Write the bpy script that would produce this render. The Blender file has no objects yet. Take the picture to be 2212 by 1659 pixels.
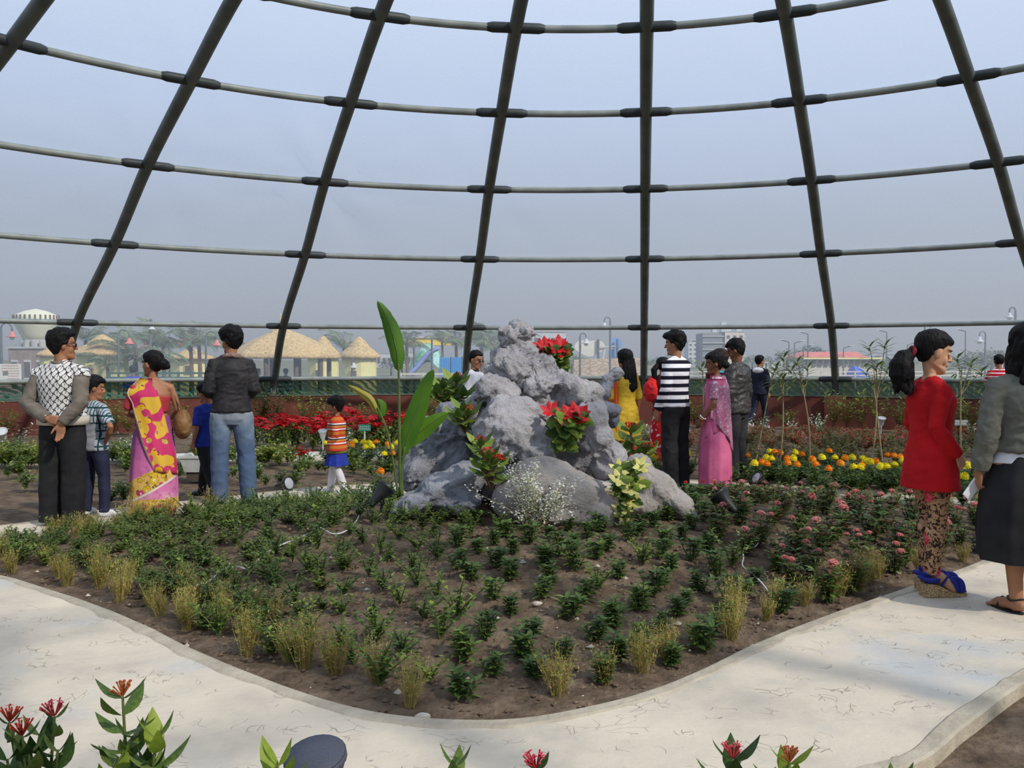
import bpy, math, random
from math import sin, cos, pi, atan2, sqrt, exp, floor
from mathutils import Vector, Matrix, noise, Euler
V = Vector
sc = bpy.context.scene
COL = sc.collection
random.seed(7)

# ---------------------------------------------------------------- camera, sky, sun, exposure
F, CX, CY, HOR, EYE = 1950.0, 1106.0, 829.5, 776.0, 1.45
PIT = math.atan((CY - HOR) / F)
cam = bpy.data.cameras.new('camera')
cam.sensor_width = 36.0
cam.lens = F / 2212.0 * 36.0
cam.clip_end = 3000
co = bpy.data.objects.new('camera', cam)
co.location = (0, 0, EYE)
co.rotation_euler = (pi / 2 - PIT, 0, 0)
COL.objects.link(co)
sc.camera = co
sc.view_settings.view_transform = 'Standard'
sc.view_settings.look = 'None'
sc.view_settings.gamma = 1.0
sc.view_settings.use_curve_mapping = False
sc.view_settings.exposure = 0.0
sc.cycles.transparent_max_bounces = 12
sc.cycles.max_bounces = 7
sc.cycles.sample_clamp_indirect = 6


def lin(c):
    return tuple(((x / 255.0) / 12.92 if x / 255.0 <= 0.04045 else ((x / 255.0 + 0.055) / 1.055) ** 2.4) for x in c[:3]) + (1.0,)


w = bpy.data.worlds.new('sky')
sc.world = w
w.use_nodes = True
nt = w.node_tree
nt.nodes.clear()
wo = nt.nodes.new('ShaderNodeOutputWorld')
bg = nt.nodes.new('ShaderNodeBackground')
tc = nt.nodes.new('ShaderNodeTexCoord')
sx = nt.nodes.new('ShaderNodeSeparateXYZ')
rp = nt.nodes.new('ShaderNodeValToRGB')
nt.links.new(tc.outputs['Generated'], sx.inputs[0])
nt.links.new(sx.outputs['Z'], rp.inputs[0])
nt.links.new(rp.outputs[0], bg.inputs[0])
nt.links.new(bg.outputs[0], wo.inputs[0])
el = rp.color_ramp.elements
el[0].position = 0.0
el[0].color = lin((146, 151, 158))
el[1].position = 1.0
el[1].color = lin((200, 218, 246))
for p_, c_ in ((0.06, (150, 157, 167)), (0.15, (162, 173, 190)), (0.26, (182, 198, 226)), (0.4, (204, 220, 246))):
    e = el.new(p_)
    e.color = lin(c_)
bg.inputs[1].default_value = 1.12

sun = bpy.data.lights.new('sun', 'SUN')
sun.energy = 3.9
sun.angle = math.radians(2.0)
sun.color = (1.0, 0.93, 0.82)
so = bpy.data.objects.new('sun', sun)
sd = V((0.72, -0.62, 0.80)).normalized()
so.rotation_euler = sd.to_track_quat('Z', 'Y').to_euler()
so.location = sd * 40
COL.objects.link(so)


# ---------------------------------------------------------------- projection helpers: photo pixel -> place in the world
def ray(px, py):
    u, v = (px - CX) / F, -(py - CY) / F
    return V((u, cos(PIT) + v * sin(PIT), -sin(PIT) + v * cos(PIT)))


def G(px, py, z=0.0):
    d = ray(px, py)
    return V((0, 0, EYE)) + d * ((z - EYE) / d.z)


def P(px, py, Y):
    d = ray(px, py)
    return V((0, 0, EYE)) + d * (Y / d.y)


# ---------------------------------------------------------------- object helpers
def tag(o, label=None, cat=None, group=None, kind=None):
    if label: o['label'] = label
    if cat: o['category'] = cat
    if group: o['group'] = group
    if kind: o['kind'] = kind
    return o


def empty(name, loc=(0, 0, 0), rz=0.0, label=None, cat=None, group=None):
    o = bpy.data.objects.new(name, None)
    o.location = loc
    o.rotation_euler = (0, 0, rz)
    o.empty_display_size = 0.1
    COL.objects.link(o)
    return tag(o, label, cat, group)


def link(name, me, parent=None, loc=None, rot=None, scale=None):
    o = bpy.data.objects.new(name, me)
    if loc is not None: o.location = loc
    if rot is not None: o.rotation_euler = rot
    if scale is not None: o.scale = (scale,) * 3 if isinstance(scale, (int, float)) else scale
    if parent: o.parent = parent
    COL.objects.link(o)
    return o


def frame_of(d, up=V((0, 0, 1))):
    d = d.normalized()
    x = up.cross(d)
    if x.length < 1e-4: x = V((1, 0, 0)).cross(d)
    x.normalize()
    return x, d.cross(x)


class MB:
    def __init__(s):
        s.v, s.f, s.m = [], [], []

    def add(s, vs, fs, mi=0):
        b = len(s.v)
        s.v += [tuple(p) for p in vs]
        s.f += [tuple(i + b for i in f) for f in fs]
        s.m += [mi] * len(fs)

    def rings(s, rs, mi=0, caps=True):
        n = len(rs[0])
        vs = [p for r in rs for p in r]
        fs = []
        for i in range(len(rs) - 1):
            for j in range(n):
                k = (j + 1) % n
                fs.append((i * n + j, i * n + k, (i + 1) * n + k, (i + 1) * n + j))
        if caps:
            fs.append(tuple(range(n))[::-1])
            fs.append(tuple((len(rs) - 1) * n + j for j in range(n)))
        s.add(vs, fs, mi)

    def tube(s, pts, r, n=8, mi=0, round_=False, flat=1.0, up=V((0, 0, 1))):
        pts = [V(p) for p in pts]
        if not isinstance(r, (list, tuple)): r = [r] * len(pts)
        r = list(r)
        ds = []
        for i in range(len(pts)):
            a, b = pts[max(i - 1, 0)], pts[min(i + 1, len(pts) - 1)]
            ds.append((b - a).normalized())
        if round_:
            p0, p1, d0, d1, r0, r1 = pts[0], pts[-1], ds[0], ds[-1], r[0], r[-1]
            pts = [p0 - d0 * r0 * .97, p0 - d0 * r0 * .7] + pts + [p1 + d1 * r1 * .7, p1 + d1 * r1 * .97]
            r = [r0 * .25, r0 * .7] + r + [r1 * .7, r1 * .25]
            ds = [d0, d0] + ds + [d1, d1]
        rs = []
        x = None
        for p, d, q in zip(pts, ds, r):
            if x is None: x, y = frame_of(d, up)
            else:
                x = (x - d * x.dot(d))
                if x.length < 1e-5: x, y = frame_of(d, up)
                x.normalize()
                y = d.cross(x)
            rs.append([p + x * q * cos(2 * pi * j / n) + y * q * flat * sin(2 * pi * j / n) for j in range(n)])
        s.rings(rs, mi)

    def loft(s, lv, n=32, mi=0, fn=None, sub=1, caps=True):
        # lv: (z, cx, cy, rx, ry)
        if sub > 1:
            o = []
            for i in range(len(lv) - 1):
                p0, p1, p2, p3 = lv[max(i - 1, 0)], lv[i], lv[i + 1], lv[min(i + 2, len(lv) - 1)]
                for k in range(sub):
                    t = k / sub
                    o.append(tuple(.5 * ((2 * b) + (-a + c) * t + (2 * a - 5 * b + 4 * c - d) * t * t + (-a + 3 * b - 3 * c + d) * t ** 3) for a, b, c, d in zip(p0, p1, p2, p3)))
            o.append(tuple(lv[-1]))
            lv = o
        rs = []
        for i, (z, cx, cy, rx, ry) in enumerate(lv):
            t = i / (len(lv) - 1)
            rr = []
            for j in range(n):
                a = 2 * pi * j / n
                k = fn(a, t) if fn else 1.0
                rr.append(V((cx + rx * k * cos(a), cy + ry * k * sin(a), z)))
            rs.append(rr)
        s.rings(rs, mi, caps)

    def ell(s, c, r, n=16, m=10, mi=0, R=None):
        c = V(c)
        if isinstance(r, (int, float)): r = (r, r, r)
        vs, fs = [], []
        for i in range(1, m):
            a = pi * i / m
            for j in range(n):
                b = 2 * pi * j / n
                p = V((r[0] * sin(a) * cos(b), r[1] * sin(a) * sin(b), -r[2] * cos(a)))
                vs.append(c + (R @ p if R else p))
        bot, top = V((0, 0, -r[2])), V((0, 0, r[2]))
        vs += [c + (R @ bot if R else bot), c + (R @ top if R else top)]
        for i in range(m - 2):
            for j in range(n):
                k = (j + 1) % n
                fs.append((i * n + j, i * n + k, (i + 1) * n + k, (i + 1) * n + j))
        nb = (m - 1) * n
        for j in range(n):
            k = (j + 1) % n
            fs.append((k, j, nb))
            fs.append(((m - 2) * n + j, (m - 2) * n + k, nb + 1))
        s.add(vs, fs, mi)

    def box(s, lo, hi, mi=0, M=None):
        x0, y0, z0 = lo
        x1, y1, z1 = hi
        vs = [V(p) for p in ((x0, y0, z0), (x1, y0, z0), (x1, y1, z0), (x0, y1, z0), (x0, y0, z1), (x1, y0, z1), (x1, y1, z1), (x0, y1, z1))]
        if M: vs = [M @ p for p in vs]
        s.add(vs, [(3, 2, 1, 0), (4, 5, 6, 7), (0, 1, 5, 4), (1, 2, 6, 5), (2, 3, 7, 6), (3, 0, 4, 7)], mi)

    def leaf(s, p, d, L, W, mi=0, seg=4, droop=0.3, fold=0.25, up=V((0, 0, 1)), tip=0.0, shape=1.0):
        p, d = V(p), V(d).normalized()
        side, nn = frame_of(d, up)
        if seg == 1:
            q = d.cross(side) * W * .12
            s.add([p, p + d * L * .45 + side * W * .5 + q, p + d * L, p + d * L * .45 - side * W * .5 + q], [(0, 1, 2, 3)], mi)
            return
        vs = []
        pos = p.copy()
        dd = d.copy()
        for i in range(seg + 1):
            t = i / seg
            wd = W * (max(sin(pi * min(t ** shape, 1.0)), 0.04 if i else .08)) * .5
            if i == seg: wd = W * 0.02
            nrm = dd.cross(side)
            vs += [pos + side * wd + nrm * wd * -fold * -1, pos, pos - side * wd + nrm * wd * fold]
            dd = (dd - V((0, 0, 1)) * droop / seg).normalized()
            pos = pos + dd * L / seg
        fs = []
        for i in range(seg):
            a, b = i * 3, i * 3 + 3
            fs += [(a, a + 1, b + 1, b), (a + 1, a + 2, b + 2, b + 1)]
        s.add(vs, fs, mi)

    def mesh(s, name, mats, smooth=False):
        me = bpy.data.meshes.new(name)
        me.from_pydata(s.v, [], s.f)
        for m_ in (mats if isinstance(mats, (list, tuple)) else [mats]): me.materials.append(m_)
        me.polygons.foreach_set('material_index', s.m)
        if smooth: me.polygons.foreach_set('use_smooth', [True] * len(s.f))
        me.update()
        return me

    def build(s, name, mats, parent=None, smooth=False, **k):
        return link(name, s.mesh(name, mats, smooth), parent, **k)


# ---------------------------------------------------------------- materials
class NT:
    """tiny node builder"""
    def __init__(s, name):
        s.m = bpy.data.materials.new(name)
        s.m.use_nodes = True
        s.t = s.m.node_tree
        s.b = s.t.nodes['Principled BSDF']
        s.c = None

    def n(s, k, **kw):
        x = s.t.nodes.new(k)
        for a, b in kw.items(): setattr(x, a, b)
        return x

    def put(s, sock, v):
        if hasattr(v, 'is_output') or isinstance(v, bpy.types.NodeSocket): s.t.links.new(v, sock)
        else: sock.default_value = v

    def coord(s, kind='Object'):
        if s.c is None: s.c = s.n('ShaderNodeTexCoord')
        return s.c.outputs[kind]

    def xyz(s, v=None):
        x = s.n('ShaderNodeSeparateXYZ')
        s.put(x.inputs[0], v if v is not None else s.coord())
        return x.outputs

    def mth(s, op, a, b=0.0, c=0.0):
        x = s.n('ShaderNodeMath', operation=op)
        s.put(x.inputs[0], a)
        s.put(x.inputs[1], b)
        s.put(x.inputs[2], c)
        return x.outputs[0]

    def noise(s, scale, detail=3, vec=None, rough=.5, dist=0.0):
        x = s.n('ShaderNodeTexNoise')
        s.put(x.inputs['Vector'], vec if vec is not None else s.coord())
        x.inputs['Scale'].default_value = scale
        x.inputs['Detail'].default_value = detail
        x.inputs['Roughness'].default_value = rough
        x.inputs['Distortion'].default_value = dist
        return x.outputs[0]

    def voro(s, scale, feature='F1', vec=None, out='Distance', rnd=1.0):
        x = s.n('ShaderNodeTexVoronoi', feature=feature)
        s.put(x.inputs['Vector'], vec if vec is not None else s.coord())
        x.inputs['Scale'].default_value = scale
        x.inputs['Randomness'].default_value = rnd
        return x.outputs[out]

    def scale(s, sxyz, vec=None, rot=(0, 0, 0), loc=(0, 0, 0)):
        x = s.n('ShaderNodeMapping')
        s.put(x.inputs[0], vec if vec is not None else s.coord())
        x.inputs['Scale'].default_value = sxyz
        x.inputs['Rotation'].default_value = rot
        x.inputs['Location'].default_value = loc
        return x.outputs[0]

    def ramp(s, fac, stops, const=False):
        x = s.n('ShaderNodeValToRGB')
        s.put(x.inputs[0], fac)
        cr = x.color_ramp
        if const: cr.interpolation = 'CONSTANT'
        cr.elements[0].position, cr.elements[0].color = stops[0][0], lin(stops[0][1])
        cr.elements[1].position, cr.elements[1].color = stops[-1][0], lin(stops[-1][1])
        for p_, c_ in stops[1:-1]: cr.elements.new(p_).color = lin(c_)
        return x.outputs[0]

    def step(s, v, a, b):
        x = s.n('ShaderNodeMapRange')
        s.put(x.inputs[0], v)
        x.inputs[1].default_value, x.inputs[2].default_value = a, b
        return x.outputs[0]

    def mix(s, fac, a, b):
        x = s.n('ShaderNodeMix', data_type='RGBA')
        s.put(x.inputs[0], fac)
        s.put(x.inputs[6], lin(a) if isinstance(a, tuple) else a)
        s.put(x.inputs[7], lin(b) if isinstance(b, tuple) else b)
        return x.outputs[2]

    def bump(s, h, strength=.5, dist=.01):
        x = s.n('ShaderNodeBump')
        x.inputs['Strength'].default_value = strength
        x.inputs['Distance'].default_value = dist
        s.put(x.inputs['Height'], h)
        s.t.links.new(x.outputs[0], s.b.inputs['Normal'])

    def done(s, col=None, rough=.8, spec=.3, metal=0.0, sub=0.0):
        if col is not None: s.put(s.b.inputs['Base Color'], lin(col) if isinstance(col, tuple) else col)
        s.put(s.b.inputs['Roughness'], rough)
        s.b.inputs['Specular IOR Level'].default_value = spec
        s.b.inputs['Metallic'].default_value = metal
        return s.m


def mat(name, c1, c2=None, scale=6, lo=.35, hi=.65, rough=.8, spec=.3, bump=0.0, bs=60, bd=.01, metal=0.0, detail=4):
    t = NT(name)
    col = c1
    if c2: col = t.ramp(t.noise(scale, detail), [(lo, c1), (hi, c2)])
    if bump: t.bump(t.noise(bs, 4), bump, bd)
    return t.done(col, rough, spec, metal)


def leafmat(name, c1, c2, scale=9, trans=.25, rough=.5, spec=.3):
    t = NT(name)
    oi = t.n('ShaderNodeObjectInfo')
    f = t.mth('ADD', t.noise(scale, 2), t.mth('MULTIPLY', t.mth('SUBTRACT', oi.outputs['Random'], .5), .35))
    col = t.ramp(f, [(.3, c1), (.7, c2)])
    t.done(col, rough, spec)
    tr = t.n('ShaderNodeBsdfTranslucent')
    mx = t.n('ShaderNodeMixShader')
    mx.inputs[0].default_value = trans
    t.put(tr.inputs[0], col)
    t.t.links.new(t.b.outputs[0], mx.inputs[1])
    t.t.links.new(tr.outputs[0], mx.inputs[2])
    t.t.links.new(mx.outputs[0], t.t.nodes['Material Output'].inputs[0])
    return t.m


def smooth01(t):
    t = max(0.0, min(1.0, t))
    return t * t * (3 - 2 * t)


def spline(pts, sub=8, closed=False):
    n = len(pts)
    o = []
    rng = n if closed else n - 1
    for i in range(rng):
        g = (lambda k: pts[k % n]) if closed else (lambda k: pts[max(0, min(n - 1, k))])
        p0, p1, p2, p3 = V(g(i - 1)), V(g(i)), V(g(i + 1)), V(g(i + 2))
        for k in range(sub):
            t = k / sub
            o.append(.5 * ((2 * p1) + (-p0 + p2) * t + (2 * p0 - 5 * p1 + 4 * p2 - p3) * t * t + (-p0 + 3 * p1 - 3 * p2 + p3) * t ** 3))
    if not closed: o.append(V(pts[-1]))
    return o

# ================================================================ GROUND
inner_px = [(0, 1243), (100, 1272), (200, 1305), (310, 1350), (420, 1405), (600, 1478), (730, 1520), (850, 1545), (1000, 1556), (1130, 1552), (1250, 1532), (1380, 1500), (1500, 1455), (1640, 1388), (1800, 1325), (1960, 1270), (2080, 1228), (2160, 1198)]
inner = [G(*p) for p in inner_px]
back_px = [(2128, 1102), (2000, 1085), (1900, 1076), (1780, 1068), (1690, 1060)]
inner += [V((4.55, 7.35, 0))] + [G(*p) for p in back_px]
inner += [V((1.9, 10.05, 0)), V((.6, 10.1, 0)), V((-.8, 9.9, 0)), V((-2.0, 9.45, 0))]
inner += [G(*p) for p in ((470, 1092), (320, 1112), (190, 1133), (60, 1158))] + [V((-4.55, 6.75, 0)), V((-4.2, 6.4, 0))]
outer = [V(p) for p in ((-5.4, 5.9, 0), (-4.6, 4.6, 0), (-3.6, 3.7, 0), (-2.6, 3.1, 0), (-1.4, 2.84, 0), (-.2, 2.76, 0), (.7, 2.84, 0))]
outer += [G(1960, 1659), G(2090, 1566), G(2212, 1478)] + [V((3.2, 4.75, 0)), V((4.4, 5.9, 0)), V((5.3, 7.2, 0)), V((5.5, 8.3, 0))]
outer += [G(2110, 1080), G(2000, 1071), G(1900, 1062), G(1790, 1055), G(1680, 1048)] + [V((1.9, 10.9, 0)), V((.6, 10.9, 0)), V((-.8, 10.7, 0)), V((-2.2, 10.2, 0))]
outer += [G(470, 1076), G(330, 1090), G(180, 1107), G(0, 1136)] + [V((-5.6, 7.2, 0))]
BC = V((0.1, 6.9, 0))
ins = spline(inner, 6, True)
ous = spline(outer, 6, True)


def radial(poly, n=240, c=BC):
    out = []
    m = len(poly)
    for k in range(n):
        a = 2 * pi * k / n
        d = V((cos(a), sin(a)))
        best = None
        for i in range(m):
            p, q = poly[i].xy - c.xy, poly[(i + 1) % m].xy - c.xy
            e = q - p
            den = d.x * e.y - d.y * e.x
            if abs(den) < 1e-9: continue
            t = (p.x * e.y - p.y * e.x) / den
            s_ = (p.x * d.y - p.y * d.x) / den
            if t > 0 and -1e-6 <= s_ <= 1 + 1e-6 and (best is None or t > best): best = t
        out.append(best or 1.0)
    return out


NR = 240
rin, rout = radial(ins, NR), radial(ous, NR)


def rad_at(tab, a):
    k = (a / (2 * pi)) % 1.0 * NR
    i = int(k)
    t = k - i
    return tab[i % NR] * (1 - t) + tab[(i + 1) % NR] * t


def bed_t(x, y):
    """0 at the centre of the mound, 1 at its edge"""
    dx, dy = x - BC.x, y - BC.y
    return sqrt(dx * dx + dy * dy) / rad_at(rin, atan2(dy, dx))


def bed_z(x, y):
    t = bed_t(x, y)
    if t > 1.0: return -.03
    return -.03 + .27 * smooth01((1 - t) / .75)


def GM(px, py):
    """photo pixel -> point on the mound"""
    z = 0.0
    for _ in range(12):
        p = G(px, py, z)
        z = z * .4 + bed_z(p.x, p.y) * .6
    p.z = bed_z(p.x, p.y)
    return p


m_soil = NT('soil')
sc_n = m_soil.noise(7, 6, rough=.65)
cc = m_soil.ramp(sc_n, [(.3, (84, 70, 58)), (.5, (118, 101, 84)), (.7, (146, 128, 108))])
v_ = m_soil.voro(26)
m_soil.bump(m_soil.mth('ADD', m_soil.noise(30, 6, rough=.7), m_soil.mth('MULTIPLY', v_, .6)), .9, .03)
m_soil = m_soil.done(cc, .95, .15)

# the mound of the central bed
mb = MB()
rsn = 90
rs = []
for i in range(rsn + 1):
    t = 0.001 + i / rsn * 1.02
    rr = []
    for k in range(NR * 2):
        a = pi * k / NR
        r = rad_at(rin, a) * t
        x, y = BC.x + r * cos(a), BC.y + r * sin(a)
        z = bed_z(x, y) if t < 1 else -.05
        amp = .018 * smooth01((1 - t) / .03)
        q = V((x * 6, y * 6, 0))
        z += amp * (noise.noise(q) + .7 * noise.noise(q * 2.3) + .5 * noise.noise(q * 5))
        rr.append(V((x, y, z)))
    rs.append(rr)
mb.rings(rs, 0, False)
tag(mb.build('soil_mound', m_soil, smooth=True), kind='structure')

# flat soil inside the dome
mb = MB()
N = 120
vs, fs = [], []
for j in range(N + 1):
    for i in range(N + 1):
        x, y = -18 + 40 * i / N, -14 + 36 * j / N
        q = V((x * 2.2, y * 2.2, 3))
        vs.append((x, y, -.05 + .03 * noise.noise(q) * (1 if y > 8 or y < 3 else .2)))
for j in range(N):
    for i in range(N):
        a = j * (N + 1) + i
        fs.append((a, a + 1, a + N + 2, a + N + 1))
mb.add(vs, fs)
tag(mb.build('floor', m_soil, smooth=True), kind='structure')

# stamped concrete path ring
t = NT('stamped_concrete')
base = t.ramp(t.noise(1.6, 5, rough=.6), [(.3, (176, 168, 154)), (.5, (202, 191, 172)), (.7, (216, 203, 181))])
warp = t.n('ShaderNodeVectorMath', operation='ADD')
nz = t.n('ShaderNodeTexNoise')
nz.inputs['Scale'].default_value = 3.0
t.put(nz.inputs['Vector'], t.coord())
t.put(warp.inputs[0], t.coord())
t.put(warp.inputs[1], nz.outputs['Color'])
ve = t.voro(7.5, 'DISTANCE_TO_EDGE', warp.outputs[0])
line = t.mth('MULTIPLY', t.step(ve, .028, .006), t.step(t.noise(5.5, 2), .55, .62))
stain = t.step(t.noise(1.1, 3, vec=t.scale((1, 1, 1), loc=(4, 7, 0))), .56, .7)
col = t.mix(t.mth('MULTIPLY', stain, .65), base, (170, 178, 184))
col = t.mix(t.mth('MULTIPLY', t.step(t.noise(9, 5, rough=.7), .6, .75), .25), col, (176, 160, 136))
col = t.mix(t.mth('MULTIPLY', line, .5), col, (150, 138, 120))
t.bump(t.mth('SUBTRACT', t.mth('MULTIPLY', t.noise(14, 6, rough=.65), .5), line), .55, .02)
m_path = t.done(col, .85, .25)
m_edge = mat('path_edge_mortar', (186, 176, 156), (162, 152, 134), 6, bump=.6, bs=24, bd=.02)

mb = MB()
NA, NC = 960, 26
vs, fs, ms = [], [], []
for k in range(NA):
    a = 2 * pi * k / NA
    r0, r1 = rad_at(rin, a), rad_at(rout, a)
    # a slightly chipped rim
    r0 += .012 * noise.noise(V((cos(a) * 30, sin(a) * 30, 0)))
    prof = [(r0, -.07), (r0 + .008, -.008), (r0 + .03, .004)]
    prof += [(r0 + .03 + (r1 - r0 - .06) * c / NC, None) for c in range(1, NC)]
    prof += [(r1 - .03, .004), (r1 - .008, -.008), (r1, -.07)]
    for r, z in prof:
        x, y = BC.x + r * cos(a), BC.y + r * sin(a)
        if z is None: z = .004 * noise.noise(V((x * 4, y * 4, 0)))
        vs.append((x, y, z))
np_ = len(prof)
for k in range(NA):
    k2 = (k + 1) % NA
    for c in range(np_ - 1):
        fs.append((k * np_ + c, k * np_ + c + 1, k2 * np_ + c + 1, k2 * np_ + c))
mb.add(vs, fs)
tag(mb.build('garden_path', m_path, smooth=True), kind='structure')
# mortar kerb along the path's rims: broken up lengths
mb = MB()
for tab, sg, w0 in ((rin, 1, .07), (rout, -1, .075)):
    vs, fs = [], []
    n_ = 720
    for k in range(n_):
        a = 2 * pi * k / n_
        jit = .008 * noise.noise(V((cos(a) * 14, sin(a) * 14, 5 * sg)))
        wv = w0 + .018 * noise.noise(V((cos(a) * 22, sin(a) * 22, 9 * sg)))
        for off, z in ((-.006, -.07), (-.002, .002), (.012, .0075), (wv, .0075), (wv + .02, -.004)):
            r = rad_at(tab, a) + sg * (off + jit * .3)
            vs.append((BC.x + r * cos(a), BC.y + r * sin(a), z))
    for k in range(n_):
        k2 = (k + 1) % n_
        for c in range(4):
            q = (k * 5 + c, k * 5 + c + 1, k2 * 5 + c + 1, k2 * 5 + c)
            fs.append(q if sg > 0 else q[::-1])
    mb.add(vs, fs)
tag(mb.build('path_rim', m_edge), kind='structure')

# far strip of path behind the left rear bed
mb = MB()
st = [(G(-60, 988), G(-60, 999)), (G(200, 985), G(200, 996)), (G(440, 978), G(440, 989)), (G(700, 975), G(700, 987)), (G(900, 973), G(900, 985))]
for k in range(len(st) - 1):
    (a, b), (c, d) = st[k], st[k + 1]
    for p in (a, b, c, d): p.z = .0
    dn = V((0, 0, -.08))
    mb.add([b, d, c, a, b + dn, d + dn], [(0, 1, 2, 3), (4, 5, 1, 0)])
tag(mb.build('far_path', mat('far_path_concrete', (225, 220, 210), (200, 196, 188), 3), smooth=False), kind='structure')

# ================================================================ DOME, WALL
R0 = 16.35
WT = .654  # top of the low wall
DAX, DD = .1507, .2801 * R0
DC = V((DD * sin(DAX), DD * cos(DAX), 0))
RK = [.3658, .4702, .5927, .7175, .905, 1.0]
ZK = [.2324, .2013, .1619, .1092, .0411, -.0265]
DA = {-4: .0244, -3: .0111, -2: .0048, -1: .0031, 0: -.0072, 1: -.0146, 2: -.0241}
prof = [(0.0, .272), (.13, .265), (.255, .252)] + list(zip(RK, ZK)) + [(1.012, -.0486)]
prof = [(r * R0, z * R0 + EYE) for r, z in prof]


def az(j):
    j = ((j + 12) % 24) - 12
    fade = max(0.0, 1 - max(0, abs(j + 1) - 3) / 4)
    jj = max(-4, min(2, j))
    return DAX + math.radians(15) * j + DA[jj] * fade


def dome(a, r, z):
    return V((DC.x + r * sin(a), DC.y + r * cos(a), z))


m_steel = NT('painted_steel')
m_steel.bump(m_steel.noise(40, 3), .15, .01)
m_steel = m_steel.done(m_steel.ramp(m_steel.noise(3, 4), [(.35, (78, 88, 87)), (.65, (100, 108, 106))]), .5, .4)
m_joint = mat('dark_steel', (44, 50, 53), (58, 64, 66), 5, rough=.5)
m_rail = mat('galvanised_rail', (118, 126, 124), (140, 146, 142), 4, rough=.45, spec=.4)

fr = empty('dome_frame', (DC.x, DC.y, WT), label='dark grey tubular steel dome frame of curved ribs and ring rails over the garden', cat='dome frame')


def rel(p, o=None):
    return V(p) - V((DC.x, DC.y, WT))


pr = spline([V((r, 0, z)) for r, z in prof[2:]], 5)
for j in range(24):
    a = az(j)
    mb = MB()
    pts = [rel(dome(a, p.x, p.z)) for p in pr]
    mb.tube(pts, .08, 10)
    mb.box((-.12, -.12, -.02), (.12, .12, .01), 0, Matrix.Translation(pts[-1] - V((0, 0, 0))) @ Matrix.Rotation(-a, 4, 'Z'))
    for s_ in (-.07, .07):
        mb.box((s_ - .008, -.1, 0), (s_ + .008, .1, .16), 0, Matrix.Translation(pts[-1]) @ Matrix.Rotation(-a, 4, 'Z'))
    mb.build('rib', m_steel, fr, smooth=True)
jm = MB()
jm.tube([(-.36, 0, 0), (-.32, 0, 0), (-.27, 0, 0), (.27, 0, 0), (.32, 0, 0), (.36, 0, 0)], [.04, .05, .062, .062, .05, .04], 10, up=V((0, 1, 0)))
jme = jm.mesh('joint_sleeve', m_joint, True)
for k in range(1, 9):
    r, z = prof[k]
    mb = MB()
    for j in range(24):
        a0, a1 = az(j), az(j + 1)
        if a1 < a0: a1 += 2 * pi
        for q in range(6):
            b0, b1 = a0 + (a1 - a0) * q / 6, a0 + (a1 - a0) * (q + 1) / 6
            # straight chords bowed very slightly, as bent tube
            mb.v.append(tuple(rel(dome(b0, r, z))))
    pts = [V(p) for p in mb.v]
    mb = MB()
    rr_ = []
    n = len(pts)
    for i, p in enumerate(pts):
        d = (pts[(i + 1) % n] - pts[i - 1]).normalized()
        x, y = frame_of(d)
        rr_.append([p + x * .047 * cos(2 * pi * q / 8) + y * .047 * sin(2 * pi * q / 8) for q in range(8)])
    rr_.append(rr_[0])
    mb.rings(rr_, 0, False)
    mb.build('ring_rail', m_rail, fr, smooth=True)
    if k >= 3:
        for j in range(24):
            o = link('joint_sleeve', jme, fr, loc=rel(dome(az(j), r - .01, z)), rot=(0, 0, -az(j)))

# shade net
t = NT('shade_net')
lp = t.xyz()
wv = t.noise(1.0, 2, vec=t.scale((30, 30, 500)))
colr = t.mix(wv, (205, 214, 226), (232, 238, 245))
dif = t.n('ShaderNodeBsdfDiffuse')
trl = t.n('ShaderNodeBsdfTranslucent')
trp = t.n('ShaderNodeBsdfTransparent')
t.put(dif.inputs[0], colr)
t.put(trl.inputs[0], colr)
m1, m2 = t.n('ShaderNodeMixShader'), t.n('ShaderNodeMixShader')
m1.inputs[0].default_value = .5
t.put(m1.inputs[1], dif.outputs[0]); t.put(m1.inputs[2], trl.outputs[0])
t.put(m2.inputs[0], t.step(t.noise(1.0, 3, vec=t.scale((8, 8, 160))), .3, .7))
mr = t.n('ShaderNodeMapRange')
t.put(mr.inputs[0], t.noise(1.0, 3, vec=t.scale((12, 12, 220))))
mr.inputs[1].default_value, mr.inputs[2].default_value = .3, .7
mr.inputs[3].default_value, mr.inputs[4].default_value = .25, .33
t.put(m2.inputs[0], mr.outputs[0])
t.put(m2.inputs[1], trp.outputs[0]); t.put(m2.inputs[2], m1.outputs[0])
t.t.links.new(m2.outputs[0], t.t.nodes['Material Output'].inputs[0])
m_net = t.m
knots = []
for k, j, amp in ((5, -2, 1.0), (5, -3, .55), (5, -1, .35), (4, 1, .2), (6, -3, .2), (4, -3, .3)):
    knots.append((az(j), k, amp))
full = spline([V((r, 0, z)) for r, z in prof], 9)
mb = MB()
vs, fs = [], []
NA = 384
for i, p in enumerate(full):
    kk = i / 9.0
    for q in range(NA):
        a = 2 * pi * q / NA
        off = .1 + .02 * noise.noise(V((a * 9, kk * 3, 0)))
        for (ka, kn, am) in knots:
            da = (a - ka + pi) % (2 * pi) - pi
            dx, dz = da * prof[kn][0], (kk - kn) * 2.2
            rr_ = sqrt(dx * dx + dz * dz)
            if rr_ < 3.5:
                th = atan2(dz, dx)
                off += am * .1 * exp(-rr_ * .8) * (sin(th * 9 + 1) + .6 * sin(th * 15)) * smooth01(rr_ / .5) - am * .04 * exp(-rr_ * 2.5)
        # between the top rings and the ribs the cloth sags a little
        r = p.x + off * .9
        vs.append(tuple(rel(dome(a, max(r, .01), p.z + off * .4))))
n9 = len(full)
last = 8 * 9
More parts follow.
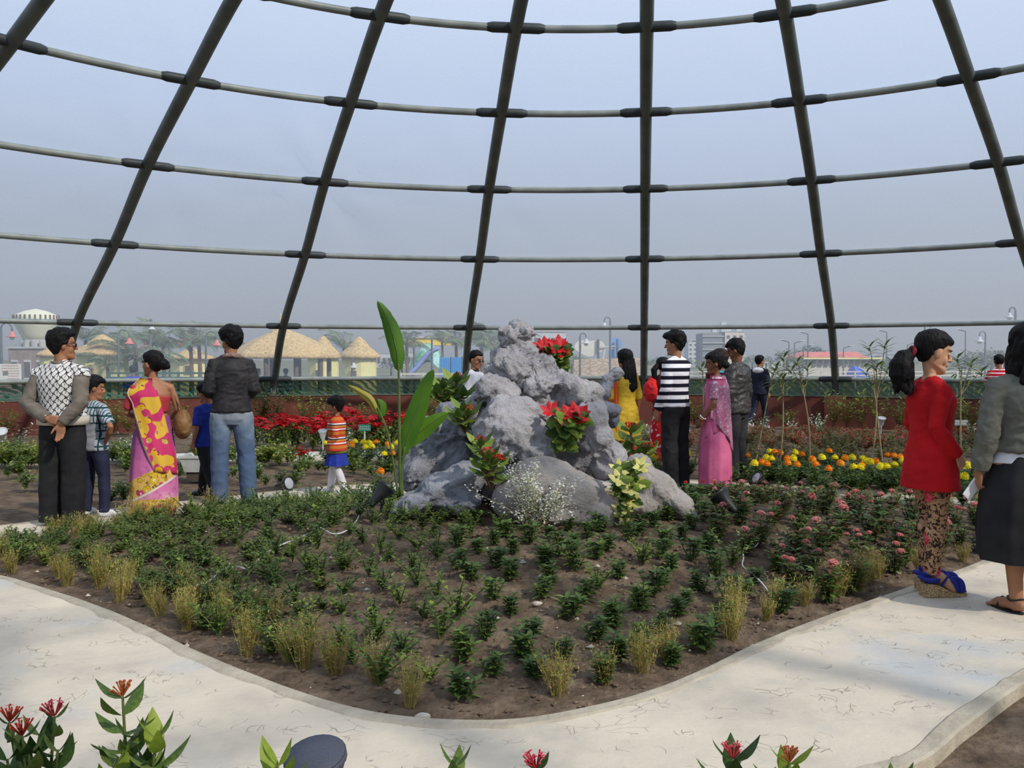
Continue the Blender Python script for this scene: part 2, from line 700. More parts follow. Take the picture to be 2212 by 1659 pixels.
for i in range(last):
    for q in range(NA):
        q2 = (q + 1) % NA
        fs.append((i * NA + q, i * NA + q2, (i + 1) * NA + q2, (i + 1) * NA + q))
mb.add(vs, fs)
net = mb.build('shade_net', m_net, smooth=True, loc=(DC.x, DC.y, WT))
tag(net, 'pale translucent shade cloth stretched over the dome ribs', 'shade net')

# green skirt net between lowest rail and wall
t = NT('green_net')
z_ = t.xyz()
wav = t.n('ShaderNodeTexWave')
wav.inputs['Scale'].default_value = 2.2
wav.inputs['Distortion'].default_value = 7.0
wav.inputs['Detail'].default_value = 2.0
wav.inputs['Detail Scale'].default_value = 1.2
t.put(wav.inputs['Vector'], t.scale((1, 1, 2.0), rot=(0, .5, .3)))
colr = t.ramp(wav.outputs[0], [(.2, (30, 74, 66)), (.6, (50, 106, 94)), (.95, (110, 150, 138))])
dif = t.n('ShaderNodeBsdfDiffuse'); trp = t.n('ShaderNodeBsdfTransparent'); m2 = t.n('ShaderNodeMixShader')
t.put(dif.inputs[0], colr)
t.put(m2.inputs[0], t.step(wav.outputs[0], -3.6, 1.0))
t.put(m2.inputs[1], trp.outputs[0]); t.put(m2.inputs[2], dif.outputs[0])
t.t.links.new(m2.outputs[0], t.t.nodes['Material Output'].inputs[0])
m_green = t.m
mb = MB()
vs, fs = [], []
NA = 480
for i in range(7):
    for q in range(NA + 1):
        a = 2 * pi * q / NA
        z = prof[-2][1] + .0 - (prof[-2][1] - WT) * i / 6
        r = prof[-2][0] + .08 + .18 * i / 6 + .015 * sin(a * 90 + i) * noise.noise(V((a * 6, i, 0)))
        vs.append(tuple(rel(dome(a, r, z))))
for i in range(6):
    for q in range(NA):
        fs.append((i * (NA + 1) + q, i * (NA + 1) + q + 1, (i + 1) * (NA + 1) + q + 1, (i + 1) * (NA + 1) + q))
mb.add(vs, fs)
tag(mb.build('skirt_net', m_green, smooth=True, loc=(DC.x, DC.y, WT)), 'dark green net band below the lowest dome rail', 'net')

# low maroon wall ring with piers
t = NT('maroon_paint')
col = t.ramp(t.noise(1.3, 5, rough=.6), [(.3, (84, 48, 42)), (.55, (104, 60, 52)), (.75, (122, 74, 62))])
drip = t.step(t.noise(1.0, 4, vec=t.scale((5, 5, .8))), .55, .75)
col = t.mix(t.mth('MULTIPLY', drip, .4), col, (84, 52, 46))
t.bump(t.noise(50, 3), .2, .01)
m_wall = t.done(col, .9, .2)
mb = MB()
rw, tw = R0 * 1.0 + .03, .3
rs = []
n = 240
for q in range(n + 1):
    a = 2 * pi * q / n
    rs.append([dome(a, rw, -.4), dome(a, rw, WT - .02), dome(a, rw + tw, WT - .02), dome(a, rw + tw, -.4)])
vs = [p for r in rs for p in r]
fs = []
for q in range(n):
    for c in range(3): fs.append((q * 4 + c + 1, q * 4 + c, q * 4 + c + 4, q * 4 + c + 5))
mb.add(vs, fs)
wl = mb.build('wall_ring', m_wall)
tag(wl, kind='structure')
m_pier = mat('pier_paint', (116, 66, 56), (102, 58, 48), 3, rough=.9)
for j in range(24):
    mb = MB()
    M_ = Matrix.Translation(dome(az(j), rw, 0)) @ Matrix.Rotation(-az(j), 4, 'Z')
    mb.box((-.22, -.1, -.1), (.22, .05, WT - .005), 0, M_)
    mb.build('wall_pier', m_pier, wl)
m_cap = mat('coping', (110, 112, 100), (90, 96, 86), 4)
mb = MB()
rs = []
for q in range(n + 1):
    a = 2 * pi * q / n
    rs.append([dome(a, rw - .015, WT - .018), dome(a, rw - .015, WT), dome(a, rw + tw, WT), dome(a, rw + tw, WT - .018)])
vs = [p for r in rs for p in r]
fs = []
for q in range(n):
    for c in range(3): fs.append((q * 4 + c + 1, q * 4 + c, q * 4 + c + 4, q * 4 + c + 5))
mb.add(vs, fs)
mb.build('wall_coping', m_cap, wl)

# outside ground
t = NT('outside_ground')
col = t.ramp(t.noise(.15, 6, rough=.6), [(.35, (92, 98, 82)), (.6, (122, 120, 100))])
m_out = t.done(col, .95, .1)
mb = MB()
rs = []
n = 96
for r, z in ((R0 + .3, -.3), (R0 + 8, -.35), (R0 + 14, -.9), (60, -.92), (120, -.95), (400, -1.0), (2500, -1.2)):
    rs.append([dome(2 * pi * q / n, r, z) for q in range(n)])
mb.rings(rs, 0, False)
tag(mb.build('outside_ground', m_out, smooth=True), kind='structure')

# ================================================================ PEOPLE
m_hair = NT('black_hair')
m_hair.bump(m_hair.noise(1.0, 4, vec=m_hair.scale((90, 90, 14))), .6, .01)
m_hair = m_hair.done(m_hair.ramp(m_hair.noise(14, 3), [(.3, (9, 8, 9)), (.7, (22, 19, 20))]), .6, .18)
m_hairb = mat('brown_black_hair', (30, 20, 17), (66, 38, 26), 18, rough=.5, bump=.5, bs=60)


def skinmat(name, c):
    t = NT(name)
    at = t.n('ShaderNodeAttribute', attribute_name='tint')
    s_ = t.n('ShaderNodeSeparateColor')
    t.put(s_.inputs[0], at.outputs['Color'])
    base = t.mix(t.noise(12, 3), tuple(int(x * .92) for x in c), c)
    a = t.mix(s_.outputs[0], base, (150, 74, 66))
    b = t.mix(s_.outputs[1], a, (30, 22, 20))
    t.b.inputs['Subsurface Weight'].default_value = 0.05
    t.b.inputs['Subsurface Radius'].default_value = (.01, .004, .002)
    return t.done(b, .55, .35)


SK1 = skinmat('skin_brown', (168, 118, 88))
SK2 = skinmat('skin_light_brown', (206, 158, 124))
SK3 = skinmat('skin_dark_brown', (132, 88, 64))
m_eye = mat('eye_white', (225, 220, 212), rough=.3)
m_iris = mat('iris', (20, 14, 12), rough=.2)

HEADLV = [(-.12, .066, .036, .014), (-.112, .08, .02, .028), (-.1, .088, .0, .039), (-.085, .088, -.02, .048), (-.07, .084, -.035, .055), (-.05, .086, -.055, .062), (-.03, .084, -.073, .067), (-.01, .080, -.086, .071),
          (.01, .082, -.094, .0735), (.03, .088, -.099, .075), (.05, .088, -.1, .075), (.07, .079, -.095, .071), (.088, .063, -.083, .062), (.102, .042, -.064, .047), (.112, .016, -.04, .027), (.116, -.006, -.016, .008)]


def headrings(off=None, n=32, extra=0):
    rs = []
    lv = HEADLV
    o = []
    for i in range(len(lv) - 1):
        o.append(lv[i])
        for k in range(extra):
            t = (k + 1) / (extra + 1)
            o.append(tuple(a * (1 - t) + b * t for a, b in zip(lv[i], lv[i + 1])))
    o.append(lv[-1])
    for (z, yf, yb, w_) in o:
        yc = -.012 if yf > .02 and yb < -.03 else (yf + yb) / 2
        rr = []
        for j in range(n):
            a = 2 * pi * j / n
            y = yc + ((yf - yc) if sin(a) > 0 else (yc - yb)) * sin(a)
            x = w_ * cos(a) * (1.0 if sin(a) < .3 else 1 - .12 * (sin(a) - .3))
            p = V((x, y, z))
            if off:
                nrm = V((x * 1.2, (y - yc), (z - .01) * .8)).normalized()
                p = p + nrm * off(p)
            rr.append(p)
        rs.append(rr)
    return rs


def remesh(mb, name, mats, parent, voxel, smooth=3, disp=None, dec=None, tint=None, post=None):
    """close a set of overlapping volumes into ONE skin"""
    me = mb.mesh(name + '_src', mats)
    ob = bpy.data.objects.new(name + '_src', me)
    COL.objects.link(ob)
    r = ob.modifiers.new('r', 'REMESH')
    r.mode = 'VOXEL'
    r.voxel_size = voxel
    r.use_smooth_shade = True
    if smooth:
        s_ = ob.modifiers.new('s', 'SMOOTH')
        s_.iterations = smooth
        s_.factor = .5
    dg = bpy.context.evaluated_depsgraph_get()
    ev = ob.evaluated_get(dg)
    out = bpy.data.meshes.new_from_object(ev)
    bpy.data.objects.remove(ob)
    bpy.data.meshes.remove(me)
    out.name = name
    nv = len(out.vertices)
    if disp or tint or post:
        co_ = [0.0] * (nv * 3)
        out.vertices.foreach_get('co', co_)
        if disp:
            no = [0.0] * (nv * 3)
            out.vertices.foreach_get('normal', no)
            for i in range(nv):
                p = V(co_[3 * i:3 * i + 3])
                d = disp(p)
                for c in range(3): co_[3 * i + c] += no[3 * i + c] * d
            out.vertices.foreach_set('co', co_)
        if tint:
            at = out.attributes.new('tint', 'FLOAT_COLOR', 'POINT')
            cols = []
            for i in range(nv):
                cols += tint(V(co_[3 * i:3 * i + 3]))
            at.data.foreach_set('color', cols)
    if dec:
        ob = bpy.data.objects.new('t', out)
        COL.objects.link(ob)
        m_ = ob.modifiers.new('d', 'DECIMATE')
        m_.ratio = dec
        dg = bpy.context.evaluated_depsgraph_get()
        o2 = bpy.data.meshes.new_from_object(ob.evaluated_get(dg))
        bpy.data.objects.remove(ob)
        bpy.data.meshes.remove(out)
        out = o2
        out.name = name
    if not out.materials: out.materials.append(mats)
    out.polygons.foreach_set('use_smooth', [True] * len(out.polygons))
    return link(name, out, parent)


def folds(amp, sc1=9.0, stretch=1.6, seed=0):
    def f(p):
        q = V((p.x * sc1, p.y * sc1, p.z * sc1 * stretch + seed))
        a = 1 - abs(noise.noise(q)) * 2
        b = 1 - abs(noise.noise(q * 2.1 + V((3, 1, 7)))) * 2
        return amp * (a * .7 + b * .3 - .3)
    return f


class Fig:
    """local frame: +Y is where the chest faces, +X the person's right hand, feet on z = 0"""
    def __init__(s, label, loc, rz, H, fem=False, head=.235, vox=.008, skin=None, wide=1.0, lean=0.0, lift=0.0, category='person'):
        s.root = empty('person', loc, rz, label, category)
        s.hs = head / .235
        s.s = (H - head - lift) / (1.75 - .235)
        s.H, s.fem, s.vox, s.skin, s.w, s.lift, s.lean = H, fem, vox, skin or SK1, wide, lift, lean
        s.sh = (.145 if fem else .165) * wide
        s.legs = {1: ((.09, 0, .9), (.1, .01, .5), (.1, -.02, .09), 0.0), -1: ((-.09, 0, .9), (-.1, .01, .5), (-.1, -.02, .09), 0.0)}
        s.arms = {}
        for g in (1, -1):
            s.arms[g] = ((g * s.sh, -.01, 1.42), (g * (s.sh + .06), -.03, 1.13), (g * (s.sh + .065), .04, .89), (0, .1, -1), (-g, .2, 0))
        s.yaw = s.pitch = s.roll = 0.0
        s.curl = {1: .35, -1: .35}
        s.spread = 0.0

    def T(s, p, foot=False):
        p = V(p)
        y = p.y
        if p.z > .9: y += (p.z - .9) * s.lean
        return V((p.x * s.s, y * s.s, p.z * s.s + s.lift))

    def headM(s):
        c = s.T((0, .015, 1.515)) + V((0, 0, .118 * s.hs))
        return Matrix.Translation(c) @ Euler((s.pitch, s.roll, s.yaw), 'XYZ').to_matrix().to_4x4() @ Matrix.Scale(s.hs, 4)

    def hand(s, mb, wr, d, nrm, curl, side):
        k = s.s * (.92 if s.fem else 1)
        d = V(d).normalized()
        nrm = V(nrm)
        nrm = (nrm - d * nrm.dot(d)).normalized()
        t = d.cross(nrm) * 1.0
        if side < 0: t = -t   # thumb side
        for i in range(4):
            o = t * (.026 - .0175 * i) * k
            kn = wr + d * (.092 - .004 * abs(i - 1)) * k + o * 1.15
            mb.tube([wr + d * .004 * k + o * .7, wr + d * .05 * k + o, kn], [.0135 * k, .0145 * k, .0115 * k], 8, round_=True)
            L = (.072, .08, .074, .058)[i] * k
            cd = d.copy()
            p = kn
            pts = [p]
            for q in range(3):
                cc_ = curl * (.8 + .15 * i) * (1.0, 1.2, .9)[q]
                cd = (Matrix.Rotation(cc_, 3, d.cross(nrm)) @ cd)
                p = p + cd * L * (.45, .32, .26)[q]
                pts.append(p)
            mb.tube(pts, [.0098 * k, .0092 * k, .0085 * k, .0072 * k], 8, round_=True)
        tb = wr + d * .022 * k + t * .024 * k
        td = (d * .75 + t * .75 + nrm * .25).normalized()
        p1 = tb + td * .042 * k
        td2 = (d * .95 + t * .3 + nrm * .3 * (1 + curl)).normalized()
        mb.tube([tb, p1, p1 + td2 * .032 * k, p1 + td2 * .054 * k], [.0145 * k, .0115 * k, .0105 * k, .0085 * k], 8, round_=True)

    def body(s, dec=None, feet=True, lips=True):
        mb = MB()
        f = s.fem
        W = s.w
        lv = [(.80, .12, .08), (.86, .165, .105), (.95, .165 if not f else .17, .11), (1.03, .14 if not f else .13, .098), (1.12, .135 if not f else .118, .092), (1.22, .15 if not f else .135, .102), (1.32, .165 if not f else .145, .108 if not f else .112), (1.39, .15 if not f else .128, .09), (1.44, .105 if not f else .09, .07), (1.485, .06, .055)]
        L = []
        for z, rx, ry in lv:
            c = s.T((0, 0, z))
            L.append((c.z, 0, c.y, rx * s.s * W, ry * s.s * W))
        mb.loft(L, 24)
        M_ = s.headM()
        for g in (1, -1): mb.tube([s.T((g * .02, -.015, 1.475)), s.T((g * .08, -.015, 1.435)), s.T((g * s.sh, -.012, 1.395))], [.042 * s.s, .042 * s.s, .045 * s.s], 12, round_=True)
        mb.tube([s.T((0, -.012, 1.42)), s.T((0, -.008, 1.5)), M_ @ V((0, -.02, -.03))], [.062 * s.s * W ** .5 * (.85 if f else 1), .052 * s.s * (.85 if f else 1), .05 * s.hs * (.85 if f else 1)], 14)
        rs = [[M_ @ p for p in r] for r in headrings()]
        mb.rings(rs)
        R3 = M_.to_3x3()
        # nose, lips, brow ridge, ears, cheeks
        def e(c, r, tilt=0.0, tz=0.0):
            mb.ell(M_ @ V(c), r, 10, 8, R=R3 @ Euler((tilt, 0, tz)).to_matrix())
        mb.tube([M_ @ V((0, .084, .022)), M_ @ V((0, .097, -.006)), M_ @ V((0, .107, -.026))], [.007 * s.hs, .0095 * s.hs, .0125 * s.hs], 8, round_=True)
        for g in (1, -1):
            e((g * .011, .094, -.031), (.009, .009, .0075))
            e((g * .0785, -.008, -.006), (.0115, .02, .033), -.15, -g * .35)
            e((g * .034, .05, -.034), (.024, .022, .034))
            e((g * .032, .082, .024), (.022, .008, .007))
        e((0, .0865, -.057), (.021, .0085, .006))
        e((0, .085, -.067), (.018, .0085, .0065))
        e((0, .079, -.083), (.024, .008, .012))
        e((0, .076, -.1), (.021, .017, .016))
        for g in (1, -1):
            hip, kn, an, toe = s.legs[g]
            hp, k_, a_ = s.T(hip), s.T(kn), s.T(an)
            q = s.s * (.95 if f else 1) * (.5 + .5 * W)
            mid = hp.lerp(k_, .5) + V((0, .012, 0)) * s.s
            calf = k_.lerp(a_, .3) + V((0, -.018, 0)) * s.s
            mb.tube([hp, hp.lerp(k_, .2), mid, k_, calf, k_.lerp(a_, .7), a_], [.088 * q, .088 * q, .07 * q, .052 * q, .056 * q, .042 * q, .036 * q], 14, round_=True)
            fd = V((sin(-toe), cos(-toe), 0))
            if s.lift:
                b = V((a_.x, a_.y, 0))
                mb.tube([a_ - V((0, 0, .01)), a_ + fd * .06 - V((0, 0, .05)), a_ + fd * .14 + V((0, 0, .045 - a_.z)), a_ + fd * .20 + V((0, 0, .035 - a_.z))], [.034, .032, .034, .02], 12, round_=True, flat=1.0)
                for t_ in range(5):
                    sd_ = V((fd.y, -fd.x, 0)) * (t_ - 2) * .014
                    mb.tube([a_ + fd * .19 + sd_ + V((0, 0, .034 - a_.z)), a_ + fd * (.225 - .006 * abs(t_ - 1)) + sd_ + V((0, 0, .03 - a_.z))], [.010, .008], 8, round_=True)
            else:
                z0 = a_.z - .09 * s.s
                b = V((a_.x, a_.y, z0))
                mb.tube([b + V((0, 0, .05 * q)) - fd * .03 * q, b + fd * .05 * q + V((0, 0, .045 * q)), b + fd * .13 * q + V((0, 0, .028 * q)), b + fd * .165 * q + V((0, 0, .02 * q))], [.034 * q, .036 * q, .034 * q, .02 * q], 12, round_=True)
                mb.tube([a_, b + V((0, 0, .04 * q))], [.034 * q, .034 * q], 10, round_=True)
                for t_ in range(5):
                    sd_ = V((fd.y, -fd.x, 0)) * (t_ - 2) * .015 * q
                    mb.tube([b + fd * .155 * q + sd_ + V((0, 0, .016 * q)), b + fd * (.195 - .007 * abs(t_ - 1)) * q + sd_ + V((0, 0, .012 * q))], [.011 * q, .0085 * q], 8, round_=True)
            sh, el_, wr, d, nm = s.arms[g]
            a, b_, c = s.T(sh), s.T(el_), s.T(wr)
            q = s.s * (.84 if f else 1) * (.6 + .4 * W)
            mb.tube([s.T((g * .06, -.01, 1.395)), a - V((0, 0, .012 * s.s)), a.lerp(b_, .4), b_, b_.lerp(c, .3), b_.lerp(c, .75), c], [.05 * q, .053 * q, .045 * q, .038 * q, .041 * q, .031 * q, .026 * q], 12, round_=True)
            s.hand(mb, c, d, nm, s.curl[g], g)
        Mi = M_.inverted()

        def tint(p):
            r = g_ = 0.0
            h = Mi @ p
            if abs(h.x) < .03 and h.y > .07 and -.078 < h.z < -.05: r = smooth01(1.5 - sqrt((h.x / .024) ** 2 + ((h.z + .064) / .011) ** 2))
            if .012 < abs(h.x) < .055 and h.y > .05: g_ = smooth01(1.6 - abs(h.z - .028 + abs(abs(h.x) - .033) * .25) / .0045) * .8
            return (r, g_, 0.0, 1.0)
        o = remesh(mb, 'body', s.skin, s.root, s.vox, 2, dec=dec, tint=tint)
        return o

    def eyes(s):
        M_ = s.headM()
        for g in (1, -1):
            mb = MB()
            c = M_ @ V((g * .031, .0745, .004))
            R3 = M_.to_3x3().normalized()
            mb.ell(c, (.0135 * s.hs, .009 * s.hs, .0065 * s.hs), 12, 8, 0, R3)
            mb.ell(M_ @ V((g * .031, .0795, .0035)), (.0058 * s.hs, .0052 * s.hs, .0058 * s.hs), 10, 8, 1, R3)
            mb.tube([M_ @ V((g * (.031 + q * .0135), .0835 - abs(q) * .006, .0105 - abs(q) * .004)) for q in (-1, -.4, .4, 1)], .0014 * s.hs, 5, 1)
            mb.build('eye', [m_eye, m_iris], s.root, True)

    def hair(s, front=.066, side=.0, nape=-.085, thick=.016, material=None, extra=None, name='hair', rough=.006, fringe=0.0, sm=2, sideburn=0.0):
        M_ = s.headM()

        def off(p):
            y = p.y
            if y > .045: zl = front - (abs(p.x) * .0)
            elif y > .012: zl = front + (side - front) * ((.045 - y) / .033)
            elif y > -.022: zl = side
            elif y > -.045: zl = side + (nape - side) * ((-.022 - y) / .023)
            else: zl = nape
            t = smooth01((p.z - zl) / .018 + .5)
            k = thick * (1 + .35 * smooth01((p.z - .03) / .06))
            k += fringe * smooth01((y - .03) / .04)
            return -.014 + (k + .014) * t + rough * t * noise.noise(p * 34)
        mb = MB()
        rs = [[M_ @ p for p in r] for r in headrings(off, 40, 2)]
        mb.rings(rs)
        if extra: extra(mb, M_)
        q = lambda p: .0035 * noise.noise(V((p.x * 70, p.y * 70, p.z * 22)))
        return remesh(mb, name, material or m_hair, s.root, max(.0045, s.vox * .8), sm, disp=q)

    # ---- clothes
    def top(s, name, m, hem=.86, flare=1.0, ease=.018, sleeve=1.0, neck=1.47, amp=.006, waist=1.0, arms=(1, -1), sleeve_r=1.0, mb=None, build=True, chest=1.0, vox=None, cuffs=True, trunk=True, shoulder=True, belly=0.0, dec=None):
        mb = mb or MB()
        f = s.fem
        W = s.w
        if trunk:
            full = [(.58, .19, .13), (.70, .185, .125), (.80, .178, .12), (.88, .172, .115), (.95, .168, .112), (1.03, .15 if not f else .138, .104), (1.12, .145 if not f else .125, .1), (1.22, .155 if not f else .14, .108), (1.32, .17 if not f else .15, .112 if not f else .118), (1.39, .152 if not f else .13, .094), (1.44, .108 if not f else .094, .074), (1.49, .066, .06)]
            L = []
            first = [hem] + [z for z, _, _ in full if hem + .03 < z < neck - .01] + [neck]

            def at(z):
                for i in range(len(full) - 1):
                    a, b = full[i], full[i + 1]
                    if a[0] <= z <= b[0]:
                        t = (z - a[0]) / (b[0] - a[0])
                        return a[1] + (b[1] - a[1]) * t, a[2] + (b[2] - a[2]) * t
                return (full[0][1:] if z < full[0][0] else full[-1][1:])
            for z in first:
                rx, ry = at(z)
                c = s.T((0, 0, z))
                fl = 1 + (flare - 1) * smooth01((1.1 - z) / max(.05, 1.1 - hem))
                wv = waist if .98 < z < 1.2 else 1.0
                ez = ease * (1.0 if z < 1.42 else .5)
                bl = belly * smooth01(1 - abs(z - 1.02) / .22)
                ch = chest if 1.22 < z < 1.38 else 1.0
                L.append((c.z, 0, c.y + bl * .5 * s.s, (rx * W * fl * wv + ez) * s.s, ((ry * W * fl * wv * ch + ez) + bl * .5) * s.s))
            mb.loft(L, 28, sub=2)
            if neck > 1.42:
                for g in (1, -1): mb.tube([s.T((g * .03, -.015, min(1.465, neck - .01))), s.T((g * .085, -.015, 1.43)), s.T((g * s.sh, -.012, 1.39))], [(.04 + ease * .5) * s.s, (.042 + ease * .6) * s.s, (.048 + ease * .6) * s.s], 12, round_=True)
        if sleeve > 0:
            for g in arms:
                sh, el_, wr, d, nm = s.arms[g]
                a, b_, c = s.T(sh), s.T(el_), s.T(wr)
                q = s.s * (.86 if f else 1) * sleeve_r * (.6 + .4 * W)
                e_ = ease * s.s * .6
                pts = [s.T((g * .07, -.01, 1.385)), a - V((0, 0, .014 * s.s)), a.lerp(b_, .4), b_]
                r = [.052 * q + e_, .056 * q + e_, .05 * q + e_, .044 * q + e_]
                if sleeve <= .5:
                    t_ = sleeve / .5
                    pts = pts[:2] + [a.lerp(b_, t_ * .5), a.lerp(b_, t_)]
                    r = r[:2] + [.054 * q + e_, .053 * q + e_]
                else:
                    t_ = (sleeve - .5) / .5
                    pts += [b_.lerp(c, .35 * t_), b_.lerp(c, .97 * t_)]
                    r += [.044 * q + e_, .032 * q + e_]
                mb.tube(pts, r, 14)
        if not build: return mb
        return remesh(mb, name, m, s.root, vox or max(.009, s.vox * 1.2), 6, disp=folds(amp, seed=random.random() * 9), dec=dec)

    def trousers(s, m, name='trousers', ease=.02, hem=.06, waist=1.0, taper=1.0, amp=.007, vox=None, seat=1.0):
        mb = MB()
        W = s.w
        L = []
        for z, rx, ry in ((.80, .12, .09), (.86, .162, .112), (.93, .165, .113), (waist, .15, .105)):
            c = s.T((0, 0, z))
            L.append((c.z, 0, c.y, (rx * W + ease * .6) * s.s, (ry * W * seat + ease * .6) * s.s))
        mb.loft(L, 24)
        for g in (1, -1):
            hip, kn, an, toe = s.legs[g]
            hp, k_, a_ = s.T(hip), s.T(kn), s.T(an)
            an2 = a_ - V((0, 0, (.09 - hem) * s.s))
            q = s.s * (.5 + .5 * W) * (.95 if s.fem else 1)
            e_ = ease * s.s
            mb.tube([hp + V((0, 0, .02)), hp.lerp(k_, .2), hp.lerp(k_, .55), k_, k_.lerp(a_, .35), k_.lerp(a_, .7), an2], [.09 * q + e_ * .6, .09 * q + e_ * .7, .072 * q + e_, .056 * q + e_ * taper, .057 * q + e_ * taper, .047 * q + e_ * 1.1 * taper, .042 * q + e_ * 1.2 * taper], 16)
        return remesh(mb, name, m, s.root, vox or max(.009, s.vox * 1.2), 3, disp=folds(amp, 8, .9, seed=random.random() * 9))

    def skirt(s, name, m, z1, z0, r1, r0, fold=.05, nf=9, amp=.004, cx=0.0, cy=0.0, mid=None, phase=0.0):
        """cloth tube with pleats that run down it; open shell with thickness"""
        def ring(z, t):
            rx = r1[0] + (r0[0] - r1[0]) * t
            ry = r1[1] + (r0[1] - r1[1]) * t
            if mid:
                b = 4 * t * (1 - t)
                rx += mid[0] * b
                ry += mid[1] * b
            return rx, ry
        mb = MB()
        n, m_ = 72, 26
        for inner_ in (0, 1):
            pass
        rs = []
        for i in range(m_ + 1):
            t = i / m_
            z = z1 + (z0 - z1) * t
            rx, ry = ring(z, t)
            c = s.T((0, 0, z))
            rr = []
            for j in range(n):
                a = 2 * pi * j / n
                k = 1 + fold * (.25 + .75 * t) * (sin(nf * a + phase + 1.2 * sin(2 * t)) + .4 * sin((nf * 2 + 1) * a + 2 + t * 2))
                k += .03 * noise.noise(V((cos(a) * 2, sin(a) * 2, t * 7)))
                rr.append(V(((cx * t + rx * k * cos(a)) * s.s, c.y + (cy * t + ry * k * sin(a)) * s.s, c.z)))
            rs.append(rr)
        inn = [[V((p.x * .94, p.y * .94, p.z)) for p in r] for r in rs]
        mb.rings(rs[::-1], 0, False)
        mb.rings(inn, 0, False)
        mb.rings([rs[0], inn[0]], 0, False)
        mb.rings([inn[-1], rs[-1]], 0, False)
        return mb.build(name, m, s.root, True)

    def shoes(s, m, name='shoe', grow=1.0, m2=None):
        for g in (1, -1):
            hip, kn, an, toe = s.legs[g]
            a_ = s.T(an)
            q = s.s * grow
            fd = V((sin(-toe), cos(-toe), 0))
            b = V((a_.x, a_.y, a_.z - .09 * s.s))
            mb = MB()
            mb.tube([b + V((0, 0, .048 * q)) - fd * .035 * q, b + fd * .05 * q + V((0, 0, .05 * q)), b + fd * .13 * q + V((0, 0, .04 * q)), b + fd * .19 * q + V((0, 0, .032 * q))], [.044 * q, .048 * q, .046 * q, .034 * q], 14, round_=True)
            mb.tube([b + V((0, 0, .09 * q)) - fd * .01 * q, b + V((0, 0, .04 * q))], [.043 * q, .045 * q], 12)
            o = remesh(mb, name, m, s.root, max(.007, s.vox), 3)
            sb = MB()
            side = V((fd.y, -fd.x, 0))
            rs = []
            for zz in (.0, .018 * q):
                rr = []
                for j in range(20):
                    t = 2 * pi * j / 20
                    L_ = (.145 if cos(t) > 0 else .085) * q
                    rr.append(b + fd * (.085 * q + L_ * cos(t) * 1.0 - .0) + side * .05 * q * sin(t) * (1.05 if cos(t) > 0 else .85) + V((0, 0, zz + .002)))
                rs.append(rr)
            sb.rings(rs)
            sb.build('sole', m2 or m, o)

    def band(s, name, m, c, r, h, rx=None, R=None, t=.006, n=28):
        mb = MB()
        rs = []
        for dr, dz in ((0, -h / 2), (t, -h / 2), (t, h / 2), (0, h / 2), (0, -h / 2)):
            rr = []
            for j in range(n):
                a = 2 * pi * j / n
                p = V(((r + dr) * cos(a), ((rx or r) + dr) * sin(a), dz))
                rr.append(V(c) + (R @ p if R else p))
            rs.append(rr)
        mb.rings(rs, 0, False)
        return mb.build(name, m, s.root, True)

    def wrap(s, name, m, pts, th=.006):
        """sheet of cloth from a grid of local points (rows), given thickness"""
        rows = [[s.T(p) for p in r] for r in pts]
        nr, nc = len(rows), len(rows[0])
        mb = MB()
        vs, fs = [], []
        for side in (0, 1):
            for i in range(nr):
                for j in range(nc):
                    a = rows[min(i + 1, nr - 1)][j] - rows[max(i - 1, 0)][j]
                    b = rows[i][min(j + 1, nc - 1)] - rows[i][max(j - 1, 0)]
                    nn = a.cross(b)
                    if nn.length > 1e-9: nn.normalize()
                    vs.append(rows[i][j] + nn * (th if side else 0))
        N_ = nr * nc
        for i in range(nr - 1):
            for j in range(nc - 1):
                a = i * nc + j
                fs.append((a, a + 1, a + nc + 1, a + nc))
                fs.append((N_ + a, N_ + a + nc, N_ + a + nc + 1, N_ + a + 1))
        for i in range(nr - 1):
            for j in (0, nc - 1):
                a = i * nc + j
                fs.append((a, a + nc, N_ + a + nc, N_ + a))
        for j in range(nc - 1):
            for i in (0, nr - 1):
                a = i * nc + j
                fs.append((a, a + 1, N_ + a + 1, N_ + a))
        mb.add(vs, fs)
        return mb.build(name, m, s.root, True)


def grid(fn, nu, nv):
    return [[fn(u / nu, v / nv) for v in range(nv + 1)] for u in range(nu + 1)]


def foot(px, py): return G(px, py)


R_ = math.radians

# materials of the clothes
t = NT('knit_vest')
x_, y_, z_ = t.xyz()
U = t.mth('MULTIPLY', t.mth('ADD', x_, t.mth('MULTIPLY', y_, .0)), pi / .062)
W_ = t.mth('MULTIPLY', t.mth('ADD', z_, t.mth('MULTIPLY', t.mth('SINE', t.mth('MULTIPLY', x_, 2 * pi / .062)), .006)), pi / .07)
a_ = t.mth('ABSOLUTE', t.mth('SINE', t.mth('ADD', U, W_)))
b_ = t.mth('ABSOLUTE', t.mth('SINE', t.mth('SUBTRACT', U, W_)))
ln = t.mth('LESS_THAN', t.mth('MINIMUM', a_, b_), .26)
dash = t.mth('GREATER_THAN', t.mth('ABSOLUTE', t.mth('SINE', t.mth('MULTIPLY', x_, pi / .0155))), .35)
ln = t.mth('MULTIPLY', ln, dash)
dm = t.mth('ADD', a_, b_)
ringd = t.mth('MULTIPLY', t.mth('LESS_THAN', dm, .78), t.mth('GREATER_THAN', dm, .32))
vd = t.mth('MULTIPLY', t.mth('LESS_THAN', t.mth('ABSOLUTE', t.mth('SINE', U)), .1), t.mth('GREATER_THAN', t.mth('SINE', t.mth('MULTIPLY', W_, 4.0)), -.2))
tot = t.mth('MAXIMUM', t.mth('MAXIMUM', ln, ringd), vd)
t.bump(t.noise(200, 2), .3, .004)
m_vest = t.done(t.mix(tot, (216, 214, 210), (34, 34, 38)), .95, .1)

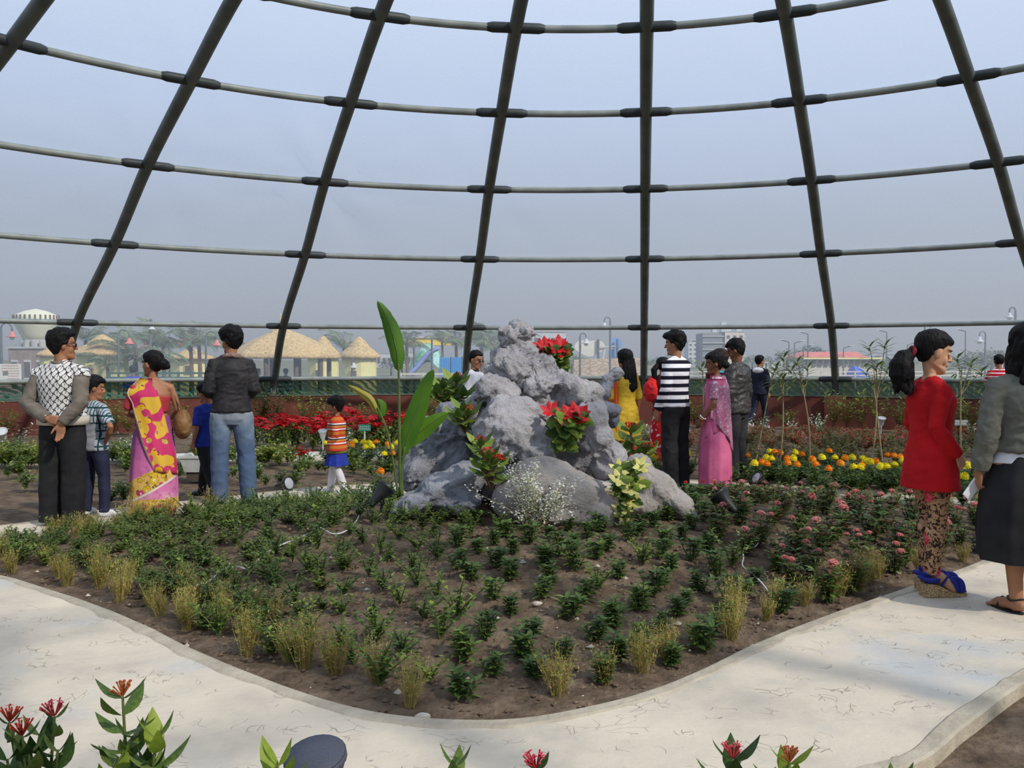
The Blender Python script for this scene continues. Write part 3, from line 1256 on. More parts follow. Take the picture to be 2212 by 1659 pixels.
m_taupe = mat('taupe_cotton', (100, 92, 84), (120, 112, 102), 12, bump=.3, bs=120, bd=.004)
m_black = mat('black_cloth', (24, 24, 27), (36, 36, 39), 8, bump=.3, bs=120, bd=.004)
m_blacks = mat('black_leather', (18, 18, 20), (28, 28, 30), 8, rough=.5, spec=.4)
m_cream = mat('cream_knit', (204, 196, 182), (186, 178, 164), 20, bump=.3, bs=150, bd=.004)
m_white = mat('white_cotton', (226, 226, 230), (208, 208, 214), 8, bump=.2, bs=100, bd=.004)
m_navy = mat('navy_denim', (30, 32, 56), (40, 44, 70), 10, bump=.3, bs=140, bd=.004)
m_nblue = mat('navy_jersey', (24, 26, 44), (34, 37, 58), 10)
m_steelw = mat('watch_steel', (190, 192, 196), rough=.25, metal=1.0)
m_gold = mat('gold', (214, 170, 90), rough=.3, metal=1.0)
t = NT('faded_denim')
x_, y_, z_ = t.xyz()
fd_ = t.mth('ADD', t.step(z_, .55, .95), t.mth('MULTIPLY', t.mth('SUBTRACT', t.noise(9, 4), .5), 1.1))
t.bump(t.noise(130, 3), .3, .004)
m_jeans = t.done(t.ramp(fd_, [(.1, (82, 100, 128)), (.5, (108, 126, 150)), (.95, (142, 150, 158))]), .9, .1)
m_jacket = mat('black_jacket', (34, 33, 36), (52, 50, 52), 9, rough=.7, bump=.4, bs=70, bd=.006)
m_scarf = mat('taupe_scarf', (140, 118, 108), (118, 98, 90), 14)
m_red = mat('red_wool', (172, 14, 22), (196, 24, 30), 6, rough=.95, bump=.4, bs=160, bd=.004)
m_blue = mat('royal_blue_cloth', (28, 46, 140), (36, 58, 160), 9)
m_tights = mat('white_tights', (226, 222, 224), (204, 200, 204), 10)
m_tan = mat('tan_leather', (118, 86, 52), (142, 106, 66), 10, rough=.55, bump=.4, bs=30, bd=.01)
m_olive = mat('olive_grey_shirt', (92, 92, 84), (110, 110, 100), 9, rough=.9, bump=.6, bs=22, bd=.012)
m_mag = mat('magenta_cloth', (190, 20, 90), (214, 40, 110), 8)
m_teal = mat('teal_cloth', (30, 130, 150), (44, 160, 178), 8)
m_maroon = mat('maroon_cloth', (72, 22, 30), (98, 32, 40), 8)
m_mustard = mat('mustard_cloth', (176, 142, 34), (206, 172, 52), 6, bump=.4, bs=20, bd=.01)
m_orange = mat('orange_red_cloth', (204, 66, 36), (220, 84, 44), 6)
m_redbag = mat('red_bag_cloth', (200, 28, 34), (220, 44, 46), 6, bump=.4, bs=16, bd=.01)


def floral(name, ground, c1, c2, c3, sc=7.0, dark=(70, 40, 50), th=.42):
    t = NT(name)
    nz = t.n('ShaderNodeTexNoise')
    nz.inputs['Scale'].default_value = 26
    t.put(nz.inputs['Vector'], t.coord())
    wp = t.n('ShaderNodeVectorMath', operation='MULTIPLY_ADD')
    t.put(wp.inputs[0], nz.outputs['Color']); wp.inputs[1].default_value = (.05, .05, .05); t.put(wp.inputs[2], t.coord())
    v = t.voro(sc, vec=wp.outputs[0])
    vc = t.voro(sc, vec=wp.outputs[0], out='Color')
    s_ = t.n('ShaderNodeSeparateColor'); t.put(s_.inputs[0], vc)
    fl = t.mix(t.mth('GREATER_THAN', s_.outputs[0], .5), c1, c2)
    fl = t.mix(t.mth('LESS_THAN', v, .14), fl, c3)
    ring_ = t.mth('MULTIPLY', t.mth('GREATER_THAN', v, th), t.mth('LESS_THAN', v, th + .05))
    g2 = ground if not isinstance(ground, tuple) or len(ground) == 3 else ground
    col = t.mix(t.mth('GREATER_THAN', v, th), fl, g2)
    col = t.mix(ring_, col, dark)
    v2 = t.voro(sc * 3.3)
    col = t.mix(t.mth('MULTIPLY', t.mth('LESS_THAN', v2, .16), .8), col, c3)
    t.bump(t.noise(30, 4), .3, .006)
    return t, col


t, col = floral('pallu_print', (200, 50, 104), (226, 172, 36), (190, 162, 70), (216, 206, 180), 9, (90, 60, 60), .5)
big = t.step(t.noise(6.5, 1), .53, .56)
col = t.mix(t.mth('GREATER_THAN', t.voro(9), .32), col, t.mix(big, (200, 50, 104), (220, 176, 60)))
m_pallu = t.done(col, .7, .3)
# saree skirt: lilac-pink field, yellow floral border at the hem and a slanting band
t, colf = floral('saree_print', (216, 176, 90), (214, 172, 30), (196, 60, 110), (226, 214, 190), 13, (96, 70, 50), .45)
x_, y_, z_ = t.xyz()
slant = t.mth('SUBTRACT', z_, t.mth('MULTIPLY', x_, .55))
band1 = t.mth('MULTIPLY', t.mth('GREATER_THAN', slant, .26), t.mth('LESS_THAN', slant, .44))
band0 = t.mth('LESS_THAN', z_, .15)
bandm = t.mth('MAXIMUM', band1, band0)
fieldc = t.ramp(t.mth('ADD', z_, t.mth('MULTIPLY', t.noise(10, 4), .25)), [(.15, (226, 200, 190)), (.34, (210, 120, 170)), (.62, (204, 110, 166)), (.9, (150, 80, 140)), (1.0, (140, 72, 130))])
dk = t.step(t.noise(24, 3), .56, .62)
fieldc = t.mix(t.mth('MULTIPLY', dk, .35), fieldc, (130, 50, 100))
edge_ = t.mth('MULTIPLY', t.mth('GREATER_THAN', slant, .24), t.mth('LESS_THAN', slant, .262))
col = t.mix(bandm, fieldc, colf)
col = t.mix(edge_, col, (222, 206, 196))
m_saree = t.done(col, .7, .3)
m_border = mat('pale_border', (214, 196, 178), (190, 160, 140), 20)
# pink silver saree
t = NT('pink_saree')
x_, y_, z_ = t.xyz()
sp = t.mth('LESS_THAN', t.voro(34), .16)
t.bump(t.noise(26, 4), .35, .008)
m_pink = t.done(t.mix(t.mth('MULTIPLY', sp, .5), t.ramp(t.noise(5, 3), [(.3, (196, 88, 130)), (.7, (216, 112, 152))]), (150, 70, 100)), .65, .3)
t = NT('pink_silver_cloth')
sp = t.step(t.noise(38, 3, rough=.7), .52, .6)
t.put(t.b.inputs['Metallic'], t.mth('MULTIPLY', sp, .55))
t.bump(t.noise(40, 4), .4, .006)
m_psil = t.done(t.mix(sp, t.ramp(t.noise(5, 3), [(.3, (150, 90, 118)), (.7, (186, 112, 144))]), (206, 190, 202)), .45, .4)
# stripes
def zstripes(name, seq, period, off=0.0, rough=.9):
    t = NT(name)
    x_, y_, z_ = t.xyz()
    f = t.mth('FRACT', t.mth('DIVIDE', t.mth('ADD', z_, off + 10), period))
    t.bump(t.noise(140, 2), .25, .004)
    st_ = []
    p = 0
    for wd, c in seq:
        st_.append((p, c))
        p += wd
    return t.done(t.ramp(f, st_ + ([st_[-1]] if len(st_) == 1 else []), True), rough, .15)


m_bw = zstripes('black_white_stripes', [(.52, (232, 232, 238)), (.48, (26, 26, 40))], .088)
m_kid = zstripes('orange_striped_knit', [(.22, (196, 112, 50)), (.1, (176, 44, 36)), (.09, (232, 214, 214)), (.1, (190, 76, 60)), (.12, (204, 132, 58)), (.08, (60, 40, 60)), (.08, (228, 220, 226)), (.21, (190, 70, 44))], .15)
m_kidg = mat('olive_knit_hem', (150, 148, 72), (164, 160, 84), 10)
m_redst = zstripes('red_striped_shirt', [(.7, (176, 34, 48)), (.3, (220, 210, 214))], .06)
t = NT('checked_shirt')
x_, y_, z_ = t.xyz()
cx_ = t.mth('LESS_THAN', t.mth('FRACT', t.mth('MULTIPLY', t.mth('ADD', x_, 5), 34)), .32)
cz_ = t.mth('LESS_THAN', t.mth('FRACT', t.mth('MULTIPLY', z_, 14)), .22)
hi_ = t.mth('MAXIMUM', t.mth('GREATER_THAN', t.mth('ABSOLUTE', x_), .1), t.mth('GREATER_THAN', z_, .86))
col = t.mix(t.mth('MULTIPLY', t.mth('MAXIMUM', cx_, cz_), hi_), t.mix(hi_, (150, 152, 160), (170, 180, 190)), (40, 70, 74))
m_check = t.done(col, .9, .1)
t = NT('redwhite_print')
m_rwp = t.done(t.mix(t.step(t.noise(16, 3), .55, .6), (186, 30, 34), (214, 196, 196)), .9, .1)
# leggings
t = NT('floral_leggings')
vv = t.noise(30, 3, rough=.65, dist=1.5)
lace = t.step(vv, .5, .54)
col = t.mix(lace, (176, 138, 104), (52, 36, 32))
ro = t.voro(6.5)
nz2 = t.mth('ADD', ro, t.mth('MULTIPLY', t.mth('SUBTRACT', t.noise(40, 2), .5), .14))
col = t.mix(t.step(nz2, .27, .24), col, t.mix(t.step(t.noise(60, 2), .45, .55), (186, 40, 60), (214, 90, 100)))
m_leg = t.done(col, .85, .15)
t = NT('cork_wedge')
m_cork = t.done(t.mix(t.mth('LESS_THAN', t.voro(150), .4), (188, 160, 118), (60, 44, 34)), .8, .2)

# ---- 1 man in the knitted vest (back turned, hands clasped behind)
f = Fig('man in black and white patterned knit vest, hands clasped behind his back', foot(138, 1134), R_(-10), 1.70, wide=1.12, head=.255, vox=.007)
f.yaw = R_(-42)
f.arms[1] = ((.2, -.01, 1.4), (.27, -.12, 1.13), (.14, -.20, .95), (-.12, -.02, -1), (.2, -1, 0))
f.arms[-1] = ((-.2, -.01, 1.4), (-.265, -.13, 1.12), (.0, -.20, .99), (.95, -.0, -.15), (.1, 1, 0))
f.curl = {1: .25, -1: .8}
f.legs[1] = ((.1, 0, .9), (.11, .0, .5), (.11, -.02, .09), -.2)
f.legs[-1] = ((-.1, 0, .9), (-.12, .0, .5), (-.12, -.02, .09), .2)
f.body()
f.eyes()
f.hair(front=.07, side=.0, nape=-.105, thick=.024, rough=.01)
f.trousers(m_black, ease=.03, waist=.98, hem=.03, taper=1.5)
f.top('vest', m_vest, hem=.98, ease=.042, sleeve=.1, neck=1.475, amp=.005, belly=.03)
f.top('shirt_sleeve', m_taupe, trunk=False, ease=.03, amp=.008, arms=(1,))
f.top('shirt_sleeve', m_taupe, trunk=False, ease=.03, amp=.008, arms=(-1,))
c = f.T((0, 0, .975)); f.band('waist_band', m_cream, (0, c.y + .01, c.z - .01), .228 * f.s, .075, .182 * f.s, t=.008)
c = f.T((0, -.004, 1.472)); f.band('neck_trim', m_white, c, .095 * f.s, .022, .086 * f.s, R=Euler((.12, 0, 0)).to_matrix(), t=.01)
c = f.T((0, -.004, 1.49)); f.band('shirt_collar', m_taupe, c, .08 * f.s, .04, .076 * f.s, R=Euler((.12, 0, 0)).to_matrix(), t=.008)
for g in (1, -1):
    a, b = f.T(f.arms[g][0]), f.T(f.arms[g][1])
    d = (b - a).normalized(); d = (d + V((g * .8, 0, 0))).normalized()
    f.band('armhole_trim', m_white, a + d * .03 - V((0, 0, .012)), .066 * f.s, .018, .074 * f.s, R=d.to_track_quat('Z', 'Y').to_matrix(), t=.008)
w_ = f.T(f.arms[-1][2]); d = (w_ - f.T(f.arms[-1][1])).normalized()
f.band('wristwatch', m_steelw, w_ - d * .02, .036, .03, .032, R=d.to_track_quat('Z', 'Y').to_matrix(), t=.006)
f.shoes(m_blacks)
M_ = f.headM(); mb = MB()
for g in (1, -1):
    mb.ell(M_ @ V((g * .034, .095, .0)), (.027, .005, .018), 12, 8, R=M_.to_3x3() @ Euler((0, 0, -g * .15)).to_matrix())
    mb.tube([M_ @ V((g * .06, .09, .008)), M_ @ V((g * .08, .04, .01)), M_ @ V((g * .082, -.01, .006))], .0035, 6)
mb.tube([M_ @ V((-.012, .1, .006)), M_ @ V((.012, .1, .006))], .003, 6)
mb.build('sunglasses', m_blacks, f.root, True)

# ---- 2 boy in the checked shirt
f = Fig('boy in grey checked shirt and navy jeans with a hand on his hip', foot(205, 1114), R_(-25), 1.29, head=.212, vox=.007)
f.yaw = R_(-35); f.pitch = R_(-10)
f.arms[1] = ((.16, -.01, 1.41), (.42, -.1, 1.17), (.22, .0, .98), (-.7, -.1, -.5), (-.2, -1, 0))
f.legs[1] = ((.09, 0, .9), (.15, .03, .5), (.2, -.02, .09), -.6)
f.legs[-1] = ((-.09, 0, .9), (-.12, .01, .5), (-.14, -.02, .09), .3)
f.body()
f.eyes()
f.hair(front=.06, side=.005, nape=-.09, thick=.018)
f.top('shirt', m_check, hem=.86, ease=.035, sleeve=.42, amp=.008)
f.trousers(m_navy, ease=.018)
f.shoes(m_white, m2=mat('grey_sole', (150, 152, 158)))

# ---- 3 woman in the floral saree
f = Fig('woman in pink and yellow floral saree with her hair in a bun', foot(333, 1108), R_(28), 1.52, fem=True, wide=1.22, head=.235, vox=.007, skin=SK1)
f.yaw = R_(42)
f.arms[-1] = ((-.19, -.01, 1.4), (-.27, .05, 1.12), (-.13, .24, 1.05), (.7, .7, 0), (0, -.3, 1))
f.arms[1] = ((.19, -.01, 1.4), (.26, -.02, 1.14), (.2, .2, 1.02), (-.3, .9, .1), (-1, 0, 0))
f.body()
f.eyes()
f.hair(front=.062, side=.004, nape=-.07, thick=.016, extra=lambda mb, M_: (mb.ell(M_ @ V((0, -.125, .0)), (.058, .05, .055), 16, 12), mb.ell(M_ @ V((.01, -.155, -.02)), (.035, .03, .03), 12, 8)))
f.top('blouse', mat('red_blouse', (168, 50, 58), (182, 66, 70), 9), hem=1.12, ease=.008, sleeve=.42, arms=(-1,), neck=1.30, amp=.002)
f.skirt('saree_skirt', m_saree, 1.08, .035, (.175, .14), (.25, .2), fold=.028, nf=7, mid=(.03, .02))
def pal(u, v):
    # u along the drape: over the left shoulder down the back to the hip; v across
    z = 1.50 - u * 1.02
    a0, a1 = R_(178) + u * R_(88), R_(268) + u * R_(78)
    if u < .1: a0, a1 = R_(165), R_(262)
    a = a0 + (a1 - a0) * v
    rx = .12 + .1 * smooth01(u * 5) + .035 * smooth01((u - .45) * 2.5)
    ry = .10 + .05 * smooth01(u * 5) + .045 * smooth01((u - .45) * 2.5)
    k = 1 + .035 * sin(v * 15 + u * 4) * (.3 + u)
    out = .06 * smooth01(1 - abs(u - .12) / .15) * (1 - v)
    dz = -.06 * u * v + .05 * (1 - v) * (1 - u) * 0
    return ((rx * k + out) * cos(a), ry * k * sin(a), z + dz)
g_ = grid(pal, 26, 22)
f.wrap('saree_pallu', m_pallu, g_)
f.wrap('pallu_border', m_border, [[V(r[0]) * 1.0 + (V(r[0]) - V((0, 0, V(r[0]).z))).normalized() * .006, V(r[1]) + (V(r[1]) - V((0, 0, V(r[1]).z))).normalized() * .007] for r in g_], .008)
mb = MB()
bagc = f.T((.3, -.06, .98))
mb.ell(bagc, (.08, .13, .14), 18, 14)
mb.ell(bagc + V((0, 0, .09)), (.05, .1, .05), 14, 10)
bag = remesh(mb, 'handbag', m_tan, None, .01, 2, disp=folds(.01, 14, 1))
bag.location = f.root.location; bag.rotation_euler = f.root.rotation_euler
tag(bag, "tan leather shoulder bag hanging from the floral saree woman's right shoulder", 'handbag')
mb = MB()
for dy in (-.05, .05):
    mb.tube([bagc + V((0, dy, .12)), f.T((.24, dy * .5 - .03, 1.25)), f.T((.17, -.01 + dy * .3, 1.46)), f.T((.19, .06, 1.35)), bagc + V((-.03, dy + .04, .1))], .008, 6)
mb.build('strap', m_tan, bag, True)

# ---- 4 man in jacket and jeans
f = Fig('man seen from behind in a black jacket and faded blue jeans', foot(502, 1088), R_(18), 1.765, wide=1.0, head=.258, vox=.007)
f.yaw = R_(38); f.pitch = R_(-8)
f.arms[1] = ((.165, -.01, 1.41), (.215, -.05, 1.15), (.13, .2, 1.08), (-.6, .7, 0), (-.7, -.7, 0))
f.arms[-1] = ((-.165, -.01, 1.41), (-.215, -.04, 1.15), (-.11, .22, 1.07), (.6, .7, 0), (.7, -.7, 0))
f.legs[1] = ((.1, 0, .9), (.14, .02, .5), (.16, -.02, .09), -.3)
f.legs[-1] = ((-.1, 0, .9), (-.12, .0, .5), (-.12, -.02, .09), .3)
f.body(); f.eyes()
f.hair(front=.055, side=-.01, nape=-.1, thick=.026, rough=.012, fringe=.012)
f.top('jacket', m_jacket, hem=.93, ease=.032, amp=.012, neck=1.48)
f.trousers(m_jeans, ease=.024, hem=.03, taper=1.3, amp=.009)
mb = MB()
c = f.T((0, 0, 1.48))
mb.tube([c + V((.085 * cos(a), .08 * sin(a), -.012 + .03 * -sin(a))) for a in [2 * pi * k / 16 for k in range(17)]], [.024] * 17, 10)
remesh(mb, 'collar_scarf', m_scarf, f.root, .009, 2, disp=folds(.01, 20, 1))
f.shoes(m_blacks)

# ---- 5 child half hidden behind him
f = Fig('child in a blue top and black trousers half hidden behind the man in jeans', foot(447, 1076), R_(62), 1.2, head=.2, vox=.008)
f.yaw = R_(10); f.pitch = R_(-12)
f.legs[1] = ((.09, 0, .9), (.1, .14, .52), (.1, .22, .09), 0)
f.legs[-1] = ((-.09, 0, .9), (-.1, -.1, .5), (-.1, -.28, .12), 0)
f.body(); f.hair(front=.05, side=-.01, nape=-.09, thick=.02)
f.top('shirt', m_blue, hem=.82, ease=.03, sleeve=.45)
f.trousers(m_black, ease=.016)
f.shoes(m_blacks)

# ---- 6 little girl
f = Fig('little girl in an orange striped jumper, blue skirt and white tights walking left', foot(728, 1067), R_(80), 1.05, fem=True, head=.2, vox=.0055, wide=1.12, skin=SK1)
f.yaw = R_(4); f.pitch = R_(-4)
f.legs[1] = ((.08, 0, .9), (.09, .1, .52), (.09, .17, .09), 0)
f.legs[-1] = ((-.08, 0, .9), (-.09, -.04, .5), (-.09, -.2, .1), 0)
f.arms[-1] = ((-.165, -.01, 1.42), (-.23, -.07, 1.15), (-.21, .08, .95), (0, .3, -1), (1, 0, 0))
f.arms[1] = ((.165, -.01, 1.42), (.23, .03, 1.15), (.21, .14, .93), (0, .3, -1), (-1, 0, 0))
f.body(); f.eyes()
f.hair(front=.032, side=-.02, nape=-.1, thick=.02, fringe=.006)
f.top('jumper', m_kid, hem=.84, ease=.045, flare=1.12, amp=.004, vox=.008)
c = f.T((0, 0, .84)); f.band('jumper_hem', m_kidg, (0, c.y, c.z + .01), .215 * f.s, .07, .17 * f.s, t=.008)
f.skirt('skirt', m_blue, .9, .56, (.19, .15), (.25, .22), fold=.05, nf=9)
f.trousers(m_tights, 'tights', ease=.03, hem=.05, amp=.002, vox=.007, taper=.7)
f.shoes(m_white)

# ---- 7 man behind the rockwork
p = P(1026, 776, 11.6); p.z = 0
f = Fig('man in sunglasses and an open white shirt passing behind the rock pile', p, R_(-115), 1.555, head=.225, vox=.008)
f.yaw = R_(-8); f.pitch = R_(-14)
f.body(); f.hair(front=.07, side=.01, nape=-.09, thick=.014)
f.top('shirt', m_white, hem=.85, ease=.03)
f.top('undershirt', m_black, hem=1.0, ease=.0, sleeve=0, neck=1.5)
f.trousers(m_black)
M_ = f.headM(); mb = MB()
for g in (1, -1):
    mb.ell(M_ @ V((g * .034, .093, .0)), (.026, .005, .015), 10, 6, R=M_.to_3x3())
    mb.tube([M_ @ V((g * .06, .088, .006)), M_ @ V((g * .082, -.01, .004))], .003, 5)
mb.build('sunglasses', m_blacks, f.root, True)
f.shoes(m_blacks)

# ---- 8 long haired woman in yellow
p = P(1350, 776, 11.3); p.z = 0
f = Fig('woman in a mustard yellow tunic with long loose black hair behind the rock pile', p, R_(14), 1.56, fem=True, head=.235, vox=.008, skin=SK1)
f.yaw = R_(20)
f.body()
def long_hair(mb, M_):
    L_ = []
    for k in range(9):
        t_ = k / 8
        c = M_ @ V((.012 * t_, -.07 - .05 * t_, .02 - .42 * t_))
        L_.append((c.z, c.x, c.y, .082 + .012 * sin(t_ * 3), .045 - .012 * t_))
    L_[-1] = (L_[-1][0], L_[-1][1], L_[-1][2], .03, .015)
    mb.loft(L_[::-1], 20, fn=lambda a, t: 1 + .08 * sin(9 * a))
f.hair(front=.05, side=-.04, nape=-.1, thick=.02, extra=long_hair)
f.top('tunic', m_mustard, hem=.5, ease=.02, flare=1.2, sleeve=.6, amp=.008)
f.trousers(m_orange)
f.wrap('dupatta', m_orange, grid(lambda u, v: (-.17 - .035 * sin(v * pi), -.12 + v * .2, 1.46 - .85 * u + .03 * sin(v * 9 + u * 3)), 14, 8), .008)
f.shoes(m_blacks)

# ---- 9 woman with the red bag
p = P(1432, 776, 12.6); p.z = 0
f = Fig('woman with ponytail in maroon top and red printed skirt behind the striped jumper', p, R_(-50), 1.47, fem=True, head=.22, vox=.009)
f.yaw = R_(-20)
f.body()
f.hair(front=.06, side=.0, nape=-.08, thick=.014, extra=lambda mb, M_: mb.tube([M_ @ V((0, -.1, .0)), M_ @ V((0, -.16, -.06)), M_ @ V((0, -.15, -.2)), M_ @ V((0, -.14, -.3))], [.04, .045, .035, .012], 12, round_=True))
f.top('tunic', m_maroon, hem=.7, ease=.02, sleeve=.7)
f.skirt('printed_skirt', m_rwp, .95, .04, (.16, .13), (.26, .24), fold=.04, nf=8)
f.shoes(m_blacks)
mb = MB(); c = f.T((-.1, -.2, 1.22))
mb.ell(c, (.12, .07, .15), 16, 12); mb.ell(c + V((0, .03, .12)), (.07, .05, .08), 12, 8)
bag = remesh(mb, 'shoulder_bag', m_redbag, None, .01, 2, disp=folds(.012, 12, 1))
bag.location = f.root.location; bag.rotation_euler = f.root.rotation_euler
tag(bag, 'bright red cloth bag slung on the back of the woman in maroon', 'bag')

# ---- 10 striped man
p = P(1460, 776, 10.25); p.z = 0
f = Fig('young man in a black and white horizontally striped jumper and black trousers', p, R_(42), 1.755, head=.256, vox=.007, wide=.97)
f.yaw = R_(22); f.pitch = R_(-6)
f.arms[-1] = ((-.16, -.01, 1.41), (-.205, -.02, 1.13), (-.2, .1, .89), (.1, .2, -1), (1, 0, 0))
f.arms[1] = ((.16, -.01, 1.41), (.19, .08, 1.14), (.16, .22, .95), (0, .3, -1), (-1, 0, 0))
f.body(); f.eyes()
f.hair(front=.055, side=-.005, nape=-.1, thick=.026, rough=.014, fringe=.016)
f.top('jumper', m_bw, hem=.92, ease=.028, amp=.006)
f.trousers(m_black, ease=.028, hem=.03, taper=1.4, amp=.01)
f.shoes(m_blacks)

# ---- 11 pink saree woman
p = P(1546, 776, 10.1); p.z = 0
f = Fig('woman in a pink saree with silver trim and glasses facing left', p, R_(72), 1.52, fem=True, wide=1.2, head=.238, vox=.007, skin=SK3)
f.arms[-1] = ((-.19, -.01, 1.4), (-.25, .0, 1.14), (-.21, .16, .93), (.1, .4, -1), (1, 0, 0))
f.arms[1] = ((.19, -.01, 1.4), (.24, .05, 1.14), (.2, .2, .95), (0, .4, -1), (-1, 0, 0))
f.yaw = R_(12); f.pitch = R_(-8)
f.body(); f.eyes()
f.hair(front=.06, side=.0, nape=-.08, thick=.018, extra=lambda mb, M_: mb.ell(M_ @ V((0, -.12, -.03)), (.05, .042, .045), 14, 10))
f.top('blouse', m_psil, hem=1.1, ease=.012, sleeve=.4, amp=.003, neck=1.44)
f.skirt('saree_skirt', m_pink, 1.1, .03, (.17, .14), (.22, .21), fold=.03, nf=9, mid=(.035, .03))
def pal1(u, v):
    a = R_(275 - 105 * v)
    rx, ry = .2 - .06 * max(0, 1 - u * 6) + .03 * u, .17 - .05 * max(0, 1 - u * 6) + .05 * u
    k = 1 + (.03 + .04 * u) * sin(v * 17 + u * 2)
    return (rx * k * cos(a), ry * k * sin(a), 1.5 - (1.0 - .45 * v) * u)
f.wrap('saree_pallu', m_psil, grid(pal1, 22, 18), .007)
def pal2(u, v):
    a = R_(250) + v * R_(-100) if False else R_(235 - 95 * v)
    rx, ry = .2 + .02 * u, .165 + .03 * u
    k = 1 + .03 * sin(v * 16)
    return (rx * k * cos(a), ry * k * sin(a), 1.46 - .18 * u * v - u * .62)
f.wrap('saree_drape', m_pink, grid(pal2, 18, 14), .006)
w_ = f.T(f.arms[-1][2]); d = (w_ - f.T(f.arms[-1][1])).normalized()
f.band('bangle', m_white, w_ - d * .03, .034, .012, .032, R=d.to_track_quat('Z', 'Y').to_matrix(), t=.007)
f.band('bangle', m_gold, w_ - d * .01, .034, .008, .032, R=d.to_track_quat('Z', 'Y').to_matrix(), t=.006)
f.shoes(m_blacks)

# ---- 12 man in the dark jacket
p = P(1592, 776, 10.75); p.z = 0
f = Fig('man in a dark grey leather jacket looking down to the left', p, R_(48), 1.68, head=.25, vox=.007, skin=SK3)
f.yaw = R_(15); f.pitch = R_(-22)
f.body(); f.hair(front=.06, side=.0, nape=-.095, thick=.02, rough=.01)
f.top('jacket', mat('grey_leather', (44, 42, 42), (66, 63, 62), 7, rough=.5, spec=.45, bump=.5, bs=24, bd=.012), hem=.86, ease=.04, amp=.014)
f.trousers(mat('charcoal_trousers', (40, 40, 44), (56, 56, 60), 9), ease=.024, hem=.04)
f.shoes(m_blacks)

# ---- 13 woman between them in teal and magenta
p = P(1556, 776, 11.2); p.z = 0
f = Fig('woman in a teal tunic and magenta shawl mostly hidden behind the pink saree woman', p, R_(60), 1.56, fem=True, wide=1.15, head=.235, vox=.009, skin=SK3)
f.yaw = R_(20); f.pitch = R_(-10)
f.body(); f.hair(front=.06, side=.0, nape=-.09, thick=.022, material=m_hairb)
f.top('tunic', m_teal, hem=.55, ease=.03, flare=1.45, sleeve=.8)
f.trousers(m_black)
f.wrap('shawl', m_mag, grid(lambda u, v: ((.2 + .015 * sin(v * 12)) * cos(R_(150 + 150 * v)), (.17 + .01 * sin(v * 14)) * sin(R_(150 + 150 * v)), 1.47 - .75 * u), 14, 18), .008)
f.wrap('shawl_end', m_maroon, grid(lambda u, v: ((.21 + .015 * sin(v * 12)) * cos(R_(60 + 70 * v)), (.19) * sin(R_(60 + 70 * v)), 1.47 - .8 * u), 14, 10), .008)
f.shoes(m_blacks)

# ---- 14 boy in the navy hoodie by the wall
f = Fig('boy in a navy hooded top with a white hood walking along the maroon wall', foot(1640, 926), R_(-38), 1.52, head=.23, vox=.009)
f.yaw = R_(-30)
f.legs[1] = ((.09, 0, .9), (.1, .1, .5), (.1, .16, .09), 0)
f.legs[-1] = ((-.09, 0, .9), (-.1, -.06, .5), (-.1, -.34, .16), 0)
f.body(); f.hair(front=.065, side=.0, nape=-.09, thick=.018)
f.top('hooded_top', m_nblue, hem=.84, ease=.035)
f.trousers(m_nblue, ease=.02)
mb = MB(); c = f.T((0, -.1, 1.43))
mb.ell(c, (.12, .07, .06), 14, 10)
remesh(mb, 'hood', m_white, f.root, .01, 2, disp=folds(.012, 12, 1))
f.shoes(m_white)

# ---- 15 woman in red
p = P(2012, 776, 5.55); p.z = 0
f = Fig('young woman in long red coat, floral leggings and blue wedge shoes', p, R_(-84), 1.615, fem=True, wide=1.1, head=.25, vox=.0052, skin=SK2, lift=.085)
f.yaw = R_(-4); f.pitch = R_(-11)
f.legs[1] = ((.08, 0, .9), (.085, .01, .5), (.07, -.02, .09), 0)
f.legs[-1] = ((-.08, 0, .9), (-.085, .04, .5), (-.085, .035, .09), 0)
f.arms[1] = ((.17, -.01, 1.4), (.235, -.10, 1.14), (.2, .09, .93), (-.1, .45, -.9), (-1, -.3, 0))
f.arms[-1] = ((-.17, -.01, 1.4), (-.21, -.03, 1.14), (-.17, .12, .93), (0, .4, -.9), (1, 0, 0))
f.curl = {1: .75, -1: .4}
f.body(); f.eyes()
def pony(mb, M_):
    mb.ell(M_ @ V((0, -.125, -.02)), (.03, .03, .03), 12, 8)
    o = M_ @ V((0, -.13, -.03))
    pts = [o + V(q) for q in ((0, .01, 0), (0, -.035, -.02), (0, -.06, -.07), (0, -.062, -.13), (0, -.045, -.19), (0, -.02, -.235))]
    mb.tube(pts, [.03, .055, .07, .07, .05, .02], 18, round_=True)
    rn = random.Random(3)
    for k in range(60):
        a = rn.uniform(0, 6.28)
        z_ = rn.random()
        rr_ = .055 * (1 - .45 * z_)
        b = o + V((rr_ * sin(a), -.055 + rr_ * cos(a) + .02 * z_, -.04 - z_ * .16))
        e_ = b + V((.018 * sin(a), .018 * cos(a) - .004, -.05 - .02 * rn.random()))
        mb.tube([b, b.lerp(e_, .5) + V((.004 * sin(a), .004 * cos(a), 0)), e_], [.014, .012, .007], 6, round_=True)
f.hair(front=.052, side=.018, nape=-.06, thick=.016, extra=pony, rough=.004)
M_ = f.headM(); f.band('hair_tie', mat('dark_red_hair_tie', (110, 20, 32)), M_ @ V((0, -.128, -.024)), .028, .022, .028, R=M_.to_3x3() @ Euler((1.4, 0, 0)).to_matrix(), t=.012)
f.top('coat', m_red, hem=.68, ease=.026, flare=1.12, amp=.005, vox=.0075, neck=1.46, chest=1.08)
f.trousers(m_leg, 'leggings', ease=.022, hem=.06, taper=.6, vox=.007, amp=.002)
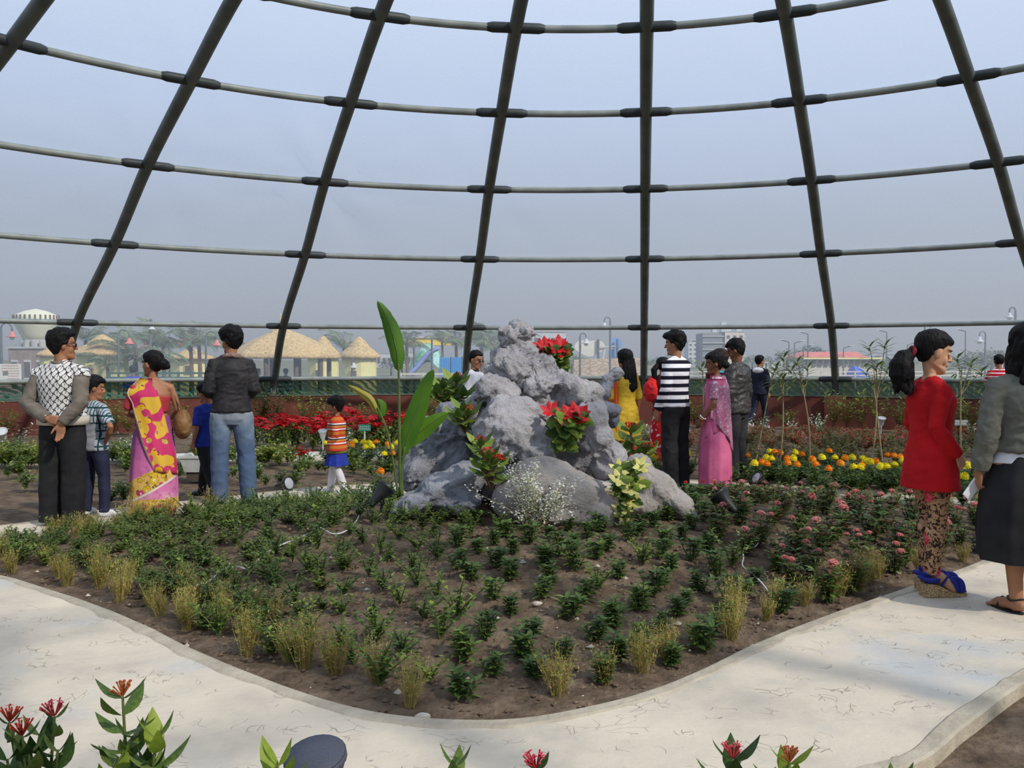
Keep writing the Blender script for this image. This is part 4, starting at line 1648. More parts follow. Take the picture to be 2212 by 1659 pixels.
for g in (1, -1):
    a_ = f.T(f.legs[g][2]); x0, y0 = a_.x, a_.y
    mb = MB()
    prof_ = [(-.06, .0, .082), (-.02, .0, .082), (.04, .0, .068), (.10, .0, .034), (.16, .0, .020), (.215, .0, .016)]
    rs = []
    for (yy, b0, t0) in prof_:
        wd = .036 if yy < .05 else .042 if yy < .18 else .03
        rs.append([V((x0 - wd, y0 + yy, b0 + .002)), V((x0 + wd, y0 + yy, b0 + .002)), V((x0 + wd, y0 + yy, t0)), V((x0 - wd, y0 + yy, t0))])
    mb.rings(rs)
    sh_ = mb.build('wedge_sole', m_cork, f.root)
    def strap(name, pts, wd):
        mb = MB()
        pts = spline([V(p) for p in pts], 6)
        mb.tube(pts, wd, 8, flat=.35, up=V((0, 1, 0)))
        mb.build(name, m_blueshoe, sh_, True)
    m_blueshoe = mat('blue_suede', (32, 42, 128), (44, 56, 150), 14) if g == 1 else m_blueshoe
    w1 = .044
    strap('toe_strap', [(x0 - w1, y0 + .14, .03), (x0 - .03, y0 + .15, .085), (x0 + .03, y0 + .165, .085), (x0 + w1, y0 + .17, .03)], .026)
    strap('cross_strap', [(x0 - w1, y0 + .04, .07), (x0 - .02, y0 + .09, .12), (x0 + .03, y0 + .13, .09), (x0 + w1, y0 + .15, .04)], .016)
    strap('cross_strap', [(x0 + w1, y0 + .04, .07), (x0 + .02, y0 + .09, .12), (x0 - .03, y0 + .13, .09), (x0 - w1, y0 + .15, .04)], .016)
    strap('ankle_strap', [(x0 + .0, y0 + .062, .150), (x0 + .045, y0 + .0, .145), (x0, y0 - .05, .14), (x0 - .045, y0, .145), (x0, y0 + .062, .15)], .012)
    strap('heel_counter', [(x0 - .038, y0 + .02, .10), (x0 - .03, y0 - .045, .105), (x0 + .03, y0 - .045, .105), (x0 + .038, y0 + .02, .10)], .032)

# ---- 16 woman in black skirt at the frame's edge
p = P(2222, 776, 5.15); p.z = 0
f = Fig('woman in an olive grey shirt and long black skirt holding a white phone', p, R_(0), 1.64, fem=True, wide=1.3, head=.24, vox=.006, skin=SK1)
f.yaw = R_(-15)
f.arms[-1] = ((-.20, -.01, 1.4), (-.27, -.05, 1.12), (-.295, .0, .88), (.0, .25, -1), (1, .1, 0))
f.curl[-1] = .5
f.legs[-1] = ((-.09, 0, .9), (-.09, .0, .5), (-.07, -.03, .09), .25)
f.body()
def wavy(mb, M_):
    for k in range(46):
        a = R_(random.uniform(150, 390))
        rr_ = random.uniform(.05, .085)
        x, y = rr_ * cos(a) * 1.05, -.015 + rr_ * sin(a) * 1.15
        L_ = random.uniform(.3, .42)
        ph = random.random() * 6
        pts = [M_ @ V((x * (1 + .25 * t_) + .012 * sin(t_ * 11 + ph), y - .03 * t_ + .012 * cos(t_ * 9 + ph), .05 - L_ * t_)) for t_ in [q / 9 for q in range(10)]]
        mb.tube(pts, [.016, .02, .021, .021, .02, .019, .018, .016, .012, .006], 7)
f.hair(front=.05, side=-.05, nape=-.1, thick=.02, extra=wavy, sm=1)
f.top('white_shirt', m_white, hem=.93, ease=.012, sleeve=0, vox=.01)
f.top('shirt', m_olive, hem=1.0, ease=.03, amp=.012, vox=.008, sleeve_r=1.1)
f.skirt('skirt', m_black, 1.0, .33, (.185, .145), (.27, .24), fold=.045, nf=8, mid=(.05, .04))
for g in (1, -1):
    a_ = f.T(f.legs[g][2]); x0, y0 = a_.x, a_.y
    fd = V((sin(-f.legs[g][3]), cos(-f.legs[g][3]), 0)); sdv = V((fd.y, -fd.x, 0))
    mb = MB()
    rs = []
    for zz in (.001, .012):
        rs.append([V((x0, y0, zz)) + fd * (.07 + .12 * cos(2 * pi * j / 20)) + sdv * .042 * sin(2 * pi * j / 20) for j in range(20)])
    mb.rings(rs)
    so_ = mb.build('sandal_sole', m_blacks, f.root)
    mb = MB()
    mb.tube(spline([V((x0, y0, 0)) + fd * .10 + sdv * .042 + V((0, 0, .02)), V((x0, y0, .07)) + fd * .1, V((x0, y0, .02)) + fd * .1 - sdv * .042], 6), .006, 6)
    mb.tube(spline([V((x0, y0, .09)) - fd * .045, V((x0, y0, .075)) + sdv * .042, V((x0, y0, .085)) + fd * .06, V((x0, y0, .075)) - sdv * .042, V((x0, y0, .09)) - fd * .045], 5), .005, 6)
    mb.build('sandal_strap', m_blacks, so_, True)
w_ = f.T(f.arms[-1][2])
mb = MB()
Mx = Matrix.Translation(f.root.location + w_ + V((-.02, .035, -.11))) @ Euler((R_(12), R_(-52), R_(10))).to_matrix().to_4x4()
mb.box((-.065, -.006, -.036), (.065, .006, .036), 0, Mx)
ph = mb.build('phone', mat('phone_white', (226, 226, 228), rough=.3, spec=.5))
bv = ph.modifiers.new('b', 'BEVEL'); bv.width = .005; bv.segments = 2
tag(ph, 'white mobile phone held in the left hand of the black skirt woman', 'phone')
mb = MB(); mb.ell(V((.05, -.0068, .02)), (.006, .001, .006), 10, 6)
cm = mb.build('camera_lens', m_blacks, ph); cm.matrix_parent_inverse = Matrix(); cm.matrix_local = Mx

# ---- 17 man in red stripes by the wall at the right
p = P(2158, 776, 15.6); p.z = 0
f = Fig('man in a red and white striped shirt standing near the wall at the far right', p, R_(-10), 1.53, head=.23, vox=.01)
f.body(); f.hair(front=.07, side=.01, nape=-.085, thick=.01)
f.top('shirt', m_redst, hem=.88, ease=.03, sleeve=.4)
f.trousers(m_black)
f.shoes(m_blacks)

# ---- 18 man in blue beyond the net
p = P(287, 776, 22.5); p.z = -.33
f = Fig('man in a blue shirt beyond the green net on the left', p, R_(30), 1.62, head=.235, vox=.011, skin=SK3)
f.body(); f.hair(front=.065, side=.0, nape=-.09, thick=.015)
f.top('shirt', m_blue, hem=.86, ease=.03, sleeve=.45)
f.trousers(m_navy)
f.shoes(m_blacks)
# ---- seated visitors in the pavilion
for px, lab, mm, hd in ((617, 'person in a grey striped top sitting in the thatched pavilion', zstripes('grey_stripes', [(.5, (150, 156, 160)), (.5, (50, 54, 62))], .16), 0), (557, 'person in dull red clothes sitting at the left inside the thatched pavilion', m_maroon, 1)):
    p = P(px, 776, 33.0); p.z = -.55
    f = Fig(lab, p, R_(20 if hd == 0 else -40), 1.65, head=.235, vox=.014, skin=SK3)
    for g in (1, -1): f.legs[g] = ((g * .09, 0, .9), (g * .12, .42, .92), (g * .12, .42, .5), 0)
    f.body(); f.hair(front=.065, side=.0, nape=-.09, thick=.018)
    f.top('shirt', mm, hem=.86, ease=.03)
    f.trousers(m_black, vox=.014)

# ================================================================ ROCK PILE
def rockmat(name, a, b, c, dark=(84, 88, 102), amt=.6):
    t = NT(name)
    n1 = t.noise(2.2, 6, rough=.62)
    col = t.ramp(n1, [(.28, a), (.5, b), (.72, c)])
    dk = t.step(t.noise(2.4, 5, vec=t.scale((1, 1, 1), loc=(3, 5, 2)), rough=.6), .5, .64)
    fine = t.step(t.noise(16, 5, rough=.7), .42, .62)
    col = t.mix(t.mth('MULTIPLY', t.mth('MULTIPLY', dk, amt), fine), col, dark)
    pit_ = t.step(t.noise(44, 3, rough=.6), .6, .7)
    col = t.mix(t.mth('MULTIPLY', pit_, .3), col, tuple(int(x * .62) for x in b))
    t.bump(t.mth('ADD', t.noise(26, 7, rough=.7), t.mth('MULTIPLY', t.noise(90, 3), .3)), 1.0, .045)
    return t.done(col, .92, .15)


m_r1 = rockmat('pale_rock', (176, 175, 180), (204, 201, 204), (220, 216, 217))
m_r2 = rockmat('blue_grey_rock', (126, 132, 148), (176, 178, 187), (204, 205, 210), (58, 66, 90), .8)
m_r3 = rockmat('tan_grey_rock', (164, 157, 152), (194, 186, 180), (212, 204, 198), (104, 104, 112), .5)


def rdisp(big, mid, fine, seed=0.0, freq=1.0):
    def f(p):
        q = V((p.x + seed, p.y, p.z)) * freq
        a = noise.noise(q * 1.9) * big
        w_ = q + V((noise.noise(q * 3), noise.noise(q * 3 + V((9, 2, 4))), noise.noise(q * 3 + V((1, 7, 5))))) * .12
        r1 = 1 - abs(noise.noise(w_ * 4.2)) * 2
        r2 = 1 - abs(noise.noise(w_ * 8.7)) * 2
        pl = floor(noise.noise(w_ * 3.1) * 5) / 5 - noise.noise(w_ * 3.1)
        r3 = noise.noise(w_ * 19)
        r4 = 1 - abs(noise.noise(w_ * 38)) * 2
        return a + mid * (.75 * r1 + .35 * r2 - .55) + mid * pl * 1.2 + fine * (r3 * 1.1 + r4 * .7)
    return f


def pb(px, py, Y, rx, ry, rd, tilt=0.0, yawd=0.0):
    """ellipsoid given by where it sits in space: centre (seen at px,py at depth Y), half sizes in metres"""
    return (P(px, py, Y), (rx, rd, ry), Euler((0, tilt, yawd)).to_matrix())


def boulder(name, blobs, m, parent, label=None, vox=.013, sm=2, disp=None):
    mb = MB()
    for c, r, R in blobs: mb.ell(c - ROCK, r, 28, 18, R=R)
    o = remesh(mb, name, m, parent, vox, sm, disp=disp or rdisp(.05, .035, .008, random.random() * 50))
    if label: o['label'] = label
    return o


ROCK = GM(1160, 1100)
rk = empty('rock_pile', ROCK, 0, 'tall grey artificial rock pile of lumpy cemented boulders standing on the central bed', 'rock pile')
px_m = lambda n, Y: n * Y / 1950.0
B = []
Y0 = 7.55
# spine of the peak, row by row: (y, left, right, depth, half depth)
rows = [(728, 1094, 1150, 7.6, .12), (750, 1078, 1152, 7.58, .15), (775, 1068, 1172, 7.55, .2), (800, 1052, 1196, 7.55, .25), (830, 1040, 1236, 7.55, .3), (862, 1012, 1270, 7.55, .36), (895, 985, 1290, 7.55, .42), (930, 975, 1290, 7.72, .26), (965, 960, 1300, 7.76, .26), (1005, 950, 1315, 7.8, .28), (1050, 940, 1325, 7.8, .3)]
for y, l, r, Y, dp in rows:
    B.append(pb((l + r) / 2, y, Y, px_m((r - l) / 2, Y) * .96, .13, dp))
B += [pb(1104, 728, 7.5, .11, .06, .12, -.15), pb(1134, 722, 7.5, .09, .05, .1, -.2), pb(1118, 742, 7.55, .12, .07, .12), pb(1142, 714, 7.5, .055, .035, .07), pb(1092, 722, 7.48, .07, .05, .07), pb(1108, 790, 7.3, .14, .12, .12, .3)]
B += [pb(1075, 845, 7.2, .17, .1, .14, .2), pb(1170, 830, 7.2, .14, .1, .12, -.3), pb(1155, 800, 7.28, .07, .09, .08), pb(1235, 840, 7.25, .16, .09, .12, .5)]
B += [pb(1020, 900, 7.3, .12, .16, .14, .5)]
B += [pb(1205, 828, 7.45, .2, .12, .25, .55), pb(1180, 795, 7.5, .12, .12, .2, .6)]
main = boulder('boulder', B, m_r1, rk, 'pale grey main mass rising to the ragged peak', .012, 1, rdisp(.05, .055, .02, 3.3))
# ledge and crest on the right
boulder('boulder', [pb(1268, 848, 7.35, .14, .105, .2, -.2), pb(1290, 885, 7.35, .13, .08, .2), pb(1240, 880, 7.4, .16, .1, .2)], m_r1, rk, None, .014, 2, rdisp(.03, .035, .01, 9))
boulder('boulder', [pb(1308, 842, 7.35, .065, .1, .07, .4), pb(1332, 806, 7.35, .06, .055, .045, .9), pb(1316, 822, 7.35, .05, .07, .05, .5), pb(1318, 885, 7.3, .085, .045, .1, .1), pb(1322, 905, 7.35, .05, .05, .07)], m_r2, rk, 'ragged grey fin with a knobbly tip at the right', .011, 2, rdisp(.02, .03, .01, 12))
# buttress in the middle
boulder('boulder', [pb(1110, 890, 7.1, .24, .14, .2, -.2), pb(1112, 940, 6.98, .3, .2, .22), pb(1075, 960, 6.98, .16, .17, .18), pb(1150, 975, 6.95, .17, .14, .18), pb(1090, 905, 7.0, .16, .12, .16, .5), pb(1110, 1010, 7.1, .3, .12, .2)], m_r1, rk, 'pale bulging buttress in the middle', .015, 2, rdisp(.05, .05, .018, 21))
# right buttress
boulder('boulder', [pb(1285, 905, 7.15, .12, .13, .2, .1), pb(1300, 950, 7.1, .12, .16, .18, -.35), pb(1325, 985, 7.1, .12, .14, .18, -.3), pb(1310, 1010, 7.15, .14, .12, .2), pb(1268, 915, 7.1, .06, .16, .1, -.25), pb(1280, 965, 7.05, .05, .13, .08, -.3)], m_r1, rk, None, .014, 2, rdisp(.03, .035, .01, 31))
# left flank
boulder('boulder', [pb(990, 905, 7.6, .2, .16, .2, .5), pb(960, 945, 7.55, .24, .17, .24, .5), pb(925, 985, 7.5, .2, .18, .24, .6), pb(900, 1020, 7.4, .16, .18, .22, .5), pb(980, 1000, 7.5, .25, .25, .25)], m_r2, rk, 'dark blue-grey streaked flank on the left', .016, 2, rdisp(.05, .05, .018, 41))
# low boulders in front
boulder('boulder', [pb(1000, 1035, 6.9, .17, .14, .2, -.2), pb(950, 1058, 6.85, .2, .13, .22, -.45), pb(900, 1085, 6.8, .17, .09, .2, -.4), pb(868, 1098, 6.8, .1, .06, .16, -.3), pb(990, 1085, 6.8, .2, .09, .18)], m_r2, rk, 'blue and white mottled boulder at the front left', .014, 3, rdisp(.03, .03, .009, 51))
boulder('boulder', [pb(1175, 1052, 6.75, .27, .22, .28), pb(1235, 1075, 6.75, .26, .2, .26, .35), pb(1290, 1105, 6.7, .17, .12, .2, .5), pb(1120, 1080, 6.7, .19, .17, .22), pb(1200, 1110, 6.7, .4, .1, .24)], m_r3, rk, 'smooth rounded tan-grey boulder at the front centre', .014, 4, rdisp(.04, .015, .006, 61, .8))
boulder('boulder', [pb(1378, 1025, 7.05, .14, .17, .24, .1), pb(1415, 1055, 7.0, .2, .15, .26, .55), pb(1458, 1085, 6.95, .16, .11, .22, .6), pb(1490, 1108, 6.9, .1, .05, .14, .4), pb(1385, 1085, 6.95, .22, .12, .22)], m_r3, rk, 'sloping tan-grey boulder at the front right', .014, 3, rdisp(.03, .025, .008, 71))

# ================================================================ PLANTS
L_dk = leafmat('leaf_dark', (56, 80, 38), (86, 112, 52), rough=.45)
L_md = leafmat('leaf_mid', (76, 104, 46), (116, 134, 64))
L_lt = leafmat('leaf_light', (104, 134, 46), (146, 164, 70))
L_yl = leafmat('leaf_yellow_green', (138, 144, 66), (176, 172, 92))
L_dry = leafmat('leaf_dry', (158, 138, 82), (196, 174, 112), rough=.8, spec=.1)
L_br = leafmat('leaf_bronze', (92, 62, 48), (120, 88, 60))
L_rd = leafmat('bract_red', (186, 16, 30), (220, 40, 50), rough=.5)
L_pk = leafmat('floret_pink', (216, 132, 128), (234, 166, 158), rough=.6)
L_rd2 = leafmat('floret_red_orange', (210, 60, 40), (232, 90, 66), rough=.6)
L_wh = leafmat('leaf_white', (226, 228, 214), (240, 240, 230), rough=.7)
L_cy = leafmat('bract_cream_yellow', (212, 204, 110), (230, 224, 150), rough=.6)
L_my = leafmat('petal_yellow', (226, 208, 20), (240, 226, 50), trans=.1, rough=.7)
L_mo = leafmat('petal_orange', (232, 130, 10), (244, 158, 30), trans=.1, rough=.7)
L_ban = leafmat('banana_leaf', (66, 110, 30), (104, 146, 40), scale=3, trans=.35)
L_banb = leafmat('banana_leaf_aging', (128, 140, 40), (170, 150, 60), scale=4, trans=.3)
m_stem = mat('green_stem', (74, 92, 44), (96, 110, 58), 10)
m_wood = mat('brown_stem', (92, 74, 54), (120, 98, 72), 14)
m_cane = mat('pale_cane', (140, 126, 92), (164, 150, 112), 12)
rnd = random.Random(11)


def rv(z0=-1, z1=1):
    a = rnd.uniform(0, 2 * pi)
    z = rnd.uniform(z0, z1)
    r = sqrt(max(0, 1 - z * z))
    return V((r * cos(a), r * sin(a), z))


def ixora_mesh(seed, h=.16, stems=6, bronze=0.0):
    rnd.seed(seed)
    mb = MB()
    tips = []
    for k in range(stems):
        a = rnd.uniform(0, 6.28)
        ln = rnd.uniform(.1, .6) if k else .05
        d = V((cos(a) * ln, sin(a) * ln, 1)).normalized()
        hh = h * rnd.uniform(.6, 1.05)
        p0 = V((cos(a) * .012, sin(a) * .012, 0))
        mb.tube([p0, p0 + d * hh * .5, p0 + d * hh], [.004, .0035, .0025], 5, 2)
        tips.append(p0 + d * hh)
        nw = 4
        for w_ in range(nw):
            c = p0 + d * hh * (.25 + .75 * w_ / (nw - 1))
            for q in range(4 if w_ < nw - 1 else 5):
                b = a + q * pi / 2 + w_ * .8 + rnd.uniform(-.3, .3)
                up_ = .35 + .5 * w_ / nw + rnd.uniform(-.2, .2)
                mb.leaf(c, (cos(b), sin(b), up_), rnd.uniform(.045, .065), rnd.uniform(.018, .026), 3 if rnd.random() < bronze else (0 if rnd.random() < .6 else 1), 3, .5)
    return mb, tips


def bushy(seed, h=.17, stems=8, leaf=.022, per=16, spread=.5, mi=(0, 1), wid=.45):
    rnd.seed(seed)
    mb = MB()
    for k in range(stems):
        a = rnd.uniform(0, 6.28)
        ln = rnd.uniform(.05, spread)
        d = V((cos(a) * ln, sin(a) * ln, 1)).normalized()
        hh = h * rnd.uniform(.55, 1.1)
        bend = V((cos(a), sin(a), 0)) * hh * .15
        mb.tube([V((0, 0, 0)), d * hh * .5, d * hh + bend], [.003, .0025, .0015], 4, 2)
        for q in range(per):
            t = .2 + .8 * q / per
            c = d * hh * t + bend * t * t
            v_ = rv(-.1, .8)
            mb.leaf(c, v_, leaf * rnd.uniform(.7, 1.3), leaf * wid * rnd.uniform(.8, 1.2), mi[0] if rnd.random() < .6 else mi[1], 2, .3)
    return mb


def tuft(seed, h=.22, n=80, spread=.42):
    rnd.seed(seed)
    mb = MB()
    for k in range(n):
        a = rnd.uniform(0, 6.28)
        ln = rnd.uniform(0, spread)
        r0_ = rnd.uniform(0, .035)
        p = V((cos(a) * r0_, sin(a) * r0_, 0))
        hh = h * rnd.uniform(.45, 1.05)
        d = V((cos(a) * ln, sin(a) * ln, 1)).normalized()
        side = V((-sin(a * 3), cos(a * 3), 0)) * .0012
        bend = V((rnd.uniform(-1, 1), rnd.uniform(-1, 1), 0)) * hh * .1
        q0, q1, q2 = p, p + d * hh * .6, p + d * hh + bend
        mb.add([q0 - side, q0 + side, q1 + side, q1 - side, q2], [(0, 1, 2, 3), (3, 2, 4)], 0 if k % 3 else 1)
        for m_ in range(7):
            t = rnd.uniform(.25, 1)
            c = q0.lerp(q2, t)
            mb.leaf(c, rv(.1, 1), rnd.uniform(.014, .03), .0055, 0 if rnd.random() < .35 + .5 * (1 - t) else 1, 1 if m_ % 2 else 2, .4)
    return mb


def cluster(seed, r=.022, n=26, mi=0):
    rnd.seed(seed)
    mb = MB()
    for k in range(n):
        v_ = rv(-.1, 1)
        c = v_ * r
        c.z *= .8
        for q in range(4):
            a = q * pi / 2 + k
            x, y = frame_of(v_)
            d = (x * cos(a) + y * sin(a)) + v_ * .15
            mb.leaf(c, d, .011, .009, mi, 1, .1)
        mb.tube([V((0, 0, -.01)), c], .0007, 3, mi)
    return mb


def pompom(seed, r=.03, mi=0):
    rnd.seed(seed)
    mb = MB()
    for ly in range(5):
        n = (14, 13, 11, 8, 4)[ly]
        for q in range(n):
            a = 2 * pi * q / n + ly * .3
            e_ = (-.05, .25, .6, .95, 1.3)[ly]
            d = V((cos(a) * cos(e_), sin(a) * cos(e_), sin(e_)))
            mb.leaf(V((0, 0, ly * .0025)), d, r * (1 - .07 * ly), r * .62, mi, 2, .35, -.2, shape=.6)
    mb.ell((0, 0, .004), (r * .75, r * .75, r * .5), 10, 6, mi)
    mb.tube([V((0, 0, -.03)), V((0, 0, -.005))], [.003, .006], 5, 1)
    return mb


LM = [L_dk, L_md, m_stem, L_br]
ix = [ixora_mesh(100 + k, .10 + .02 * (k % 3), 5 + k % 3)[0].mesh('ixora_shrub', LM) for k in range(5)]
fe = [bushy(200 + k, .14 + .02 * (k % 4), 8, .024, 15, .62, wid=.6).mesh('seedling', [L_md, (L_lt if k % 2 else L_dk), m_stem]) for k in range(6)]
felt = [bushy(230 + k, .18, 9, .024, 20, .3, (0, 1)).mesh('leafy_seedling', [L_lt, L_md, m_stem]) for k in range(3)]
hb_ = [bushy(260 + k, .13, 10, .022, 18, .85, wid=.6).mesh('olive_seedling', [leafmat('olive_seedling_leaf%d' % k, (92, 100, 50), (128, 130, 72)), L_md, m_stem]) for k in range(4)]
tf = [tuft(300 + k, .2 + .03 * (k % 3)).mesh('dry_tuft', [L_dry, L_yl]) for k in range(5)]
pixm = [ixora_mesh(400 + k, .17, 8, .35) for k in range(4)]
pix = [a.mesh('pink_ixora', LM) for a, b in pixm]
clp = [cluster(500 + k).mesh('flower_cluster', [L_pk]) for k in range(3)]
clr = cluster(510, .018).mesh('flower_cluster', [L_rd2])


def inside_rock(x, y):
    q = P(1180, 1000, 7.4)
    return ((x - q.x) / 1.28) ** 2 + ((y - 7.45) / .85) ** 2 < 1


def topx(p):
    d = p - V((0, 0, EYE))
    f_ = V((0, cos(PIT), -sin(PIT)))
    u_ = V((0, sin(PIT), cos(PIT)))
    dep = d.dot(f_)
    return CX + F * d.x / dep, CY - F * d.dot(u_) / dep


rp_ = random.Random(21)
pts = []
# rows run along the bed
yy = 3.6
rowi = 0
while yy < 10.2:
    sp = .26 if yy < 7 else .28
    xx = -4.8 + (rowi % 2) * sp / 2
    while xx < 4.9:
        x, y = xx + rp_.uniform(-.05, .05), yy + rp_.uniform(-.045, .045)
        t_ = bed_t(x, y)
        if t_ < .93 and not inside_rock(x, y):
            p = V((x, y, bed_z(x, y)))
            u_, v_ = topx(p)
            if -60 < u_ < 2270: pts.append((p, u_, v_, t_))
        xx += sp
    yy += sp * (.88 if yy < 7 else 1.1)
    rowi += 1
behind = 0


def zone(u_, v_):
    d_ = 'along the front' if v_ > 1400 else 'in the front half' if v_ > 1290 else 'in the middle' if v_ > 1200 else 'towards the back' if v_ > 1130 else 'at the very back'
    l_ = 'far left' if u_ < 350 else 'left' if u_ < 700 else 'left of centre' if u_ < 1000 else 'centre' if u_ < 1250 else 'right of centre' if u_ < 1550 else 'right' if u_ < 1850 else 'far right'
    return d_ + ' of the central bed, ' + l_


def ptag(o, text, cat, p):
    u_, v_ = topx(V(p))
    z_ = zone(u_, v_)
    tag(o, text + ' ' + z_, cat, cat + 's ' + z_)


for p, u_, v_, t_ in pts:
    if u_ > 1600 and p.y > 8.2 and t_ > .83: continue
    if p.y > 8.6 and 860 < u_ < 1500: continue
    pink = u_ > 1530 and v_ < 1100 + (u_ - 1530) * .62 + 60
    sc_ = rp_.uniform(.85, 1.25)
    rz_ = rp_.uniform(0, 6.28)
    if pink:
        k = rp_.randrange(4)
        o = link('flowering_ixora', pix[k], loc=p, rot=(0, 0, rz_), scale=sc_ * (1.1 if p.y < 8 else .85))
        ptag(o, 'low bronze green flowering shrub', 'shrub', p)
        tips = sorted(pixm[k][1], key=lambda q: -q.z)
        for q in range(rp_.choice((0, 0, 0, 1, 1, 1, 2))):
            link('flower_cluster', clp[rp_.randrange(3)], o, loc=tips[q] + V((0, 0, .012)), rot=(rp_.uniform(-.3, .3), rp_.uniform(-.3, .3), rz_), scale=rp_.uniform(.8, 1.1))
    elif u_ < 1010 + rp_.uniform(-60, 60) or rp_.random() < .08:
        if rp_.random() < .1:
            o = link('leafy_seedling', felt[rp_.randrange(3)], loc=p, rot=(0, 0, rz_), scale=sc_)
            ptag(o, 'bright green leafy seedling', 'bright seedling', p)
        else:
            o = link('seedling', fe[rp_.randrange(6)], loc=p, rot=(0, 0, rz_), scale=(sc_ * 1.35, sc_ * 1.35, sc_ * 1.05))
            ptag(o, 'fine leaved green seedling', 'seedling', o.location)
    else:
        o = link('ixora_shrub', ix[rp_.randrange(5)], loc=p, rot=(0, 0, rz_), scale=sc_)
        if rp_.random() < .06:
            link('flower_cluster', clr, o, loc=(0, 0, .15))
        ptag(o, 'small glossy green shrub', 'glossy shrub', p)
    # more seedlings, low and olive, between the rows make the left side dense
    for rep in range(2 if u_ < 560 else 1):
        if not (u_ < 720 and rp_.random() < .9) or pink: break
        x, y = p.x + rp_.uniform(-.14, .14), p.y + rp_.uniform(.07, .19)
        if bed_t(x, y) < .95:
            o = link('olive_seedling', hb_[rp_.randrange(4)], loc=(x, y, bed_z(x, y)), rot=(0, 0, rz_ + 1), scale=(sc_ * 1.25, sc_ * 1.25, sc_ * .85))
            ptag(o, 'low olive tinged seedling', 'olive_seedling', o.location)

# dry tufts round the rim
edge = []
a_deg = 150.0
while a_deg < 396:
    a = R_(a_deg)
    r = rad_at(rin, a)
    rr_ = r - rp_.uniform(.16, .34)
    p = V((BC.x + rr_ * cos(a), BC.y + rr_ * sin(a), 0))
    p.z = bed_z(p.x, p.y)
    u_, v_ = topx(p)
    if -80 < u_ < 2260: edge.append((p, u_))
    a_deg += (rp_.uniform(.14, .3) if True else 0) / r * 57.3
for p, u_ in edge:
    gap = 1.0 if u_ < 900 or u_ > 1150 else .55
    if rp_.random() > gap: continue
    o = link('dry_tuft', tf[rp_.randrange(5)], loc=p, rot=(rp_.uniform(-.1, .1), rp_.uniform(-.1, .1), rp_.uniform(0, 6)), scale=rp_.uniform(.72, 1.15))
    ptag(o, 'straw coloured dry tuft', 'tuft', o.location)
    if u_ < 760 and rp_.random() < .6:
        x, y = p.x + .12, p.y + .2
        o = link('dry_tuft', tf[rp_.randrange(5)], loc=(x, y, bed_z(x, y)), rot=(0, 0, rp_.uniform(0, 6)), scale=rp_.uniform(.7, 1.0))
        ptag(o, 'straw coloured dry tuft', 'tuft', o.location)

# soil clods: nobody could count them
rc = random.Random(5)
mb = MB()
for k in range(5200):
    a = rc.uniform(0, 2 * pi)
    tt = 1 - abs(rc.gauss(0, .33))
    if k % 3 == 0: tt = sqrt(rc.random())
    if tt < .05 or tt > .995: continue
    r = rad_at(rin, a) * tt
    x, y = BC.x + r * cos(a), BC.y + r * sin(a)
    if y > 7.5 and k % 4: continue
    s_ = rc.choice((.006, .009, .012, .018)) * rc.uniform(.7, 1.4)
    c = V((x, y, bed_z(x, y) + s_ * .3))
    q = [c + V((s_ * rc.uniform(.6, 1.2) * dx, s_ * rc.uniform(.6, 1.2) * dy, s_ * rc.uniform(.5, .9) * dz)) for dx, dy, dz in ((1, 0, 0), (0, 1, 0), (-1, 0, 0), (0, -1, 0), (.2, .1, 1), (0, 0, -1))]
    mb.add(q, [(0, 1, 4), (1, 2, 4), (2, 3, 4), (3, 0, 4), (1, 0, 5), (2, 1, 5), (3, 2, 5), (0, 3, 5)], 0 if rc.random() < .92 else 1)
m_clod = mat('soil_clod', (86, 72, 60), (120, 102, 84), 3, rough=.95)
tag(mb.build('soil_clods', [m_clod, mat('pale_grit', (170, 160, 146), (190, 182, 170), 9)]), 'crumbly clods of brown soil scattered over the central bed', 'soil', kind='stuff')
for k, (px, py, s_) in enumerate(((915, 1556, .035), (1160, 1308, .028), (1290, 1226, .02), (712, 1208, .02), (1940, 1240, .022), (1170, 1460, .02))):
    p = GM(px, py)
    mb = MB()
    mb.ell((0, 0, s_ * .4), (s_, s_ * .7, s_ * .5), 10, 7)
    mb.v = [tuple(V(v) * (1 + .3 * noise.noise(V(v) * 40 + V((k, 0, 0))))) for v in mb.v]
    o = mb.build('stone', mat('pale_stone', (176, 168, 154), (196, 188, 176), 20), loc=p)
    tag(o, ('pale stone lying at the front rim of the bed', 'pale stone chip in the middle of the bed', 'small pale stone right of centre in the bed soil', 'small pale stone among the seedlings left of centre', 'small pale stone at the right rim of the bed', 'small pale stone in the front soil right of centre')[k], 'stone')

# ================================================================ PLANTS ON THE ROCK PILE
def unit_leaf(name, m, W=.4, seg=5, droop=.5, fold=.3, shape=1.0):
    mb = MB()
    mb.leaf((0, 0, 0), (0, 1, 0), 1.0, W, 0, seg, droop, fold, shape=shape)
    return mb.mesh(name, m, True)


def put_leaf(me, parent, p, d, L, up=V((0, 0, 1)), name='leaf', label=None):
    d = V(d).normalized()
    x, y = frame_of(d, up)      # x = up x d, y = d x x
    M_ = Matrix((x, d, d.cross(x) * -1)).transposed()
    if M_.determinant() < 0: M_ = Matrix((-x, d, d.cross(x) * -1)).transposed()
    o = link(name, me, parent, loc=p, rot=M_.to_euler(), scale=L)
    if label: o['label'] = label
    return o


